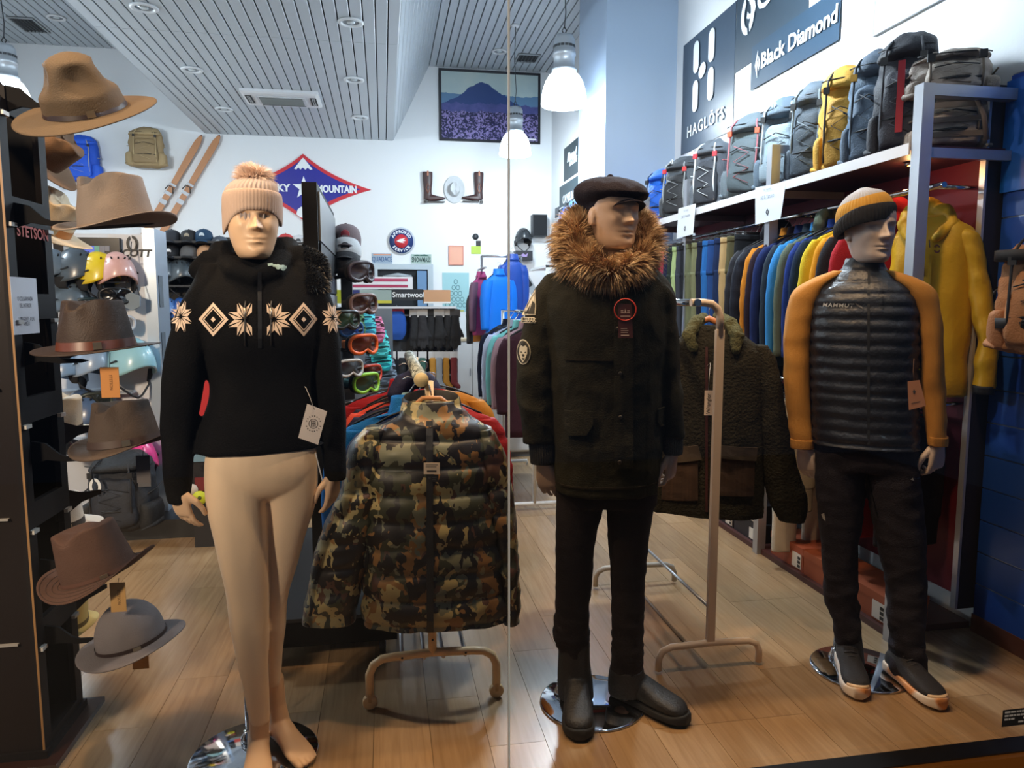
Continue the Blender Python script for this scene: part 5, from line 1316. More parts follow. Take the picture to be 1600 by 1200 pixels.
for rows, sd in (([(540, 1175, 1200, .05, .0), (570, 1180, 1214, .07, .0), (640, 1186, 1228, .075, .0), (720, 1190, 1246, .07, .0), (780, 1200, 1262, .06, .0), (812, 1216, 1256, .05, .0)], 7), ([(540, 1045, 1065, .05, .0), (600, 1030, 1058, .07, .0), (700, 1022, 1050, .07, .0), (795, 1018, 1046, .05, .0)], 8)):
    me = pym(*stack(FS, rows, 50, 28)); wrinkle(me, .008, 8, sd, True); wrinkle(me, .003, 60, sd, False); addo('sleeve', me, SH, sj)
SHC = M((92, 92, 66), .95, bump=1.0, bs=120, var=.3, vs_=60, spec=.1)
for s, pts in ((0, [(1084, 545, -.09), (1076, 525, -.085), (1086, 505, -.04), (1100, 496, .03)]), (1, [(1150, 548, -.09), (1152, 526, -.08), (1142, 506, -.03), (1120, 494, .04)])):
    me = remesh([caps([FS.L(*p) for p in pts], [.020, .030, .030, .022], 14)], .006, 2); wrinkle(me, .006, 50, s, False); addo('collar', me, SHC, sj)
fur(sj.children[-1].data, 300, .006, SHC, 'pile', sj.children[-1], 0, .6, 3, .001)
hb2 = MB().tube([FS.L(1078, 520, .0), FS.L(1096, 503, .0), FS.L(1108, 498, .0), FS.L(1122, 504, .0), FS.L(1138, 524, .0)], [.010, .014, .014, .014, .010], 10); hb2.build('hanger_bar', M((190, 120, 70), .45), sj)
MB().tube([FS.L(1108, 498, .0), FS.L(1108, 484, .0), FS.L(1112, 476, 0), FS.L(1108, 470, 0)], .002, 6).build('hanger_hook', HOOKM, sj)
CORD = ramp_mat('corduroy_pockets', [(0, (44, 32, 24)), (.5, (62, 44, 32)), (1, (78, 56, 40))], 6, 'LINEAR', 2, .9, 0, (14, 1, .3))
for q in ([(1118, 705), (1178, 712), (1176, 768), (1118, 764)], [(1040, 712), (1092, 700), (1092, 772), (1036, 775)]): panel('patch_pocket', FS, q, sv, CORD, sj, .008, .008)
for q in ([(1118, 687), (1182, 694), (1180, 714), (1120, 706)], [(1052, 694), (1092, 688), (1098, 710), (1058, 716)]): panel('pocket_flap', FS, q, sv, M((70, 58, 44), .8), sj, .020, .008)
panel('zip', FS, [(1103, 540), (1107, 540), (1107, 790), (1103, 790)], sv, M((60, 24, 20), .5), sj, .004, .004)
card('label_card', FS, [(1101, 610), (1114, 610), (1113, 649), (1100, 649)], -.20, M((226, 206, 190), .7), sj, [(1107, 610, -.2), (1108, 590, -.19), (1110, 567, -.13), (1104, 572, -.12)])
text('card_lettering', 'Wrangler', .0215, M((30, 24, 22), .7), sj, Matrix.Translation(FS.L(1107, 631, -.2045)) @ FRONT @ Matrix.Rotation(math.pi / 2, 4, 'Z'), ext=.0, bold=.0003)
for i, (y, col) in enumerate(((3.10, (48, 46, 52)), (3.20, (110, 30, 34)), (3.30, (60, 62, 48)), (3.40, (36, 36, 44)))):
    hung_jacket('hung_jacket', ['charcoal', 'dark red', 'khaki', 'black'][i] + ' jacket on white rack behind the sherpa fleece', 'jacket', (1.162, y, 1.447), 0, .44, .62, .04, cloth(col), 0, False, None, .5, 40 + i)
# ================================================================ RIGHT-HAND WALL: SHELVING, RUCKSACKS, RAIL, BOXES, BANNERS
XS = 2.15
MAR = M((112, 22, 38), .55); ALU = M((176, 180, 188), .32, .7)
SU = thing('shelving_unit', 'long wall shelving with metal posts, maroon back and white top shelf', 'shelving', (2.38, 2.70, 0))
def sx_(x): return x - 2.38
def sy_(y): return y - 2.70
YP = (2.70, 3.85, 5.0, 5.86)
for y in YP:
    MB().box(sx_(XS - .026), sx_(XS + .026), sy_(y - .026), sy_(y + .026), 0, 2.33).build('post', ALU, SU)
    MB().box(sx_(XS + .026), sx_(2.585), sy_(y - .022), sy_(y + .022), 2.285, 2.33).build('top_bar', ALU, SU)
    MB().box(sx_(XS + .026), sx_(2.585), sy_(y - .012), sy_(y + .012), 2.045, 2.085).build('shelf_support', ALU, SU)
MB().box(sx_(XS + .0), sx_(2.585), sy_(2.72), sy_(5.86), 2.086, 2.10).build('top_shelf', M((56, 24, 32), .5), SU)
MB().box(sx_(XS - .034), sx_(XS - .0265), sy_(2.73), sy_(5.88), 2.062, 2.108).build('shelf_edge', M((226, 226, 230), .4), SU)
for i, (a, b) in enumerate(((2.76, 3.85), (3.85, 5.0), (5.0, 5.86))):
    MB().box(sx_(2.586), sx_(2.598), sy_(a + .003), sy_(b - .003), .12, 2.33).build('back_panel', MAR, SU)
MB().box(sx_(2.50), sx_(2.598), sy_(2.745), sy_(2.765), .1, 2.36).build('end_panel', M((40, 36, 44), .5), SU)
MB().box(sx_(2.488), sx_(2.50), sy_(2.74), sy_(2.77), .1, 2.36).build('end_trim', M((206, 208, 214), .35, .5), SU)
MB().tube([(sx_(2.30), sy_(2.74), 1.95), (sx_(2.30), sy_(5.84), 1.95)], .0125, 14).build('rail', CHROME, SU)
for y in (2.80, 3.85, 5.0, 5.83): MB().tube([(sx_(2.30), sy_(y), 1.95), (sx_(2.585), sy_(y), 1.95)], .010, 10).build('rail_bracket', CHROME, SU)
MB().tube([(sx_(2.33), sy_(2.8), 1.02), (sx_(2.33), sy_(5.84), 1.02)], .0125, 12).build('lower_rail', CHROME, SU)
for y in (2.8, 3.85, 5.0, 5.83): MB().tube([(sx_(2.33), sy_(y), 1.02), (sx_(2.585), sy_(y), 1.02)], .009, 8).build('rail_bracket', CHROME, SU)
MB().box(sx_(XS), sx_(2.585), sy_(2.76), sy_(5.86), .0, .03).build('bottom_board', M((70, 34, 30), .5), SU)
p = at(1405, 254, z=2.08)
sp = thing('shelf_spotlight', 'small glowing orange lamp under the top shelf', 'lamp', (2.33, 2.98, 2.085))
MB().lathe([(.03, 0), (.03, -.012), (.024, -.016)], 20).build('lamp_ring', CHROME, sp)
MB().lathe([(.024, -.014), (.012, -.018), (.001, -.019)], 16).build('lamp_lens', M((255, 150, 60), .4, emit=14), sp)
lamp('shelf_light', 'POINT', (2.33, 2.98, 2.04), 1.2, (1, .5, .2), .02)
# rucksacks
def pack(name, label, loc, rz, w, h, d, c1, c2, c3=None, lid=True, straps=(200, 205, 210), seed=0, tall=1.0, logo=None, stand=True, accent=None, group='rucksacks along the top shelf', pocket=True, lean=0.0):
    t = thing(name, label, 'backpack', loc, rz, group)
    if lean: t.rotation_euler = (lean, 0, rz)
    m1 = M(c1, .7, bump=.35, bs=140, var=.14, vs_=12); m2 = M(c2, .7, bump=.35, bs=140, var=.14, vs_=12); m3 = M(c3 or c2, .7, bump=.3, bs=140)
    ms = M(straps, .7); mk = M((18, 18, 20), .6)
    me = pym(*rings([(0, 0, .0, w * .34, d * .34, 2.6, 0), (0, -.01, .03, w * .44, d * .46, 2.8, 0), (0, 0, h * .3, w * .48, d * .5, 2.8, 0), (0, .01, h * .6, w * .49, d * .48, 2.8, 0), (0, .015, h * .82, w * .44, d * .42, 2.6, 0), (0, .02, h * .9, w * .36, d * .34, 2.4, 0)], 34, 36))
    wrinkle(me, .020, 8, seed, True, 1.5); wrinkle(me, .006, 26, seed, True, .7); bv = bvh_of(me); addo('main_bag', me, m1, t)
    if lid:
        me = pym(*rings([(0, .0, h * .78, w * .40, d * .42, 2.4, 0), (0, -.01, h * .81, w * .46, d * .52, 2.5, .05), (0, -.005, h * .88, w * .43, d * .50, 2.3, .1), (0, .01, h * .95, w * .33, d * .42, 2.1, .1), (0, .02, h * 1.0, w * .18, d * .26, 2.0, .05), (0, .025, h * 1.01, w * .05, d * .08, 2.0, .0)], 20, 32))
        wrinkle(me, .018, 10, seed + 3, True); o = addo('lid', me, m2, t)
        lv = bvh_of(me)
        zpm = MB().tube([(math.sin(a) * w * .46, -d * .50 - .006 + (1 - math.cos(a)) * .06, h * .86) for a in [i * .2 - 1.2 for i in range(13)]], .003, 6).build('zip', mk, o)
    if pocket:
        me = pym(*rings([(0, -d * .42, h * .08, w * .26, d * .14, 3, 0), (0, -d * .48, h * .14, w * .34, d * .18, 3, 0), (0, -d * .47, h * .45, w * .33, d * .17, 3, 0), (0, -d * .43, h * .66, w * .27, d * .10, 2.6, 0), (0, -d * .4, h * .70, w * .14, d * .04, 2.2, 0)], 20, 26))
        wrinkle(me, .014, 11, seed + 8, True); po = addo('front_pocket', me, m3, t)
        MB().tube([(-w * .26, -d * .62, h * .55), (0, -d * .66, h * .60), (w * .26, -d * .62, h * .55)], .003, 6).build('zip', mk, po)
    for s in (-1, 1):
        MB().tube([(s * w * .30, -d * .55, h * .12), (s * w * .30, -d * .64, h * .4), (s * w * .30, -d * .55, h * .7), (s * w * .27, -d * .56, h * .84), (s * w * .22, -d * .38, h * .92), (s * w * .18, -d * .2, h * .95)], .0055, 6).build('strap', ms, t)
        MB().cbox((s * w * .295, -d * .575, h * .76), .028, .014, .032).build('buckle', M(accent, .5) if accent else mk, t)
        # side pocket + compression straps
        me = pym(*rings([(s * w * .40, -.01, h * .03, w * .08, d * .34, 2.6, 0), (s * w * .43, -.01, h * .08, w * .13, d * .42, 2.6, 0), (s * w * .44, -.01, h * .30, w * .125, d * .43, 2.6, 0), (s * w * .42, -.01, h * .36, w * .08, d * .38, 2.6, 0)], 12, 22)); wrinkle(me, .006, 12, seed + s, True)
        addo('side_pocket', me, m2, t)
        MB().tube([(s * w * .50, -d * .4, h * .5), (s * w * .525, 0, h * .52), (s * w * .50, d * .38, h * .55)], .004, 6).build('compression_strap', ms, t)
        # shoulder strap at the back
        MB().tube([(s * w * .2, d * .42, h * .84), (s * w * .28, d * .66, h * .62), (s * w * .30, d * .62, h * .3), (s * w * .34, d * .45, h * .1)], [.012, .018, .014, .006], 8).build('shoulder_strap', m2, t)
    for s in (-1, 1):
        MB().tube([(s * w * .40, d * .30, h * .09), (s * w * .56, d * .05, h * .09), (s * w * .55, -d * .30, h * .08), (s * w * .42, -d * .60, h * .05)], [.014, .018, .014, .005], 8).build('hip_belt', m2, t)
    zc = [(((-1) ** i) * w * .16, -d * .66 - .004, h * (.18 + .085 * i)) for i in range(6)]
    MB().tube(zc, .0028, 5).build('bungee_cord', ms, t)
    MB().tube([(-w * .30, -d * .60, h * .30), (0, -d * .70, h * .31), (w * .30, -d * .60, h * .30)], .005, 5).build('front_strap', mk, t)
    MB().tube([(-.03, d * .3, h * .93), (-.02, d * .3, h * 1.03), (.02, d * .3, h * 1.03), (.03, d * .3, h * .93)], .005, 6).build('haul_loop', mk, t)
    if logo:
        MB().prism([(-.018, 0), (-.004, .022), (-.004, -.012)], .002, front(-w * .1, -d * .535, h * .90)).build('logo', M(logo, .6), t)
        MB().prism([(.0, .024), (.016, .010), (.002, -.016)], .002, front(-w * .1, -d * .535, h * .90)).build('logo', M(logo, .6), t)
    return t
SZ = 2.10
def px_y(px, x): # where a column of the picture meets the line x = const
    r = ray(px, 300); return x / r.x * r.y
PK_ = [(1036, 2.30, 'bright blue rucksack at the far end of the shelf', .27, .46, .20, (22, 104, 214), (20, 92, 200), None, (40, 60, 90), -1.0, None, None),
       (1068, 2.27, 'charcoal rucksack with rounded flap second from the far end', .30, .46, .22, (74, 82, 90), (66, 72, 80), (40, 42, 46), (150, 156, 160), -1.0, (210, 214, 218), (210, 60, 60)),
       (1113, 2.27, 'slim dark daypack with white side piping and red buckle', .25, .48, .2, (66, 72, 82), (90, 98, 108), (50, 54, 62), (222, 230, 236), -.95, None, (222, 60, 70)),
       (1172, 2.30, 'tall grey-green trekking pack with pink side panel', .30, .58, .22, (86, 100, 104), (92, 104, 112), (74, 86, 92), (170, 100, 108), -.9, None, (220, 90, 60)),
       (1224, 2.32, 'grey trekking pack with white emblem on its lid', .28, .58, .22, (72, 86, 98), (84, 100, 114), (132, 148, 158), (190, 200, 206), -.9, (226, 232, 236), None),
       (1268, 2.35, 'slate trekking pack beside the mustard one', .24, .60, .20, (78, 90, 102), (86, 98, 110), (60, 70, 80), (120, 132, 140), -.95, None, None),
       (1314, 2.34, 'mustard yellow rucksack in the middle of the shelf', .24, .60, .20, (206, 154, 52), (212, 160, 58), (198, 146, 48), (60, 56, 54), -.75, None, None),
       (1360, 2.35, 'blue-grey tall rucksack right of the mustard one', .24, .60, .20, (90, 110, 130), (78, 92, 108), (82, 100, 120), (50, 56, 64), -.85, None, (212, 160, 58)),
       (1408, 2.34, 'black rucksack with red webbing strip near the metal post', .26, .60, .22, (40, 42, 50), (34, 36, 44), (44, 46, 56), (60, 62, 68), -.8, None, (30, 30, 30))]
for i, (px, x, lb, w, h, d, c1, c2, c3, st_, rz, lg_, ac) in enumerate(PK_):
    y = px_y(px, x)
    pack('rucksack', lb, (x, y, SZ), rz, w, h * (.92 if i > 2 else 1), d, c1, c2, c3, True, st_, 10 + i * 3, logo=lg_, accent=ac)
tb = pack('rucksack', 'beige tactical backpack at the near end behind the post', (2.42, 2.90, SZ), -.45, .30, .27, .22, (172, 158, 142), (150, 134, 118), (190, 176, 160), False, (120, 106, 92), 70)
for i in range(3): MB().box(-.11, .11, -.150, -.142, .05 + i * .06, .072 + i * .06).build('webbing_row', M((132, 118, 104), .8), tb)
tb2 = pack('rucksack', 'taupe tactical backpack lying on top of the beige one', (2.42, 2.90, SZ + .225), -.5, .32, .20, .24, (164, 152, 142), (146, 134, 124), (176, 164, 152), True, (120, 106, 92), 77)
MB().tube([(.06, -.14, .02), (.10, -.18, -.10), (.12, -.17, -.20)], .010, 6).build('dangling_strap', M((120, 100, 86), .8), tb2)
rw = MB().box(-.014, .014, -.17, -.165, .10, .40).build('red_tab', M((170, 30, 44), .6), bpy.data.objects['rucksack.008']); rw['label'] = 'red webbing strip'
# garments on the upper rail
rnd = random.Random(8)
tcols = [((196, 150, 150), 'pale pink'), ((206, 104, 70), 'coral orange'), ((170, 50, 76), 'raspberry red'), ((34, 38, 62), 'navy'), ((40, 48, 46), 'dark green-black'), ((150, 170, 120), 'pale green'), ((52, 56, 66), 'charcoal blue'), ((30, 32, 38), 'black'), ((96, 100, 76), 'olive'), ((110, 112, 84), 'khaki olive'), ((28, 30, 44), 'midnight'), ((40, 96, 160), 'mid blue denim'), ((36, 66, 120), 'blue jeans'), ((30, 44, 78), 'dark indigo'), ((176, 148, 104), 'tan'), ((88, 84, 60), 'dark khaki'), ((34, 36, 40), 'black ski')]
y = 5.62
for i, (c, nm) in enumerate(tcols):
    hung_trousers('trousers', nm + ' trousers hanging on the long rail, %s' % ('farther half of the row' if i < 9 else 'nearer half of the row'), (2.30, y, 1.945), rnd.uniform(-.08, .08), .38, .95 + rnd.uniform(-.05, .05), .030, cloth(c, .2, .35), i * 3, 'trousers on the long wall rail')
    y -= .088
jc = [((38, 38, 44), 'black puffer jacket beside the trousers on the rail', .09, .68, 1), ((32, 34, 44), 'dark navy puffer jacket, second of the jackets', .09, .70, 0), ((206, 130, 40), 'orange jacket with olive collar on the rail', 0, .72, 0), ((46, 34, 44), 'dark plum jacket beside the orange one', 0, .68, 0), ((34, 48, 98), 'royal navy jacket, fifth on the rail', 0, .72, 0), ((46, 58, 70), 'slate jacket between two blue ones', 0, .74, 0),
      ((60, 140, 210), 'sky blue edged jacket in the middle of the rail', 0, .64, 0), ((98, 110, 96), 'sage green jacket with dark hood', 0, .64, 1), ((34, 58, 130), 'cobalt blue jacket behind the beanie head', 0, .70, 0), ((30, 46, 70), 'deep blue jacket behind the beanie head', 0, .70, 0), ((216, 190, 50), 'lemon jacket edge behind the ochre shoulder', 0, .66, 0), ((226, 156, 40), 'amber jacket edge behind the ochre shoulder', 0, .68, 0), ((40, 40, 46), 'black jacket nearest the post on the rail', 0, .70, 0), ((170, 40, 50), 'red hooded jacket just behind the yellow one', 0, .66, 1)]
y = 4.08
for i, (c, lb, pf, L, hd) in enumerate(jc):
    hung_jacket('hung_jacket', lb, 'jacket', (2.32, y, 1.945), rnd.uniform(-.07, .07), .48, L, .032, cloth(c, .18, .3, .6 if pf else .8), pf, bool(hd), None, .56, 60 + i * 2, False, 'jackets on the long wall rail', n=34)
    y -= .076
# lower rail
lc_ = [((30, 30, 36), 'black'), ((28, 30, 40), 'dark navy'), ((60, 54, 84), 'dusky purple'), ((24, 24, 28), 'jet black'), ((34, 34, 40), 'soft black'), ((206, 196, 180), 'pale beige'), ((160, 148, 132), 'stone grey'), ((26, 26, 30), 'black side-striped'), ((52, 44, 42), 'brown-black'), ((150, 26, 38), 'red'), ((40, 34, 34), 'dark brown')]
y = 4.3
for i, (c, nm) in enumerate(lc_):
    hung_trousers('trousers', nm + ' trousers on the low rail above the shoe boxes', (2.33 if nm not in ('pale beige', 'stone grey') else 2.24, y, 1.015), 0, .34, (.86 if nm in ('pale beige',) else .60), .034, cloth(c, .2, .35), 90 + i * 3, 'trousers on the low rail')
    y -= .142
# yellow shell jacket, facing out at the near end
FY = Fr((at(1462, 450, y=2.86).x, 2.86))
yj = thing('shell_jacket', 'yellow hooded shell jacket hanging beside the metal post', 'jacket', FY.b, FY.a)
YM = M((206, 164, 26), .5, bump=.2, bs=60, var=.06, spec=.4)
yb2 = [(340, 1430, 1486, .05, .0), (350, 1415, 1500, .065, .0), (364, 1400, 1522, .08, .0), (400, 1394, 1530, .09, .0), (470, 1394, 1522, .095, .0), (550, 1392, 1516, .095, .0), (612, 1390, 1512, .09, .0)]
me = pym(*stack(FY, yb2, 60, 44)); wrinkle(me, .024, 6, 3, True, .6); yv = bvh_of(me); addo('jacket_body', me, YM, yj)
for rows, sd in (([(358, 1486, 1512, .045, -.01), (374, 1494, 1532, .062, -.02), (430, 1508, 1544, .07, -.02), (480, 1514, 1552, .075, -.03), (520, 1524, 1556, .07, -.05), (560, 1524, 1559, .065, -.06), (604, 1519, 1555, .055, -.07)], 3), ([(372, 1395, 1420, .06, .02), (480, 1384, 1412, .07, .02), (600, 1380, 1408, .055, .0)], 4)):
    me = pym(*stack(FY, rows, 50, 26)); wrinkle(me, .014, 8, sd, True, 1); o = addo('sleeve', me, YM, yj)
    r = rows[-1]; addo('cuff', pym(*stack(FY, [(r[0] - 3, r[1] - 1, r[2] + 1, r[3] + .004, r[4]), (r[0] + 10, r[1], r[2], r[3], r[4])], 4, 24)), M((20, 20, 22), .6), o)
hd_ = remesh([caps([FY.L(*q) for q in [(1420, 372, -.09), (1412, 350, -.05), (1425, 332, .0), (1452, 322, .03), (1478, 334, .0), (1488, 350, -.04), (1462, 372, -.10)]], [.020, .032, .038, .042, .038, .030, .018], 16), caps([FY.L(1430, 348, .03), FY.L(1472, 348, .03)], [.06, .06], 14)], .007, 3)
addo('hood', wrinkle(hd_, .010, 14, 6, True), YM, yj)
decal('chest_logo', FY, ringpolys(1464, 391, 3.2, 5.2, 16, 1.3)[1:7] + ringpolys(1464, 391, 3.2, 5.2, 16, 1.3)[9:15], yv, M((90, 30, 26), .6), yj, .006)['kind'] = 'stuff'
for q in ([(1441, 418), (1445, 418), (1445, 433), (1441, 433)], [(1451, 377), (1453, 377), (1454, 389), (1452, 389)]): decal('zip', FY, [q], yv, M((60, 26, 20), .5), yj, .006)
panel('zip_strip', FY, [(1452, 400), (1455, 400), (1452, 606), (1449, 606)], yv, M((190, 150, 24), .5), yj, .006, .004)
MB().tube([FY.L(1462, 332, .02), FY.L(1460, 322, .03), FY.L(1455, 312, .04), FY.L(1448, 300, .0)], .002, 6).build('hanger_hook', HOOKM, yj)
# shoe boxes on the floor
def shoebox(label, y, z, L, h, c, lidc, d=.20, x=2.175, lab=True, side=None):
    t = thing('shoe_box', label, 'box', (x + d / 2, y, z), 0, 'shoe boxes under the clothes rail')
    MB().box(-d / 2, d / 2, -L / 2, L / 2, .0, h * .78).build('box_base', M(c, .6), t)
    MB().box(-d / 2 - .003, d / 2 + .003, -L / 2 - .003, L / 2 + .003, h * .72, h).build('lid', M(lidc, .6), t)
    if lab:
        o = MB().box(-d / 2 - .0045, -d / 2 - .0005, -L / 2 + .015, -L / 2 + .10, .012, h * .70).build('label', M((214, 206, 194), .7), t)
        b = MB()
        for k in range(3): b.box(-d / 2 - .0052, -d / 2 - .0045, -L / 2 + .02, -L / 2 + .045, .018 + k * .022, .034 + k * .022)
        b.build('barcode', M((40, 38, 36), .7), o)['kind'] = 'stuff'
    return t
ys = 2.93
for i, (c, l) in enumerate((((150, 72, 40), (158, 76, 42)), ((156, 76, 42), (164, 82, 46)), ((146, 68, 40), (152, 72, 42)))):
    shoebox('orange shoe box with white label, %s' % ('nearest the window', 'middle of the three orange ones', 'beside the white post')[i], ys, .03, .325, .13, c, l); ys += .333
ys = 4.06
for i in range(5):
    shoebox('black shoe box on the floor, %s of five towards the back' % ('first', 'second', 'third', 'fourth', 'fifth')[i], ys, .03, .30, .11, (34, 28, 34), (30, 26, 32))
    if i < 4: shoebox('%s shoe box stacked %s' % (('black', 'red-lidded black', 'black', 'grey')[i], ('next to the post', 'second from post', 'third from post', 'fourth from post')[i]), ys + .02, .142, .29, .11, (36, 30, 36), ((30, 26, 32), (150, 40, 46), (32, 28, 34), (90, 90, 94))[i])
    ys += .312
# paper notices on the posts
def notice(label, quad, x, strokes):
    P4 = [at(a, b, x=x) for a, b in quad]; t = thing('paper_notice', label, 'notice', P4[3], 0)
    o3 = P4[3]
    mb = MB(); q = [p - o3 for p in P4]; q2 = [p + Vector((-.006 if i == 2 else 0, 0, 0)) for i, p in enumerate(q)]
    e = Vector((.0012, 0, 0)); mb.add(q2 + [p + e for p in q2], [(3, 2, 1, 0), (4, 5, 6, 7), (0, 1, 5, 4), (1, 2, 6, 5), (2, 3, 7, 6), (3, 0, 4, 7)])
    mb.build('sheet', M((220, 226, 236), .75), t)
    u = (q[2] - q[3]); v_ = (q[0] - q[3])
    for k, (s_, sz, fu, fv) in enumerate(strokes):
        text('print', s_, sz, M((120, 126, 138), .7), t, basis(u * fu + v_ * fv + Vector((-.004, 0, 0)), u, v_ - u * (v_.dot(u) / u.dot(u))), ext=0)
    R = .02
    mb = MB()
    ctr = u * .5 + v_ * .26 + Vector((-.004, 0, 0))
    un = u.normalized(); vn = v_.normalized()
    pts = [(0, R), (R * .9, 0), (0, -R), (-R * .9, 0)]
    mb.add([ctr + un * a + vn * b for a, b in pts] + [ctr + un * a * .5 + vn * b * .5 for a, b in pts], [(0, 1, 5, 4), (1, 2, 6, 5), (2, 3, 7, 6), (3, 0, 4, 7)])
    mb.build('diamond_mark', M((50, 54, 60), .6), t)
notice('white paper notice on the farther post, smaller one', [(1060, 326), (1087, 318), (1084, 366), (1057, 373)], 2.10, [('50 % Verano', .028, .5, .66), ('Fin Verano', .018, .5, .85)])
notice('white paper notice on the middle post, larger one', [(1180, 293), (1228, 285), (1221, 342), (1180, 351)], 2.10, [('50 % Verano', .028, .5, .66), ('Fin Verano', .018, .5, .85)])
# banners on the right wall
XB_ = RX1 - .004
def banner(name, label, cat, pxa, ptop, pxb, pbot, col, x=XB_, grommets=True, rough=.5):
    """pxa/ptop = top of far edge, pxb/pbot = bottom of near edge"""
    A = at(pxa, ptop, x=x); B = at(pxb, pbot, x=x)
    t = thing(name, label, cat, (x, (A.y + B.y) / 2, B.z)); W_ = A.y - B.y; H_ = A.z - B.z
    me = poly_mesh([[(0, -W_ / 2, 0), (0, -W_ / 2, H_), (0, W_ / 2, H_), (0, W_ / 2, 0)]], 5, .12)
    for v in me.vertices: v.co.x -= .004 + .004 * noise.noise(v.co * 3)
    if me.polygons[0].normal.x > 0: me.flip_normals()
    o = addo('cloth', me, M(col, rough, var=.08), t); s = o.modifiers.new('s', 'SOLIDIFY'); s.thickness = .003
    return t, W_, H_
def RWM(y, z, x=-.012): return basis((x, y, z), (0, -1, 0), (0, 0, 1))
WH = M((226, 234, 240), .5)
t, w, h = banner('logo_banner', 'tall dark grey banner with six-dot letter emblem on the right wall', 'banner', 1069, 72, 1145, 203, (62, 76, 92), rough=.35)
def pill(t, cy, cz, W_, H_, r, L, ang=0):
    pts = []
    for k in range(9): a = math.pi * k / 8; pts.append((r * math.cos(a), L / 2 + r * math.sin(a)))
    for k in range(9): a = math.pi + math.pi * k / 8; pts.append((r * math.cos(a), -L / 2 + r * math.sin(a)))
    MB().prism(pts, .002, RWM(cy, cz, -.0125) @ Matrix.Rotation(ang, 4, 'Z')).build('emblem_bar', WH, t)
W2, H2 = w, h
for u, v, L, an in ((.30, .80, .15, 0), (.60, .80, .15, 0), (.43, .645, .03, -1.1), (.30, .46, .15, 0), (.60, .48, .15, 0)): pill(t, W2 * (.5 - u), H2 * v - .0, w, h, .052, L, an)
text('lettering', 'HAGLÖFS', .135, WH, t, RWM(0.0, h * .17), ext=.001, bold=.001, spacing=1.25)
t, w, h = banner('logo_banner', 'dark banner cut by the top of the picture, with ring emblem', 'banner', 1154, -52, 1262, 40, (44, 60, 74))
me = []
cy0 = w * .30
o = MB()
rr = .12
P1 = [(math.cos(a) * rr * .8, math.sin(a) * rr * 1.15) for a in [math.pi * (.62 + .9 * i / 10) for i in range(11)]] + [(math.cos(a) * rr * .42, math.sin(a) * rr * .75) for a in [math.pi * (1.48 - .8 * i / 10) for i in range(11)]]
for s in (0, 1): MB().prism(P1, .002, RWM(cy0, h * .46) @ Matrix.Rotation(math.pi * s, 4, 'Z')).build('emblem', WH, t)
text('lettering', 'SCOTT', .26, WH, t, RWM(-w * .16, h * .52), ext=.001, bold=.004, shear=.2, sx=1.1)
t, w, h = banner('logo_banner', 'long dark blue banner with two-word lettering on the right wall', 'banner', 1176, 74, 1311, 62, (36, 62, 84), XB_ - .008)
text('lettering', 'Black Diamond', .142, WH, t, RWM(-.07, h * .5), ext=.001, bold=.003)
MB().prism([(-.035, 0), (0, .09), (-.006, .03), (.004, 0), (-.006, -.04), (0, -.09)], .002, RWM(w * .40, h * .5)).build('emblem', WH, t)
MB().prism([(.012, .05), (.036, 0), (.012, -.05)], .002, RWM(w * .40, h * .5)).build('emblem', WH, t)
A = at(1368, 57, x=XB_); t = thing('wall_poster', 'white poster board cut by the top edge over the rucksacks', 'poster', (XB_, A.y - .35, A.z))
MB().box(-.012, 0, -.36, .36, 0, .7).build('board', M((232, 234, 238), .5), t)
MB().box(-.014, -.012, -.36, .36, 0, .012).build('edge', M((150, 156, 160), .5), t); MB().box(-.014, -.012, .348, .36, .012, .7).build('edge', M((150, 156, 160), .5), t)
# far part of the right wall
def flat_sign(label, TL, BR, col, texts=(), name='wall_sign', x=XB_, cat='sign'):
    A = at(*TL, x=x); B = at(*BR, x=x); t = thing(name, label, cat, (x, (A.y + B.y) / 2, B.z)); W_ = A.y - B.y; H_ = A.z - B.z
    MB().box(-.008, 0, -W_ / 2, W_ / 2, 0, H_).build('panel', M(col, .5), t)
    for s_, sz, fy, fz, kw in texts: text('lettering', s_, sz, WH, t, RWM(W_ * fy, H_ * fz, -.010), **kw)
    return t
flat_sign('black square wall sign with white script, far right wall', (882, 233), (907, 267), (40, 54, 60), (('Ripped', .17, 0, .62, dict(ext=.001, bold=.006, shear=.3)), ('RACING', .11, -.1, .42, dict(ext=.001, bold=.004, shear=.2))))
flat_sign('dark wall sign with tall white letters under the square sign', (875, 293), (907, 330), (44, 62, 70), (('CAMELBAK', .155, 0, .55, dict(ext=.001, bold=.003, sx=.95)),))
flat_sign('small dark wall card at the far corner of the right wall', (868, 326), (874, 338), (70, 76, 84))
flat_sign('small pale wall card below the dark card in far corner', (867, 350), (873, 366), (150, 150, 160))
for i, (px, py, c, nm) in enumerate(((896, 328, (90, 150, 210), 'sky blue'), (884, 338, (60, 90, 190), 'royal blue'), (900, 345, (70, 140, 130), 'teal'), (886, 360, (40, 70, 130), 'navy'), (880, 382, (30, 40, 60), 'dark'))):
    p = at(px, py, x=2.42); hung = pack('rucksack', nm + ' small pack hung on the far right wall, partly behind the fur hood', (2.45, p.y, p.z - .14), -1.2, .24, .28, .16, c, tuple(int(v * .8) for v in c), None, False, (180, 190, 200), 130 + i, group='small packs on the far right wall')
MB_ = thing('wall_rack', 'white wall rack with pink shelf back in the far right corner', 'rack', (2.5, at(868, 420, x=2.45).y, 0))
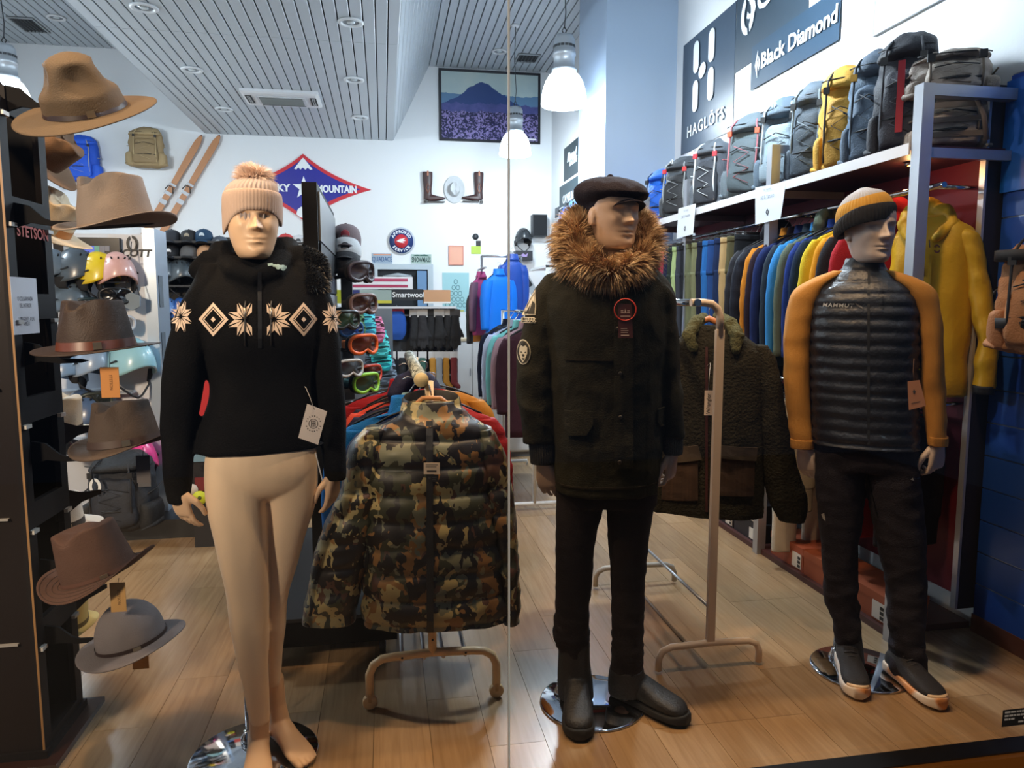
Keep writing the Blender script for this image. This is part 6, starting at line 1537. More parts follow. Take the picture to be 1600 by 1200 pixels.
MB().box(-.30, .09, -.5, -.47, 1.2, 2.0).build('side', WHITE, MB_); MB().box(-.30, .09, -.5, .6, 1.95, 1.98).build('shelf', WHITE, MB_); MB().box(.085, .095, -.47, .6, 1.3, 1.94).build('back', M((190, 50, 90), .6), MB_); MB().box(-.30, .09, -.5, .6, 1.5, 1.52).build('shelf', WHITE, MB_)
# blue slatwall by the window
SWL = thing('slat_wall', 'blue slatted display wall at the right window edge', 'display wall', (2.59, 2.36, 0))
BLU = M((34, 82, 176), .35, spec=.5)
z = .08
while z < 2.36:
    MB().box(-.016, .008, -.38, .37, z, z + .138).build('slat', BLU, SWL)
    MB().box(-.010, .008, -.38, .37, z + .138, z + .145).build('groove_insert', M((150, 156, 170), .3, .7), SWL); z += .145
MB().box(-.02, .008, -.40, .375, 0, .08).build('skirting', M((96, 52, 34), .5), SWL)
a = at(1576, 128, x=2.565); b = at(1576, 300, x=2.565)
bp_ = thing('blue_board', 'bright blue board fixed on the slatted wall, top right corner', 'board', (2.565, a.y - .3, b.z))
MB().box(-.006, .006, -.3, .3, 0, a.z - b.z).build('panel', M((8, 98, 196), .45), bp_)
tp = pack('duffel_pack', 'tan canvas backpack with black bands hung on the blue slats', (2.48, 2.42, at(1590, 552, x=2.47).z), -.95, .29, .47, .15, (178, 126, 84), (172, 120, 80), (186, 134, 92), False, (20, 19, 20), 44, group=None, pocket=True)
tp.pop('group', None) if hasattr(tp, 'pop') else None
for z in (.10, .36): MB().add(*rings([(0, -.01, z, .158, .09, 2.8, 0), (0, -.01, z + .04, .158, .09, 2.8, 0)], 3, 34), True).build('black_band', M((20, 19, 20), .7), tp)
# ================================================================ BACK WALL
YB = RY1 - .002
def wplace(px, py, y=YB): return at(px, py, y=y)
def wsize(l, t_, r, b, y=YB):
    A = at(l, t_, y=y); B = at(r, b, y=y); return (A.x + B.x) / 2, B.z, B.x - A.x, A.z - B.z
def wsign(name, label, cat, l, t_, r, b, col, th=.02, y=YB, rough=.5, texts=(), frame=None, tcol=None, group=None):
    x, z, w, h = wsize(l, t_, r, b, y); t = thing(name, label, cat, (x, y, z), 0, group)
    MB().box(-w / 2, w / 2, -th, 0, 0, h).build('panel', M(col, rough), t)
    for s_, sz, fx, fz, kw in texts: text('lettering', s_, sz, M(tcol or (230, 232, 234), .5), t, front(w * fx, -th - .002, h * fz), **kw)
    if frame:
        c, fw = frame; f = MB()
        for q in ((-w / 2 - fw, w / 2 + fw, -fw, 0), (-w / 2 - fw, w / 2 + fw, h, h + fw), (-w / 2 - fw, -w / 2, 0, h), (w / 2, w / 2 + fw, 0, h)): f.box(q[0], q[1], -th - .012, 0, q[2], q[3])
        f.build('frame', M(c, .4), t)
    return t, w, h
# mountain photograph
t, w, h = wsign('framed_picture', 'large framed mountain landscape photograph high on the back wall', 'picture', 689, 111, 840, 222, (150, 170, 170), .02, frame=((22, 22, 30), .035))
pic = bpy.data.materials.new('landscape_print'); pic.use_nodes = True; nt = pic.node_tree; b_ = nt.nodes['Principled BSDF']; b_.inputs['Roughness'].default_value = .3
def ng(ty, **k):
    n = nt.nodes.new(ty)
    for a, v in k.items(): setattr(n, a, v)
    return n
tc = ng('ShaderNodeTexCoord'); sp_ = ng('ShaderNodeSeparateXYZ'); nt.links.new(tc.outputs['Object'], sp_.inputs[0])
def mth(op, a, b=None, c=None):
    n = ng('ShaderNodeMath', operation=op)
    for i, v in enumerate((a, b, c)):
        if v is None: continue
        if isinstance(v, (int, float)): n.inputs[i].default_value = v
        else: nt.links.new(v, n.inputs[i])
    return n.outputs[0]
def noi(sc, det=4, rough=.6):
    n = ng('ShaderNodeTexNoise'); n.inputs['Scale'].default_value = sc; n.inputs['Detail'].default_value = det; n.inputs['Roughness'].default_value = rough; nt.links.new(tc.outputs['Object'], n.inputs['Vector']); return n.outputs['Fac']
def mix(f, a, b):
    n = ng('ShaderNodeMix', data_type='RGBA')
    nt.links.new(f, n.inputs['Factor'])
    for k, v in (('A', a), ('B', b)):
        if isinstance(v, tuple): n.inputs[k].default_value = lin(v)
        else: nt.links.new(v, n.inputs[k])
    return n.outputs['Result']
X_, Z_ = sp_.outputs[0], sp_.outputs[2]
sky = mix(noi(2.2, 3), (150, 178, 190), (196, 206, 196))
far = mth('LESS_THAN', Z_, mth('MULTIPLY_ADD', noi(3, 5), .18, h * .58))
c1_ = mix(far, sky, (90, 126, 160))
pk_ = mth('LESS_THAN', Z_, mth('ADD', mth('MULTIPLY_ADD', mth('ABSOLUTE', mth('ADD', X_, w * .08)), -.62, h * .80), mth('MULTIPLY', noi(5, 6), .16)))
c2_ = mix(pk_, c1_, (42, 66, 118))
hill = mth('LESS_THAN', Z_, mth('MULTIPLY_ADD', noi(4, 5), .22, h * .42))
c3_ = mix(hill, c2_, mix(noi(14, 4), (40, 56, 110), (92, 92, 150)))
fg = mth('LESS_THAN', Z_, mth('MULTIPLY_ADD', noi(5, 4), .18, h * .32))
c4_ = mix(fg, c3_, mix(mth('GREATER_THAN', noi(34, 3, .7), .52), (22, 26, 66), (136, 124, 176)))
nt.links.new(c4_, b_.inputs['Base Color'])
[c for c in t.children if c.name.startswith('panel')][0].data.materials[0] = pic
MB().box(w * .40, w * .48, -.0225, -.0215, h * .02, h * .045).build('caption', M((214, 214, 220), .5), t)
# star sign
x, z, w, h = wsize(365, 237, 581, 349)
t = thing('wall_sign', 'blue four-pointed wall sign with red border and white star', 'sign', (x, YB, z))
def fourpt(k, sx, sy, n=10):
    P = [(sx, 0), (0, sy), (-sx, 0), (0, -sy)]; o = []
    for i in range(4):
        a = Vector(P[i] + (0,)); b = Vector(P[(i + 1) % 4] + (0,)); c = (a + b) / 2 * (1 - k)
        for j in range(n):
            u = j / n; q = a * (1 - u) ** 2 + c * 2 * u * (1 - u) + b * u * u; o.append((q.x, q.y))
    return o
m4 = front(0, -.022, h / 2)
MB().prism(fourpt(.28, w / 2, h / 2), .022, m4 @ Matrix.Translation((0, 0, -.022))).build('red_border', M((196, 30, 48), .45), t)
MB().prism(fourpt(.27, w / 2 * .84, h / 2 * .88), .004, m4).build('blue_field', M((10, 22, 140), .45), t)
WS = M((228, 234, 240), .5)
st5 = [(.17 * (1 if i % 2 == 0 else .40) * math.sin(i * math.pi / 5), .17 * (1 if i % 2 == 0 else .40) * math.cos(i * math.pi / 5)) for i in range(10)]
MB().prism(st5, .004, m4 @ Matrix.Translation((0, 0, .004))).build('star', WS, t)
text('lettering', 'ROCKY', .14, WS, t, m4 @ Matrix.Translation((-.44, -.01, .005)), ext=.002, bold=.006)
text('lettering', 'MOUNTAIN', .14, WS, t, m4 @ Matrix.Translation((.47, -.01, .005)), ext=.002, bold=.006, sx=.76)
MB().prism([(-.13, .27), (-.10, .26), (-.07, .29), (-.04, .26), (-.01, .29), (.03, .26), (.06, .29), (.10, .26), (.13, .27), (.03, .40), (0, .43), (-.03, .40)], .004, m4 @ Matrix.Translation((0, 0, .004))).build('peak_motif', WS, t)
MB().prism([(-.12, -.38), (-.10, -.31), (-.05, -.27), (.02, -.27), (.06, -.31), (.02, -.33), (-.01, -.31), (-.03, -.35), (.0, -.39), (.06, -.40), (.0, -.44), (-.07, -.42)], .004, m4 @ Matrix.Translation((0, 0, .004))).build('wave_motif', WS, t)
# wooden skis
for i, (a, b) in enumerate((((316, 211), (222, 374)), ((344, 211), (248, 374)))):
    A = wplace(*a, YB - .05); B = wplace(*b, YB - .05); d = A - B; L = d.length; u = d.normalized()
    s_ = thing('wooden_ski', 'old wooden ski with metal binding, %s of the crossed pair on the wall' % ('left' if i == 0 else 'right'), 'ski', (B.x, YB - .05, B.z))
    side = Vector((u.z, 0, -u.x)); out = Vector((0, -1, 0)); m = basis((0, 0, 0), side, u)
    pr = [(-.045, 0), (.045, 0), (.038, L * .5), (.046, L * .85), (.042, L * .93), (.02, L * .985), (0, L), (-.02, L * .985), (-.042, L * .93), (-.046, L * .85), (-.038, L * .5)]
    MB().prism(pr, .022, m).build('plank', M((176, 120, 76), .5, bump=.2, bs=40, var=.15), s_)
    MB().prism([(q[0] * .8, q[1] + (L * .02 if q[1] < L * .5 else 0)) for q in pr if q[1] > L * .9 or True][5:8], .024, m).build('tip', M((96, 50, 40), .5), s_)
    for k, (yy, hh) in enumerate(((.36, .10), (.44, .07), (.52, .05))):
        MB().box(-.050, .050, yy * L - hh / 3, yy * L + hh / 3, .022, .034, m).build('binding_plate', M((130, 132, 136), .45, .6), s_)
    MB().tube([m @ Vector((-.06, .46 * L, .03)), m @ Vector((-.03, .50 * L, .08)), m @ Vector((.03, .50 * L, .08)), m @ Vector((.06, .46 * L, .03))], .008, 8).build('binding_strap', M((60, 56, 56), .5), s_)
# packs on the wall
q = wplace(124, 285, 11.1); bp1 = pack('frame_rucksack', 'blue old frame rucksack hung high on the back wall', (q.x, 11.17, q.z + .02), 0, .50, .62, .18, (24, 78, 190), (28, 84, 200), None, True, (150, 150, 150), 201, group=None)
MB().tube([(-.27, .0, -.02), (-.27, -.02, -.08), (.27, -.02, -.08), (.27, 0, -.02)], .010, 8).build('metal_frame', STEEL, bp1)
q = wplace(230, 262, 11.1); pack('canvas_rucksack', 'khaki canvas rucksack hung on the back wall left of the skis', (q.x, 11.1, q.z), .1, .46, .54, .18, (150, 128, 92), (160, 138, 100), (140, 118, 84), True, (180, 160, 120), 205, group=None)
for p_ in ((152, 213, 150, 245), (165, 213, 180, 243)):
    pass
# cowboy boots and hat
def cboot(px, side, lb):
    p = wplace(px, 315, YB - .1); t = thing('cowboy_boot', lb, 'boot', (p.x, YB - .052, p.z)); s = side
    D = M((58, 34, 34), .45, var=.2); 
    shaft = rings([(0, 0, .44, .075, .05, 2.2, 0), (0, 0, .30, .070, .05, 2.2, 0), (0, 0, .16, .058, .045, 2.2, 0), (0, 0, .06, .062, .042, 2.4, 0), (0, 0, .035, .06, .04, 2.4, 0)], 18, 22)
    ft = rings([(0, 0, 0, .055, .045, 2.4, 0), (0, 0, .06, .052, .045, 2.4, 0), (0, 0, .14, .036, .042, 2.4, 0), (0, 0, .21, .022, .032, 2.4, 0), (0, 0, .26, .010, .012, 2.2, 0)], 16, 20)
    m = Matrix(((0, 0, s, 0), (0, 1, 0, 0), (1, 0, 0, .06), (0, 0, 0, 1)))
    addo('shaft', remesh([shaft, ([m @ Vector(v) for v in ft[0]], ft[1])], .010, 3), D, t)
    MB().box(min(-.06 * s, -.02 * s), max(-.06 * s, -.02 * s), -.03, .03, -.015, .02).box(min(0, .25 * s), max(0, .25 * s), -.035, .035, .0, .012).build('sole_and_heel', M((30, 20, 18), .5), t)['kind'] = 'stuff'
    MB().tube([(0.0, -.055, .12), (-.03 * s, -.055, .2), (.0, -.056, .28), (.03 * s, -.055, .2), (0, -.055, .12)], .004, 6).build('stitching', M((150, 90, 70), .6), t)
    MB().box(-.012, .012, -.056, -.048, .38, .45).build('pull_strap', M((170, 110, 84), .6), t)
cboot(669, 1, 'brown cowboy boot on the back wall, left of the pale hat, toe right'); cboot(749, -1, 'brown cowboy boot on the back wall, right of the pale hat, toe left')
p = wplace(710, 296, YB - .03); ht_ = hat('cowboy_hat', 'pale grey cowboy hat hung flat between the two boots', (p.x, YB - .02, p.z), .155, .20, .085, .11, .11, (190, 194, 198), .01, .0, .012, .02, (math.pi / 2, 0, 0), .82, None)
# service disc
p = wplace(627, 377); t = thing('round_sign', 'round blue and white service sign with red centre over the door', 'sign', (p.x, YB, p.z))
mt = FRONT.copy()
def disc(name, r, dz, col, rough=.4, parent=None): return MB().lathe([(.001, dz + .004), (r, dz + .004), (r, dz - .004)], 40, mat=mt).build(name, M(col, rough), parent)
disc('rim', .205, .012, (200, 208, 216), .25, t); disc('blue_ring', .18, .020, (24, 52, 110), .4, t); disc('red_centre', .10, .026, (196, 50, 60), .4, t)
MB().prism([(-.07, .0), (-.02, .03), (.06, .045), (.02, .015), (.07, .01), (.01, -.01), (.05, -.03), (-.02, -.02)], .003, front(0, -.031, 0)).build('wing_emblem', WS, t)
for s_, flip in (('APPROVED', 0), ('SERVICE', 1)):
    n = len(s_)
    for i, ch in enumerate(s_):
        a = (i - (n - 1) / 2) * .30
        if not flip: m = front(.14 * math.sin(a), -.025, .14 * math.cos(a)) @ Matrix.Rotation(-a, 4, 'Z')
        else: m = front(.14 * math.sin(a), -.025, -.14 * math.cos(a)) @ Matrix.Rotation(a, 4, 'Z')
        text('letter', ch, .062, WS, t, m, ext=.001, bold=.002)
t, w, h = wsign('number_plate', 'pale number plate with orange top, left above the door', 'plate', 581, 396, 613, 412, (150, 170, 190), .008, texts=(('QUADACE', .10, 0, .42, dict(ext=.001, sx=.62, bold=.002)),), tcol=(60, 96, 140))
MB().box(-w / 2 + .02, w / 2 - .02, -.0095, -.008, h * .82, h * .95).build('plate_band', M((206, 140, 110), .5), t)
t, w, h = wsign('number_plate', 'white-green number plate right above the door', 'plate', 642, 397, 674, 412, (160, 182, 176), .008, texts=(('SNOWMASS', .10, 0, .38, dict(ext=.001, sx=.52, bold=.002)),), tcol=(24, 60, 54))
MB().prism([(-.13, 0), (-.06, .025), (-.02, .01), (.05, .03), (.13, 0)], .001, front(0, -.0095, h * .78)).build('hill_print', M((40, 90, 80), .5), t)
wsign('framed_picture', 'salmon pink framed print on the back wall', 'picture', 702, 385, 723, 413, (222, 164, 140), .015, frame=((206, 130, 112), .012))
t, w, h = wsign('wall_notice', 'white, black and lime sticker card on the back wall', 'notice', 736, 376, 751, 397, (170, 196, 70), .006)
MB().box(-w / 2, 0, -.008, -.006, h * .6, h).build('white_square', WS, t); MB().box(0, w / 2, -.008, -.006, h * .6, h).build('black_square', BLACK, t)
p = wplace(743, 370); t = thing('wall_disc', 'small black round disc above the lime sticker card', 'sensor', (p.x, YB, p.z)); MB().lathe([(.001, .03), (.035, .028), (.048, .01), (.048, 0)], 20, mat=FRONT).build('body', M((34, 38, 44), .5), t)
MB().lathe([(.001, .034), (.02, .032), (.022, .028)], 16, mat=FRONT).build('cap', M((60, 64, 70), .5), t)
# pale poster with tree of figures
t, w, h = wsign('poster', 'pale turquoise poster with branching drawing on the back wall', 'poster', 691, 426, 733, 487, (150, 196, 204), .006)
random.seed(5)
for k in range(5):
    y0 = h * (.12 + .15 * k); n = max(1, 5 - k)
    for i in range(n):
        x0 = (i - (n - 1) / 2) * w * .16
        MB().tube([(x0 + math.cos(a) * .028, -.008, y0 + .03 + math.sin(a) * .035) for a in [j * math.pi / 5 for j in range(10)]], .004, 5, closed=True).build('drawing', M((70, 120, 126), .6), t)
MB().box(-w * .3, w * .3, -.0075, -.006, 0, h * .05).build('stripe', M((190, 194, 120), .6), t)
# round gauge and lime card far left
p = wplace(128, 311); t = thing('wall_disc', 'black round disc on the back wall beside the taupe hat', 'sensor', (p.x, YB, p.z)); MB().lathe([(.001, .03), (.035, .028), (.055, .01), (.055, 0)], 20, mat=FRONT).build('body', M((34, 38, 44), .5), t); MB().lathe([(.001, .034), (.02, .032), (.022, .028)], 16, mat=FRONT).build('cap', M((90, 94, 100), .5), t)
wsign('wall_notice', 'lime and white card under the far left black disc', 'notice', 120, 322, 134, 338, (190, 206, 90), .006)
# loudspeaker
x, z, w, h = wsize(829, 337, 851, 371); t = thing('loudspeaker', 'dark loudspeaker mounted on the back wall near the right corner', 'loudspeaker', (x, YB - .1, z))
MB().box(-w / 2, w / 2, -.08, .09, 0, h).build('cabinet', M((40, 44, 50), .5), t)
MB().box(-w / 2 + .012, w / 2 - .012, -.088, -.08, .012, h - .012).build('grille', M((22, 25, 30), .8, bump=.6, bs=400), t); MB().tube([(0, .02, h * .5), (0, .10, h * .5)], .02, 8).build('bracket', BLACK, t)
# helmet on small black shelf box
x, z, w, h = wsize(802, 393, 828, 408); t = thing('wall_box', 'small black printed box fixed on the back wall under a helmet', 'box', (x, YB - .12, z))
MB().box(-w / 2, w / 2, -.10, .12, 0, h).build('box_body', M((22, 24, 32), .5), t)
MB().prism([(-.06, 0), (-.02, .03), (.02, .01), (.06, .04), (.04, -.02), (-.02, -.02)], .002, front(0, -.102, h * .5)).build('print', M((150, 130, 180), .5), t)
boxtop = z + h
# ---- helmets
def helmet(name, label, loc, rz, c, s=1.0, strap=(30, 30, 34), group=None, goggles=None, vents=(24, 26, 30), peak=False, tilt=0.0):
    t = thing(name, label, 'helmet', loc, rz, group); t.scale = (s, s, s)
    if tilt: t.rotation_euler = (tilt, 0, rz)
    seg = 40; N = 22; vs = []; fs = []
    for i in range(N + 1):
        u = i / N; ph = u * math.pi * .5
        for j in range(seg):
            a = 2 * math.pi * j / seg; cr_ = math.cos(ph); z = .155 * math.sin(ph)
            x = .118 * cr_ * math.cos(a); y = .142 * cr_ * math.sin(a)
            sidez = -.055 * (1 - u) ** 2 * (abs(math.cos(a)) ** 2) - .035 * (1 - u) ** 2 * max(0, math.sin(a))
            vs.append((x, y, z + sidez + .06))
    for i in range(N):
        for j in range(seg): fs.append((i * seg + j, i * seg + (j + 1) % seg, (i + 1) * seg + (j + 1) % seg, (i + 1) * seg + j))
    fs.append(tuple(N * seg + j for j in range(seg)))
    me = pym(vs, fs); o = addo('shell', me, M(c, .32, spec=.5, coat=.2), t); sd = o.modifiers.new('s', 'SOLIDIFY'); sd.thickness = .012
    for k in range(4):
        a = -math.pi / 2 + (k - 1.5) * .42
        for rr, zz in ((.72, .165),):
            MB().cbox((.118 * rr * math.cos(a) , .142 * rr * math.sin(a), zz), .008, .034, .006, Matrix.Rotation(a + math.pi / 2, 4, 'Z') @ Matrix.Rotation(-.7, 4, 'X')).build('vent_slot', M(vents, .6), t)
    for s_ in (-1, 1):
        MB().cbox((s_ * .112, -.02, .085), .008, .05, .008, Matrix.Rotation(.3 * s_, 4, 'X')).build('vent_slot', M(vents, .6), t)
        MB().tube([(s_ * .108, .01, .01), (s_ * .085, -.02, -.05), (s_ * .03, -.04, -.10), (0, -.045, -.115)], .006, 6).build('chin_strap', M(strap, .7), t)
        me = pym(*rings([(s_ * .106, .02, .035, .014, .05, 2.4, 0), (s_ * .102, .02, -.01, .014, .042, 2.4, 0), (s_ * .096, .015, -.035, .010, .026, 2.2, 0)], 8, 18)); addo('ear_pad', me, M((26, 27, 30), .8), t)
    if goggles:
        me = pym(*rings([(0, -.118, .075, .085, .035, 3, 0), (0, -.122, .035, .09, .038, 3, 0), (0, -.115, -.005, .06, .03, 3, 0)], 10, 28)); addo('goggle_lens', me, M(goggles, .08, spec=.8, coat=.5), t)
    if peak:
        MB().tube([(-.08, -.12, .06), (-.05, -.17, .065), (.05, -.17, .065), (.08, -.12, .06)], .008, 8).build('peak', M(c, .4), t)
    return t
p = at(815, 385, y=11.17); helmet('helmet', 'black glossy helmet standing on the small wall box', (x, 11.17, boxtop + .115), .2, (44, 48, 52), 1.1, peak=True)
# ---- door with pale frame
A = at(590, 421, y=YB); B = at(668, 421, y=YB)
MB().box(A.x - .08, A.x, YB - .06, YB + .0, 0, A.z + .08).box(B.x, B.x + .08, YB - .06, YB, 0, A.z + .08).box(A.x, B.x, YB - .06, YB, A.z, A.z + .08).build('door_1', M((176, 190, 200), .5))['kind'] = 'structure'
d1 = bpy.data.objects['door_1']
MB().box(A.x, B.x, YB - .004, YB + .001, 0, A.z).build('unlit_room_sheet', M((26, 32, 38), .8), d1)  # flat dark sheet on the wall, painted as the unlit room beyond
MB().box(B.x - .16, B.x - .02, YB - .10, YB - .05, 0, A.z - .02).build('door_leaf', M((92, 130, 170), .5), d1)
MB().tube([(A.x + .08, YB - .05, A.z - .12), (A.x + .3, YB - .08, A.z - .08), (A.x + .5, YB - .05, A.z - .11)], .03, 10).build('plastic_wrap', M((150, 160, 168), .2), d1)
# ---- stock boxes over the door, low cupboards at the back
def carton(label, l, t_, r, b, y, d, c, txt=None, tc_=(230, 232, 236), parts=(), group=None, sz=None, name='carton', cat='box'):
    x, z, w, h = wsize(l, t_, r, b, y); o = thing(name, label, cat, (x, y, z), 0, group)
    MB().box(-w / 2, w / 2, 0, d, 0, h).build('carton_body', M(c, .55), o)
    MB().box(-w / 2, w / 2, d * .45, d * .55, h, h + .002).build('tape', M(tuple(int(v * .8) for v in c), .5), o)
    for (a0, a1, b0, b1, cc) in parts: MB().box(-w / 2 + a0 * w, -w / 2 + a1 * w, -.003, 0, b0 * h, b1 * h).build('printed_band', M(cc, .5), o)
    if txt: text('lettering', txt, sz or h * .7, M(tc_, .5), o, front(0, -.005, h * .48), ext=.001, bold=.0015)
    return o
# central display block (socks, gloves) : board with rail
YD = 8.6
x, z, w, h = wsize(524, 482, 712, 640, YD)
db = thing('display_rack', 'dark sock and glove display rack in the middle of the shop', 'display rack', (x, YD, 0))
zt = at(600, 482, y=YD).z
MB().box(-w / 2, w / 2, .05, .09, .1, zt).build('back_board', M((40, 44, 50), .7), db)
MB().box(-w / 2 - .03, -w / 2, -.02, .09, 0, zt).build('side_post', STEEL, db); MB().box(w / 2 - .0, w / 2 + .03, -.02, .09, 0, zt).build('side_post', STEEL, db)
MB().box(-w / 2, w / 2, -.20, .09, zt, zt + .025).build('top_shelf', M((206, 210, 216), .5), db)
MB().box(-w / 2, w / 2, -.30, .09, .0, .12).build('base', M((40, 40, 44), .6), db)
for zz in (zt - .08, zt - .78): MB().tube([(-w / 2, -.03, zz), (w / 2, -.03, zz)], .012, 8).build('hanging_rail', STEEL, db)
y0 = YD - .18
carton('long white carton with red stripes above the sock display', 533, 432, 645, 452, y0, .30, (226, 230, 236), None, parts=((0, .93, .62, .86, (176, 60, 96)), (.0, .93, .14, .36, (170, 50, 90))))
zc_ = zt + .025
for l, r, c, tx, lb, tcc in ((524, 541, (190, 192, 40), None, 'lime carton at the left end of the display top', None), (541, 562, (26, 40, 110), None, 'dark blue carton beside the lime one', None), (562, 612, (150, 170, 166), None, 'long grey-green carton beside the dark blue one', None), (615, 661, (22, 28, 36), 'Smartwool', 'black header sign with white lettering on the sock display', (232, 236, 240)), (662, 704, (196, 150, 112), None, 'plain brown carton right of the black header sign', None)):
    o = carton(lb, l, 452 if tx else 453, r, 474 if not tx else 469, y0, .2, c, tx, tcc or (230, 230, 230), parts=() if tx else ((.0, 1, 0, .22, (196, 190, 60)),) if r < 613 else ((0, 1, .0, .12, (226, 226, 226)),), sz=.082)
def hang_item(kind, label, px, py0, py1, y, w, c, seed=0, tagc=(210, 214, 218), group=None):
    A = at(px, py0, y=y); Bz = at(px, py1, y=y).z; H_ = A.z - Bz
    t = thing(kind[0], label, kind[1], (A.x, y, A.z), 0, group)
    MB().box(-w * .4, w * .4, -.004, .0, -.07, .02).build('header_card', M(tagc, .6), t)
    m = M(c, .8, bump=.3, bs=160, var=.2)
    if kind[1] == 'glove':
        me = remesh([rings([(0, 0, -.05, w * .30, .03, 2.4, 0), (0, 0, -H_ * .35, w * .36, .035, 2.4, 0), (0, 0, -H_ * .65, w * .45, .035, 2.4, 0), (0, 0, -H_ * .75, w * .4, .03, 2.4, 0)], 12, 20)] +
                    [caps([(x_ * w, 0, -H_ * .68), (x_ * w * 1.1, 0, -H_ * l_)], [w * .12, w * .10], 10) for x_, l_ in ((-.32, .93), (-.1, 1.0), (.12, .98), (.33, .9))] + [caps([(w * .38, 0, -H_ * .5), (w * .62, 0, -H_ * .68)], [w * .13, w * .1], 10)], .011, 2)
    elif kind[1] == 'socks':
        me = remesh([rings([(0, 0, -.05, w * .34, .03, 2.6, 0), (0, 0, -H_ * .7, w * .32, .03, 2.6, 0), (0, 0, -H_ * .85, w * .36, .035, 2.6, 0)], 12, 18), caps([(0, 0, -H_ * .85), (w * .45, -.01, -H_ * .97)], [w * .30, w * .24], 12)], .012, 2)
    else:
        me = pym(*rings([(0, 0, -.03, w * .30, .04, 2.4, 0), (0, 0, -H_ * .3, w * .48, .07, 2.6, 0), (0, 0, -H_ * .75, w * .48, .07, 2.6, 0), (0, 0, -H_, w * .3, .03, 2.4, 0)], 18, 24))
    wrinkle(me, .006, 14, seed, True)
    addo('body', me, m, t); MB().tube([(0, .0, .02), (0, .02, .035), (0, .06, .03)], .003, 5).build('peg_hook', STEEL, t)
    return t
GL_ = ('ski_glove', 'glove'); SK_ = ('socks', 'socks'); PO_ = ('stuff_sack', 'bag')
yh = YD - .08
hang_item(PO_, 'bright blue pouch with red triangle top on the sock display', 620, 482, 531, yh, .21, (36, 88, 180), 3, (206, 50, 80))
rnd = random.Random(3)
n_ = 0
for px, c, tg_, k in ((648, (34, 36, 40), (206, 212, 218), GL_), (660, (42, 42, 46), (210, 214, 218), GL_), (673, (26, 27, 30), (40, 42, 46), GL_), (686, (30, 31, 34), (196, 200, 204), GL_), (700, (24, 25, 28), (206, 212, 218), GL_), (711, (28, 30, 34), (60, 62, 66), GL_)):
    hang_item(k, 'dark ski glove on the upper hooks of the sock display, %s' % ('first', 'second', 'third', 'fourth', 'fifth', 'sixth')[n_] + ' from the blue pouch', px, 486, 545, yh - .03 * (n_ % 2), .15, c, n_, tg_, 'dark gloves on the sock display'); n_ += 1
n_ = 0
for px, c in ((612, (30, 32, 36)), (628, (24, 26, 30)), (645, (40, 52, 56)), (660, (60, 100, 90)), (676, (206, 150, 60)), (686, (160, 168, 176)), (697, (196, 140, 50)), (709, (120, 40, 40))):
    hang_item(SK_, '%s socks on the lower hooks of the sock display' % ('black-grey', 'jet black', 'dark teal', 'sage green', 'mustard', 'light grey', 'amber', 'dark red')[n_], px, 552, 606, yh - .02 * (n_ % 2), .12, c, 20 + n_, group='socks on the sock display'); n_ += 1
# neck tubes / goggles straps cluster left of it
for i, (px, py, c) in enumerate(((556, 500, (60, 90, 60)), (572, 500, (60, 150, 190)), (585, 508, (200, 90, 120)), (592, 530, (60, 170, 170)), (596, 552, (40, 160, 180)), (604, 575, (84, 96, 110)), (604, 596, (110, 124, 140)), (584, 560, (60, 70, 80)), (578, 590, (150, 160, 168)))):
    p = at(px, py, y=5.4 + .02 * i); t = thing('neck_warmer', '%s neck warmer in the cluster behind the goggle tower' % ('moss green', 'sky blue', 'rose pink', 'turquoise', 'deep cyan', 'slate', 'blue-grey', 'charcoal', 'pale grey')[i], 'neck warmer', (p.x, 5.4 + .03 * i, p.z - .06), 0, 'neck warmers behind the goggle tower')
    me = pym(*rings([(0, 0, .12, .055, .04, 2.3, 0), (0, 0, .07, .066, .05, 2.3, 0), (0, 0, 0, .075, .055, 2.3, 0), (0, 0, -.07, .066, .05, 2.3, 0)], 18, 24)); wrinkle(me, .012, 14, i, True)
    addo('fabric', me, ramp_mat('stripes%d' % i, [(0, c), (.45, tuple(min(255, int(v * 1.5) + 20) for v in c)), (.55, tuple(int(v * .4) for v in c)), (1, c)], 14, 'CONSTANT', 1, .8, 0, (.6, .6, 3)), t)
    MB().tube([(0, .0, .12), (0, .05, .14), (0, .14, .14)], .004, 5).build('peg_hook', STEEL, t)
x, z, w, h = wsize(548, 470, 616, 640, 5.75)
nr = thing('peg_panel', 'grey peg panel holding the neck warmers', 'display rack', (x, 5.85, 0))
MB().box(-w / 2, w / 2, 0, .03, 0, 1.42).build('panel', M((120, 126, 134), .6), nr); MB().box(-w / 2, w / 2, -.2, .1, 0, .05).build('foot', M((60, 62, 66), .6), nr)
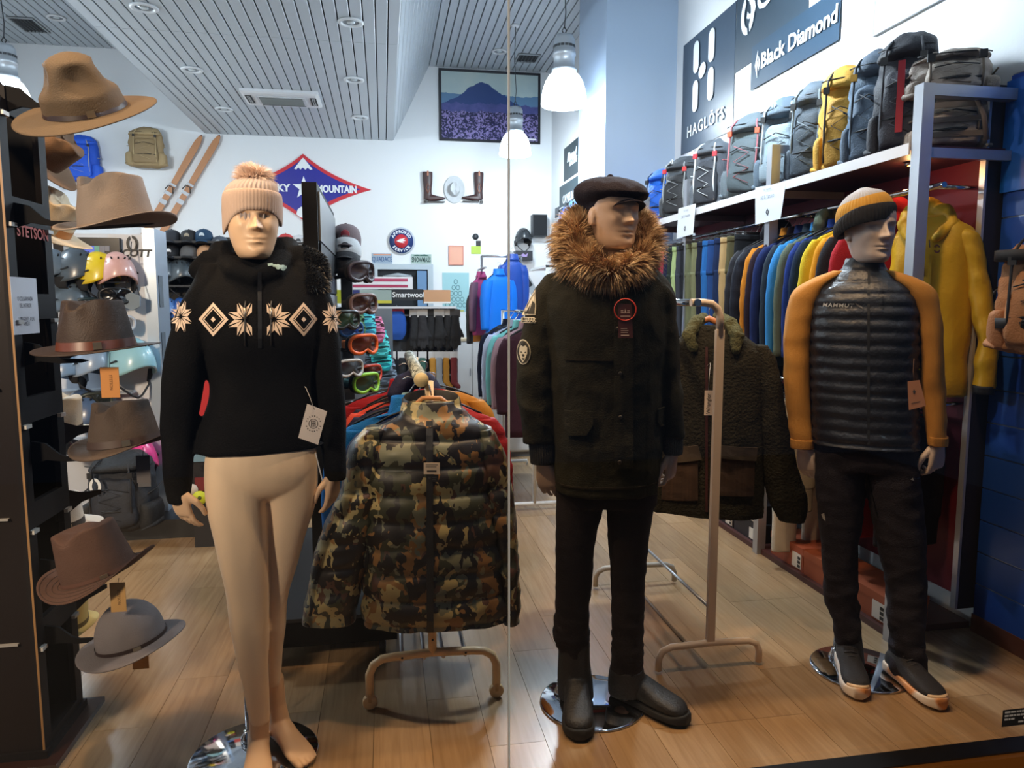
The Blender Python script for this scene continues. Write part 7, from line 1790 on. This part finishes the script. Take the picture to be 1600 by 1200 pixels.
# ================================================================ MIDDLE OF THE SHOP
# goggle tower
GT = thing('goggle_tower', 'tall narrow black goggle display tower on a wheeled base', 'display stand', (-.27, 3.5, 0))
y0, y1 = -.5, .53
MB().box(-.035, .022, y0, y1, .20, 1.93).build('core_panel', M((7, 7, 8), .6, spec=.08), GT)
MB().box(-.27, .30, y0 - .10, y1 + .05, .09, .20).build('base_box', M((8, 8, 9), .6, spec=.1), GT)
MB().box(-.29, .32, y0 - .12, y1 + .07, .20, .215).build('base_top', M((12, 12, 13), .4), GT)
for a, b in ((-.22, y0 - .02), (.24, y0 - .02), (-.22, y1 - .04), (.24, y1 - .04)):
    c = MB().lathe([(.001, -.012), (.034, -.012), (.036, 0), (.034, .012), (.001, .012)], 20, mat=Matrix.Translation((a, b, .036)) @ Matrix.Rotation(math.pi / 2, 4, 'Y')).build('caster', M((34, 33, 34), .5), GT)
    MB().lathe([(.001, -.014), (.016, -.014), (.016, .014), (.001, .014)], 14, mat=Matrix.Translation((a, b, .036)) @ Matrix.Rotation(math.pi / 2, 4, 'Y')).build('hub', M((150, 150, 154), .3, .6), c)
    MB().box(a - .02, a + .02, b - .02, b + .02, .07, .09).build('caster_plate', STEEL, GT)
zz = 1.90
for i, c in enumerate(((110, 112, 114), (16, 16, 18), (150, 152, 154), (134, 136, 138), (40, 40, 44), (120, 122, 124), (90, 92, 96), (60, 60, 64))):
    hh = .20
    MB().box(.022, .030, y0 + .04, y1 - .04, zz - hh + .008, zz).build('side_plate', M(c, .4, .2), GT); zz -= hh
text('lettering', 'II', .08, M((220, 222, 224), .5), GT, basis((.032, .0, 1.40), (0, 1, 0), (0, 0, 1)), ext=.001)
def goggle(label, px, py, y, rz, frame, lens, strap, s=1.0, side=False):
    p = at(px, py, y=y); t = thing('ski_goggles', label, 'goggles', p, rz, 'goggles on the tower arms'); t.scale = (s, s, s)
    def gp(a, k=1.0, dy=0.0):
        c_ = math.cos(a); s_ = math.sin(a); x = .088 * math.copysign(abs(c_) ** .62, c_); z_ = .046 * math.copysign(abs(s_) ** .75, s_)
        if s_ < 0: z_ += .024 * gz(x, 0, .022)
        return (x * k, -.034 + 3.2 * x * x + dy, z_ * k)
    A_ = [2 * math.pi * i / 36 for i in range(36)]; c = 36
    MB().tube([gp(a) for a in A_], .0095, 10, closed=True).build('frame', M(frame, .35), t)
    v0 = [gp(a, .97, -.002) for a in A_] + [gp(a, .5, -.012) for a in A_] + [(0, -.05, .008)]
    MB().add(v0, [(i, (i + 1) % c, c + (i + 1) % c, c + i) for i in range(c)] + [(c + i, c + (i + 1) % c, 2 * c) for i in range(c)], True).build('lens', M(lens, .12, spec=.7, coat=.4), t)
    MB().tube([gp(a, .97, .022) for a in A_], .012, 8, closed=True).build('foam', M((30, 30, 32), .9), t)
    v = []
    for j in range(21):
        a = math.pi * j / 20; v += [(.088 * math.cos(a), .0 + .12 * math.sin(a), .018), (.088 * math.cos(a), .0 + .12 * math.sin(a), -.018)]
    o = MB().add(v, [(2 * j, 2 * j + 1, 2 * j + 3, 2 * j + 2) for j in range(20)], True).build('strap', M(strap, .7), t); o.modifiers.new('s', 'SOLIDIFY').thickness = .003
    return t
def arm(px, py, y):
    p = at(px, py, y=y); MB().tube([(.028, p.y - 3.5, p.z - .03 + .0), (p.x + .27 + .06, p.y - 3.5 + .02, p.z)], .009, 8).build('display_arm', BLACK, GT)
GG = (('dark grey moto-style goggles with visor on the top arm of goggle tower', 562, 425, 3.85, .9, (72, 64, 72), (60, 52, 56), (40, 36, 40), 1.05),
      ('brown goggles on the second arm of the goggle tower', 566, 475, 3.8, .8, (120, 96, 92), (60, 40, 34), (50, 44, 40), 1.0),
      ('orange goggles with brown lens on the goggle tower', 566, 538, 3.75, .75, (232, 100, 36), (84, 40, 24), (190, 110, 60), 1.0),
      ('red-framed goggles low on the goggle tower', 576, 583, 3.85, .8, (206, 70, 50), (70, 30, 26), (60, 60, 64), .9),
      ('lime green goggles low on the goggle tower', 570, 598, 3.72, .85, (140, 206, 60), (40, 60, 50), (90, 150, 170), 1.0),
      ('black goggles with green stripe beside the tower', 538, 500, 3.6, .7, (30, 34, 32), (40, 60, 44), (110, 160, 120), .9),
      ('grey and white goggles beside the tower, low', 545, 575, 3.6, .7, (190, 196, 200), (60, 70, 80), (140, 150, 160), .85),
      ('blue lens goggles hidden beside the tower', 548, 515, 3.9, .7, (50, 110, 190), (30, 70, 140), (60, 60, 70), .8),
      ('black goggles below the orange pair on the tower', 548, 640, 3.6, .7, (24, 24, 26), (40, 40, 46), (40, 40, 44), .9),
      ('black goggles lowest on the goggle tower', 546, 690, 3.55, .7, (22, 22, 26), (30, 34, 44), (50, 50, 54), .9))
for g in GG: goggle(*g); arm(g[1], g[2], g[3])
# caps on the back of the tower
def cap(label, px, py, y, c, c2=None, rz=0.0, logo=None, group='baseball caps on the shop racks', s=1.0):
    p = at(px, py, y=y); t = thing('baseball_cap', label, 'cap', p, rz, group); t.scale = (s, s, s)
    me = pym(*rings([(0, 0, 0, .078, .095, 2.1, 0), (0, 0, .04, .080, .096, 2.1, 0), (0, .004, .085, .066, .078, 2.1, 0), (0, .006, .108, .036, .042, 2.0, 0), (0, .006, .113, .006, .006, 2, 0)], 16, 30)); addo('crown', me, M(c, .8, bump=.2, bs=200), t)
    vs = []; fs = []
    for k, r in enumerate((.0, .35, .7, 1.0)):
        for j in range(13):
            a = -math.pi / 2 + (j / 12 - .5) * 2.3; e = math.cos((j / 12 - .5) * math.pi)
            vs.append((.078 * math.cos(a) * (1 + .02 * r), (.093 + .07 * r * e) * math.sin(a), .006 - .018 * r - .022 * abs(j / 6 - 1) ** 2 * r))
    fs = [(k * 13 + j, k * 13 + j + 1, (k + 1) * 13 + j + 1, (k + 1) * 13 + j) for k in range(3) for j in range(12)]
    o = addo('visor', pym(vs, fs), M(c2 or c, .8), t); o.modifiers.new('s', 'SOLIDIFY').thickness = .004
    MB().lathe([(.001, .119), (.006, .117), (.007, .113)], 10).build('button', M(c, .8), t)
    if logo: MB().lathe([(.001, .003), (.022, .002), (.024, 0)], 16, mat=Matrix.Translation((0, -.091, .05)) @ FRONT).build('badge', M(logo, .6), t)
    return t
cap('red-grey trucker cap on top of the goggle tower side', 541, 383, 4.1, (120, 104, 108), (90, 80, 84), 0, (170, 60, 70)); cap('white-front trucker cap under the red-grey one', 541, 402, 4.05, (206, 210, 214), (40, 42, 48), 0, (50, 54, 60))
cap('black cap below the white-front trucker cap', 541, 424, 4.0, (34, 36, 42), None, 0)
p0 = at(541, 400, y=4.12); MB().box(p0.x + .27 - .03, p0.x + .27 + .03, .56, .62, .2, at(541, 378, y=4.1).z).build('cap_post', M((60, 62, 66), .5), GT); MB().box(-.0, p0.x + .30, .52, .6, 1.2, 1.22).build('cap_arm', BLACK, GT)
# white helmet display wall
YH = 4.95
xa = at(190, 600, y=YH).x; xb = at(236, 600, y=YH).x; zt = at(215, 362, y=YH).z
HD = thing('helmet_display', 'white helmet display wall on a black plinth, left of the shop', 'display stand', ((xa + xb) / 2, YH, 0))
cx = (xa + xb) / 2; XL = at(62, 600, y=YH).x
MB().box(XL - cx, xb - cx, .18, .22, .12, zt).build('back_wall', M((206, 210, 218), .5), HD)
MB().box(xa - cx - .02, xb - cx, -.02, .18, .12, zt - .02).build('end_box', M((214, 216, 222), .5), HD)
MB().box(xb - cx, xb - cx + .07, -.02, .24, .12, zt + .02).build('edge_profile', M((176, 190, 206), .3, .5), HD)
MB().box(XL - cx, at(322, 800, y=YH).x - cx, -.22, .35, 0, .12).build('plinth', M((16, 17, 20), .4), HD)
lm = M((20, 22, 26), .5)
text('lettering', 'SCOTT', .062, lm, HD, front(at(209, 396, y=YH - .02).x - cx, -.024, at(209, 396, y=YH - .02).z), ext=.001, shear=.2, bold=.002)
for s in (0, 1): MB().prism(P1 and [(a * .36, b * .36) for a, b in P1], .002, front(at(207, 380, y=YH - .02).x - cx, -.024, at(207, 381, y=YH - .02).z) @ Matrix.Rotation(math.pi * s, 4, 'Z')).build('emblem', lm, HD)
for py in (440, 505, 612, 690): MB().box(XL - cx, xa - cx + .09, -.12, .18, at(120, py, y=YH).z - .008, at(120, py, y=YH).z).build('shelf', M((170, 176, 184), .4), HD)
for py in (430, 520, 585): MB().box(xb - cx + .071, xb - cx + .074, .02, .10, at(215, py, y=YH).z - .2, at(215, py, y=YH).z).build('slot', M((90, 100, 110), .5), HD)
sc = MB().box(at(90, 390, y=YH).x - cx, at(192, 390, y=YH).x - cx, -.06, -.02, at(120, 410, y=YH).z, at(120, 372, y=YH).z + .0).build('screen', M((10, 12, 18), .2), HD)
random.seed(9)
for i in range(9):
    a = at(100 + i * 8, 392, y=YH - .06); MB().box(a.x - cx, a.x - cx + .028, -.064, -.06, a.z + random.uniform(-.04, .0), a.z + .03).build('screen_picture', M(random.choice([(40, 80, 200), (40, 120, 110), (120, 130, 140), (60, 70, 90)]), .3, emit=.5), HD)
hy = YH - .10
for px, py, c, rz, lb, s in ((83, 442, (92, 108, 124), .9, 'grey-blue helmet at the left of the white display', .95), (120, 442, (70, 82, 94), 1.2, 'dark slate helmet beside the grey-blue one', .98), (154, 446, (222, 196, 30), 1.1, 'bright yellow helmet on the white display', .95), (184, 446, (214, 168, 162), .6, 'pale pink helmet on the white display', .95),
                            (112, 490, (84, 100, 116), .9, 'blue-grey helmet on the second shelf', .95), (100, 600, (120, 150, 184), .7, 'soft blue helmet on the third shelf', 1.1), (144, 588, (140, 162, 190), .9, 'light steel-blue helmet behind the brown hat brim', 1.0), (206, 588, (150, 200, 214), .9, 'pale ice-blue helmet on the end of the white display', 1.15),
                            (135, 672, (74, 96, 130), .8, 'navy-blue helmet on the lower shelf', 1.2), (212, 735, (232, 60, 140), .7, 'neon pink helmet low on the white display', 1.1)):
    p = at(px, py, y=hy); helmet('helmet', lb, (p.x, hy, p.z), rz, c, s, group='helmets on the white display')
for px, py, c, lb in ((180, 462, (22, 24, 28), 'black goggles under the pink helmet'), (140, 478, (40, 60, 70), 'dark teal goggles on the second shelf'), (128, 520, (60, 100, 140), 'steel blue goggles on the second shelf'), (150, 625, (60, 66, 60), 'olive-grey goggles behind the swing tag'), (100, 700, (60, 66, 74), 'grey goggles low behind the tower'), (186, 505, (190, 196, 206), 'white goggles behind the dark brown hat')):
    p = at(px, py, y=hy - .05); g = goggle(lb, px, py, hy - .05, .5, c, tuple(int(v * .7) for v in c), (40, 42, 46), .95); g['group'] = 'goggles on the white display'
# hanging mask on cords
p = at(207, 470, y=YH - .12); t = thing('face_mask', 'small grey mask hanging on cords from the white display', 'mask', p)
MB().prism([(-.05, .03), (.0, .05), (.05, .03), (.045, -.035), (.0, -.06), (-.045, -.035)], .02, front(0, 0, 0)).build('mask_body', M((120, 134, 146), .6), t)
for s in (-1, 1): MB().tube([(s * .045, -.01, .03), (0, 0, .22), (0, .04, .36)], .003, 5).build('cord', M((40, 42, 46), .6), t)
# black bag with white emblem
p = at(197, 850, y=4.62); bgp = pack('boot_bag', 'black sports bag with white emblem standing before the white display', (p.x, 4.62, .12), -.1, .38, .46, .26, (30, 33, 40), (24, 26, 30), (34, 38, 48), True, (30, 30, 34), 300, group=None)
for s in (0, 1): MB().prism([(a * .34, b * .34) for a, b in P1], .003, front(-.06, -.20, .30) @ Matrix.Rotation(math.pi * s, 4, 'Z')).build('emblem', WS, bgp)
p = at(222, 740, y=4.7); tag_card(None, 214, 722, 236, 760, 4.5, (84, 84, 88), None, None, 'grey card hanging before the neon pink helmet')
p = at(312, 778, y=4.485); t = thing('round_tag', 'neon yellow round tag beside the woman mannequin hand', 'tag', p); MB().lathe([(.001, .002), (.042, .002), (.042, -.002), (.001, -.002)], 22, mat=FRONT).build('disc', M((206, 214, 50), .6), t); MB().lathe([(.001, .003), (.012, .003), (.012, .002)], 12, mat=FRONT).build('ring', M((70, 80, 30), .6), t)
p = at(300, 765, y=4.49); t = thing('round_tag', 'white round tag above the neon yellow one', 'tag', p); MB().lathe([(.001, .002), (.034, .002), (.034, -.002), (.001, -.002)], 22, mat=FRONT).build('disc', M((214, 206, 200), .6), t); MB().tube([(0, 0, .034), (.01, 0, .10)], .002, 5).build('cord', BLACK, t)
A = at(296, 700, y=4.5); B = at(338, 700, y=4.5)
bs_ = thing('side_display', 'low boot display with pale blue header right of the white display', 'display stand', ((A.x + B.x) / 2 + .05, 4.5, 0)); w = B.x - A.x + .1
MB().box(-w / 2, w / 2, 0.02, .30, .0, at(300, 722, y=4.5).z).build('cabinet', M((30, 28, 32), .5), bs_)
MB().box(-w / 2, w / 2, 0.0, .02, at(300, 722, y=4.5).z, at(300, 704, y=4.5).z).build('header', M((120, 156, 178), .5), bs_)
text('lettering', 'SCOTT', .05, M((20, 22, 26), .5), bs_, front(0, -.003, at(300, 724, y=4.5).z - .03), ext=.001, shear=.2)
for k in range(3): MB().box(-w / 2 + .02 + k * w / 3, -w / 2 + w / 3 + k * w / 3, .0, .02, .35 + .1 * k, .43 + .1 * k).build('printed_box', M(((120, 36, 40), (60, 60, 66), (150, 60, 56))[k], .5), bs_)
# red banner stand seen between arm and body
A = at(296, 560, y=5.2); B = at(332, 690, y=5.2); t = thing('banner_stand', 'red and white upright banner behind the woman mannequin', 'banner', ((A.x + B.x) / 2, 5.2, 0)); w = B.x - A.x
MB().box(-w / 2, w / 2, 0, .02, B.z - .1, at(310, 590, y=5.2).z).build('red_sheet', M((206, 28, 34), .5), t); MB().box(-w / 2, w / 2, 0, .02, at(310, 590, y=5.2).z, A.z + .1).build('white_sheet', WS, t); MB().box(-w / 2 - .02, w / 2 + .02, -.1, .14, 0, .05).build('stand_foot', BLACK, t); MB().tube([(0, .03, .05), (0, .03, A.z)], .01, 8).build('stand_pole', STEEL, t)
# dark cap rack with helmets
YC = 7.4; A = at(250, 368, y=YC); B = at(480, 368, y=YC); t = thing('cap_rack', 'long black cap rack in the middle left of the shop', 'display rack', ((A.x + B.x) / 2, YC, 0)); w = B.x - A.x
MB().box(-w / 2, w / 2, .10, .14, 0, A.z).build('back_board', M((24, 26, 30), .6), t)
for k, py in enumerate((378, 402, 446, 500, 560)): zz = at(300, py, y=YC).z; MB().box(-w / 2, w / 2, -.16, .10, zz - .02, zz).build('shelf', M((30, 32, 36), .6), t)
MB().box(-w / 2 - .03, -w / 2, -.16, .14, 0, A.z).build('side_post', M((190, 200, 210), .4), t); MB().box(w / 2, w / 2 + .03, -.16, .14, 0, A.z).build('side_post', BLACK, t)
for px, py, c, c2, lg_, lb in ((269, 378, (40, 44, 54), None, None, 'dark navy cap, top left of the cap rack'), (296, 378, (30, 31, 34), None, (150, 140, 120), 'black cap with round badge, second on top of the cap rack'), (319, 377, (24, 60, 90), None, (190, 206, 216), 'teal blue cap with pale badge on the cap rack'), (344, 388, (76, 86, 100), None, (140, 150, 160), 'grey-blue cap near the woman mannequin hat'),
                               (268, 402, (16, 18, 24), None, (220, 222, 226), 'black cap with white mark, second row of the cap rack'), (296, 402, (90, 90, 92), (40, 40, 42), None, 'grey mesh cap in the second row of the cap rack'), (322, 402, (190, 146, 110), (60, 50, 44), None, 'tan cap in the second row of the cap rack'),
                               (447, 384, (190, 60, 60), (60, 60, 64), (226, 200, 196), 'red trucker cap right of the woman mannequin hat'), (468, 386, (206, 210, 216), (60, 64, 70), (60, 64, 70), 'white trucker cap right of the red one'), (447, 402, (170, 130, 100), (60, 50, 44), None, 'tan cap under the red trucker cap'), (470, 402, (206, 180, 50), (60, 60, 64), None, 'yellow-trimmed cap under the white trucker cap')):
    cap(lb, px, py, YC - .06, c, c2, 0, lg_, s=1.0)
for px, py, c, lb in ((257, 444, (80, 92, 102), 'grey helmet, left end on the cap rack'), (284, 444, (64, 74, 82), 'dark grey vented helmet on the cap rack'), (262, 498, (90, 130, 190), 'sky blue helmet on the lower cap rack shelf'), (285, 498, (50, 90, 160), 'mid blue helmet on the lower cap rack shelf')):
    p = at(px, py, y=YC - .05); helmet('helmet', lb, (p.x, YC - .05, p.z), .5, c, 1.15 if py < 460 else .95, group='helmets on the cap rack')
# garments on the right-centre rack
R2 = thing('garment_rack', 'chrome garment rack behind the parka mannequin with pastel clothes', 'clothes rack', (1.03, 4.95, 0))
for y in (0, 1.4):
    MB().tube([(-.22, y, .013), (-.22, y, .05), (.22, y, .05), (.22, y, .013)], .013, 10).build('foot_bar', WHITE, R2); MB().tube([(0, y, .05), (0, y, 1.40)], .014, 10).build('post', WHITE, R2)
MB().tube([(0, -.03, 1.40), (0, 1.43, 1.40)], .013, 10).build('rail', CHROME, R2)
MB().tube([(-.18, 0, .05), (-.18, 1.4, .05)], .010, 8).build('brace_bar', WHITE, R2)
for i, (c, lb, L) in enumerate((((62, 34, 42), 'maroon long coat at the front of the centre rack', .78), ((60, 32, 40), 'dark wine coat behind the maroon one', .74), ((176, 140, 146), 'dusty pink plaid shirt on the centre rack', .62), ((70, 110, 110), 'dark teal knit on the centre rack', .60), ((130, 200, 196), 'mint green shirt on the centre rack', .58), ((116, 178, 184), 'aqua shirt on the centre rack', .56), ((196, 200, 220), 'pale lavender shirt on the centre rack', .56), ((90, 104, 160), 'periwinkle jacket on the centre rack', .55), ((34, 36, 52), 'navy jacket at the far end of the centre rack', .7), ((60, 62, 70), 'charcoal jacket last on the centre rack', .7))):
    hung_jacket('hung_jacket', lb, 'jacket', (1.04 + (.02 if i % 2 else 0), 5.02 + i * .125, 1.385), 0, .42, L, .04, cloth(c, .2, .3), 0, False, None, .5, 200 + i, False, 'clothes on the centre rack', n=26)
# blue coats further back on a stand
R3 = thing('coat_stand', 'tall narrow coat rail with blue coats near the back wall', 'clothes rack', (1.28, 8.1, 0))
MB().tube([(-.20, 0, .0), (-.20, 0, 1.98)], .015, 8).build('post', STEEL, R3); MB().tube([(.24, 0, 0), (.24, 0, 1.98)], .015, 8).build('post', STEEL, R3); MB().tube([(-.20, 0, 1.98), (.24, 0, 1.98)], .015, 8).build('rail', STEEL, R3); MB().box(-.4, .4, -.2, .2, 0, .03).build('foot', STEEL, R3)
MB().tube([(-.20, -.3, 1.84), (-.20, .3, 1.84)], .012, 8).build('side_rail', STEEL, R3)
hung_jacket('hung_jacket', 'vivid blue cape jacket on the coat rail near the back wall', 'jacket', (1.22, 7.78, 1.88), .5, .34, .70, .06, M((10, 110, 214), .6, spec=.3), 0, False, None, .5, 300, False, 'coats on the tall coat rail')
hung_jacket('hung_jacket', 'royal blue long coat beside the vivid blue one', 'jacket', (1.40, 7.95, 2.05), .2, .26, .9, .06, M((26, 66, 150), .45, spec=.4), 0, False, None, .5, 301, False, 'coats on the tall coat rail')
hung_jacket('hung_jacket', 'magenta-trimmed jacket left of the blue coats', 'jacket', (1.06, 8.0, 1.86), .9, .34, .66, .04, M((150, 50, 100), .7), 0, False, M((90, 60, 80), .7), .5, 302, False, 'coats on the tall coat rail')
hung_jacket('hung_jacket', 'orange-black jacket half hidden left of the blue coats', 'jacket', (1.03, 8.12, 1.72), .9, .30, .6, .04, M((200, 130, 40), .7), 0, False, BLACK, .5, 303, False, 'coats on the tall coat rail')
# leaning ski
A = at(796, 392, y=8.6); B = at(842, 470, y=8.6); d = (A - B); u = d.normalized(); L = A.z / u.z; t = thing('ski', 'black and silver ski leaning near the coat rail', 'ski', A - u * L)
m = basis((0, 0, 0), Vector((u.z, 0, -u.x)), u)
MB().prism([(-.045, 0), (.045, 0), (.035, L * .5), (.05, L * .9), (.03, L * .985), (0, L), (-.03, L * .985), (-.05, L * .9), (-.035, L * .5)], .014, m).build('base_plank', M((176, 180, 182), .35), t)
MB().prism([(-.03, L * .80), (.03, L * .80), (.032, L * .93), (-.032, L * .93)], .018, m).build('black_graphic', BLACK, t); MB().prism([(-.012, L * .2), (.012, L * .2), (.012, L * .7), (-.012, L * .7)], .018, m).build('black_stripe', BLACK, t)
# low white cabinets at the back
def cabinet(label, xa, xb, y, d, h, doors, z0=0):
    t = thing('low_cabinet', label, 'cabinet', ((xa + xb) / 2, y, z0)); w = xb - xa
    MB().box(-w / 2, w / 2, 0, d, .05, h).build('body', M((214, 214, 214), .45), t); MB().box(-w / 2 - .01, w / 2 + .01, -.02, d, h, h + .03).build('top', M((206, 186, 156), .45), t); MB().box(-w / 2 + .02, w / 2 - .02, .03, d, 0, .05).build('kick_plate', M((120, 120, 122), .5), t)
    for i in range(doors):
        a = -w / 2 + .01 + i * (w - .02) / doors; b = a + (w - .02) / doors - .01
        o = MB().box(a, b, -.018, 0, .07, h - .02).build('door', M((222, 222, 222), .4), t); MB().box(b - .03, b - .018, -.03, -.018, h * .5, h * .5 + .1).build('handle', STEEL, o)
cabinet('white low cabinet behind the centre rack', 1.05, 1.85, 6.75, .45, .60, 2)
cabinet('white low cabinet near the back wall, centre', .9, 1.75, 9.9, .5, .95, 3)
# pale counter things on the left back
cabinet('long white counter in front of the back wall, left', -3.6, -1.2, 10.2, .6, .95, 4)
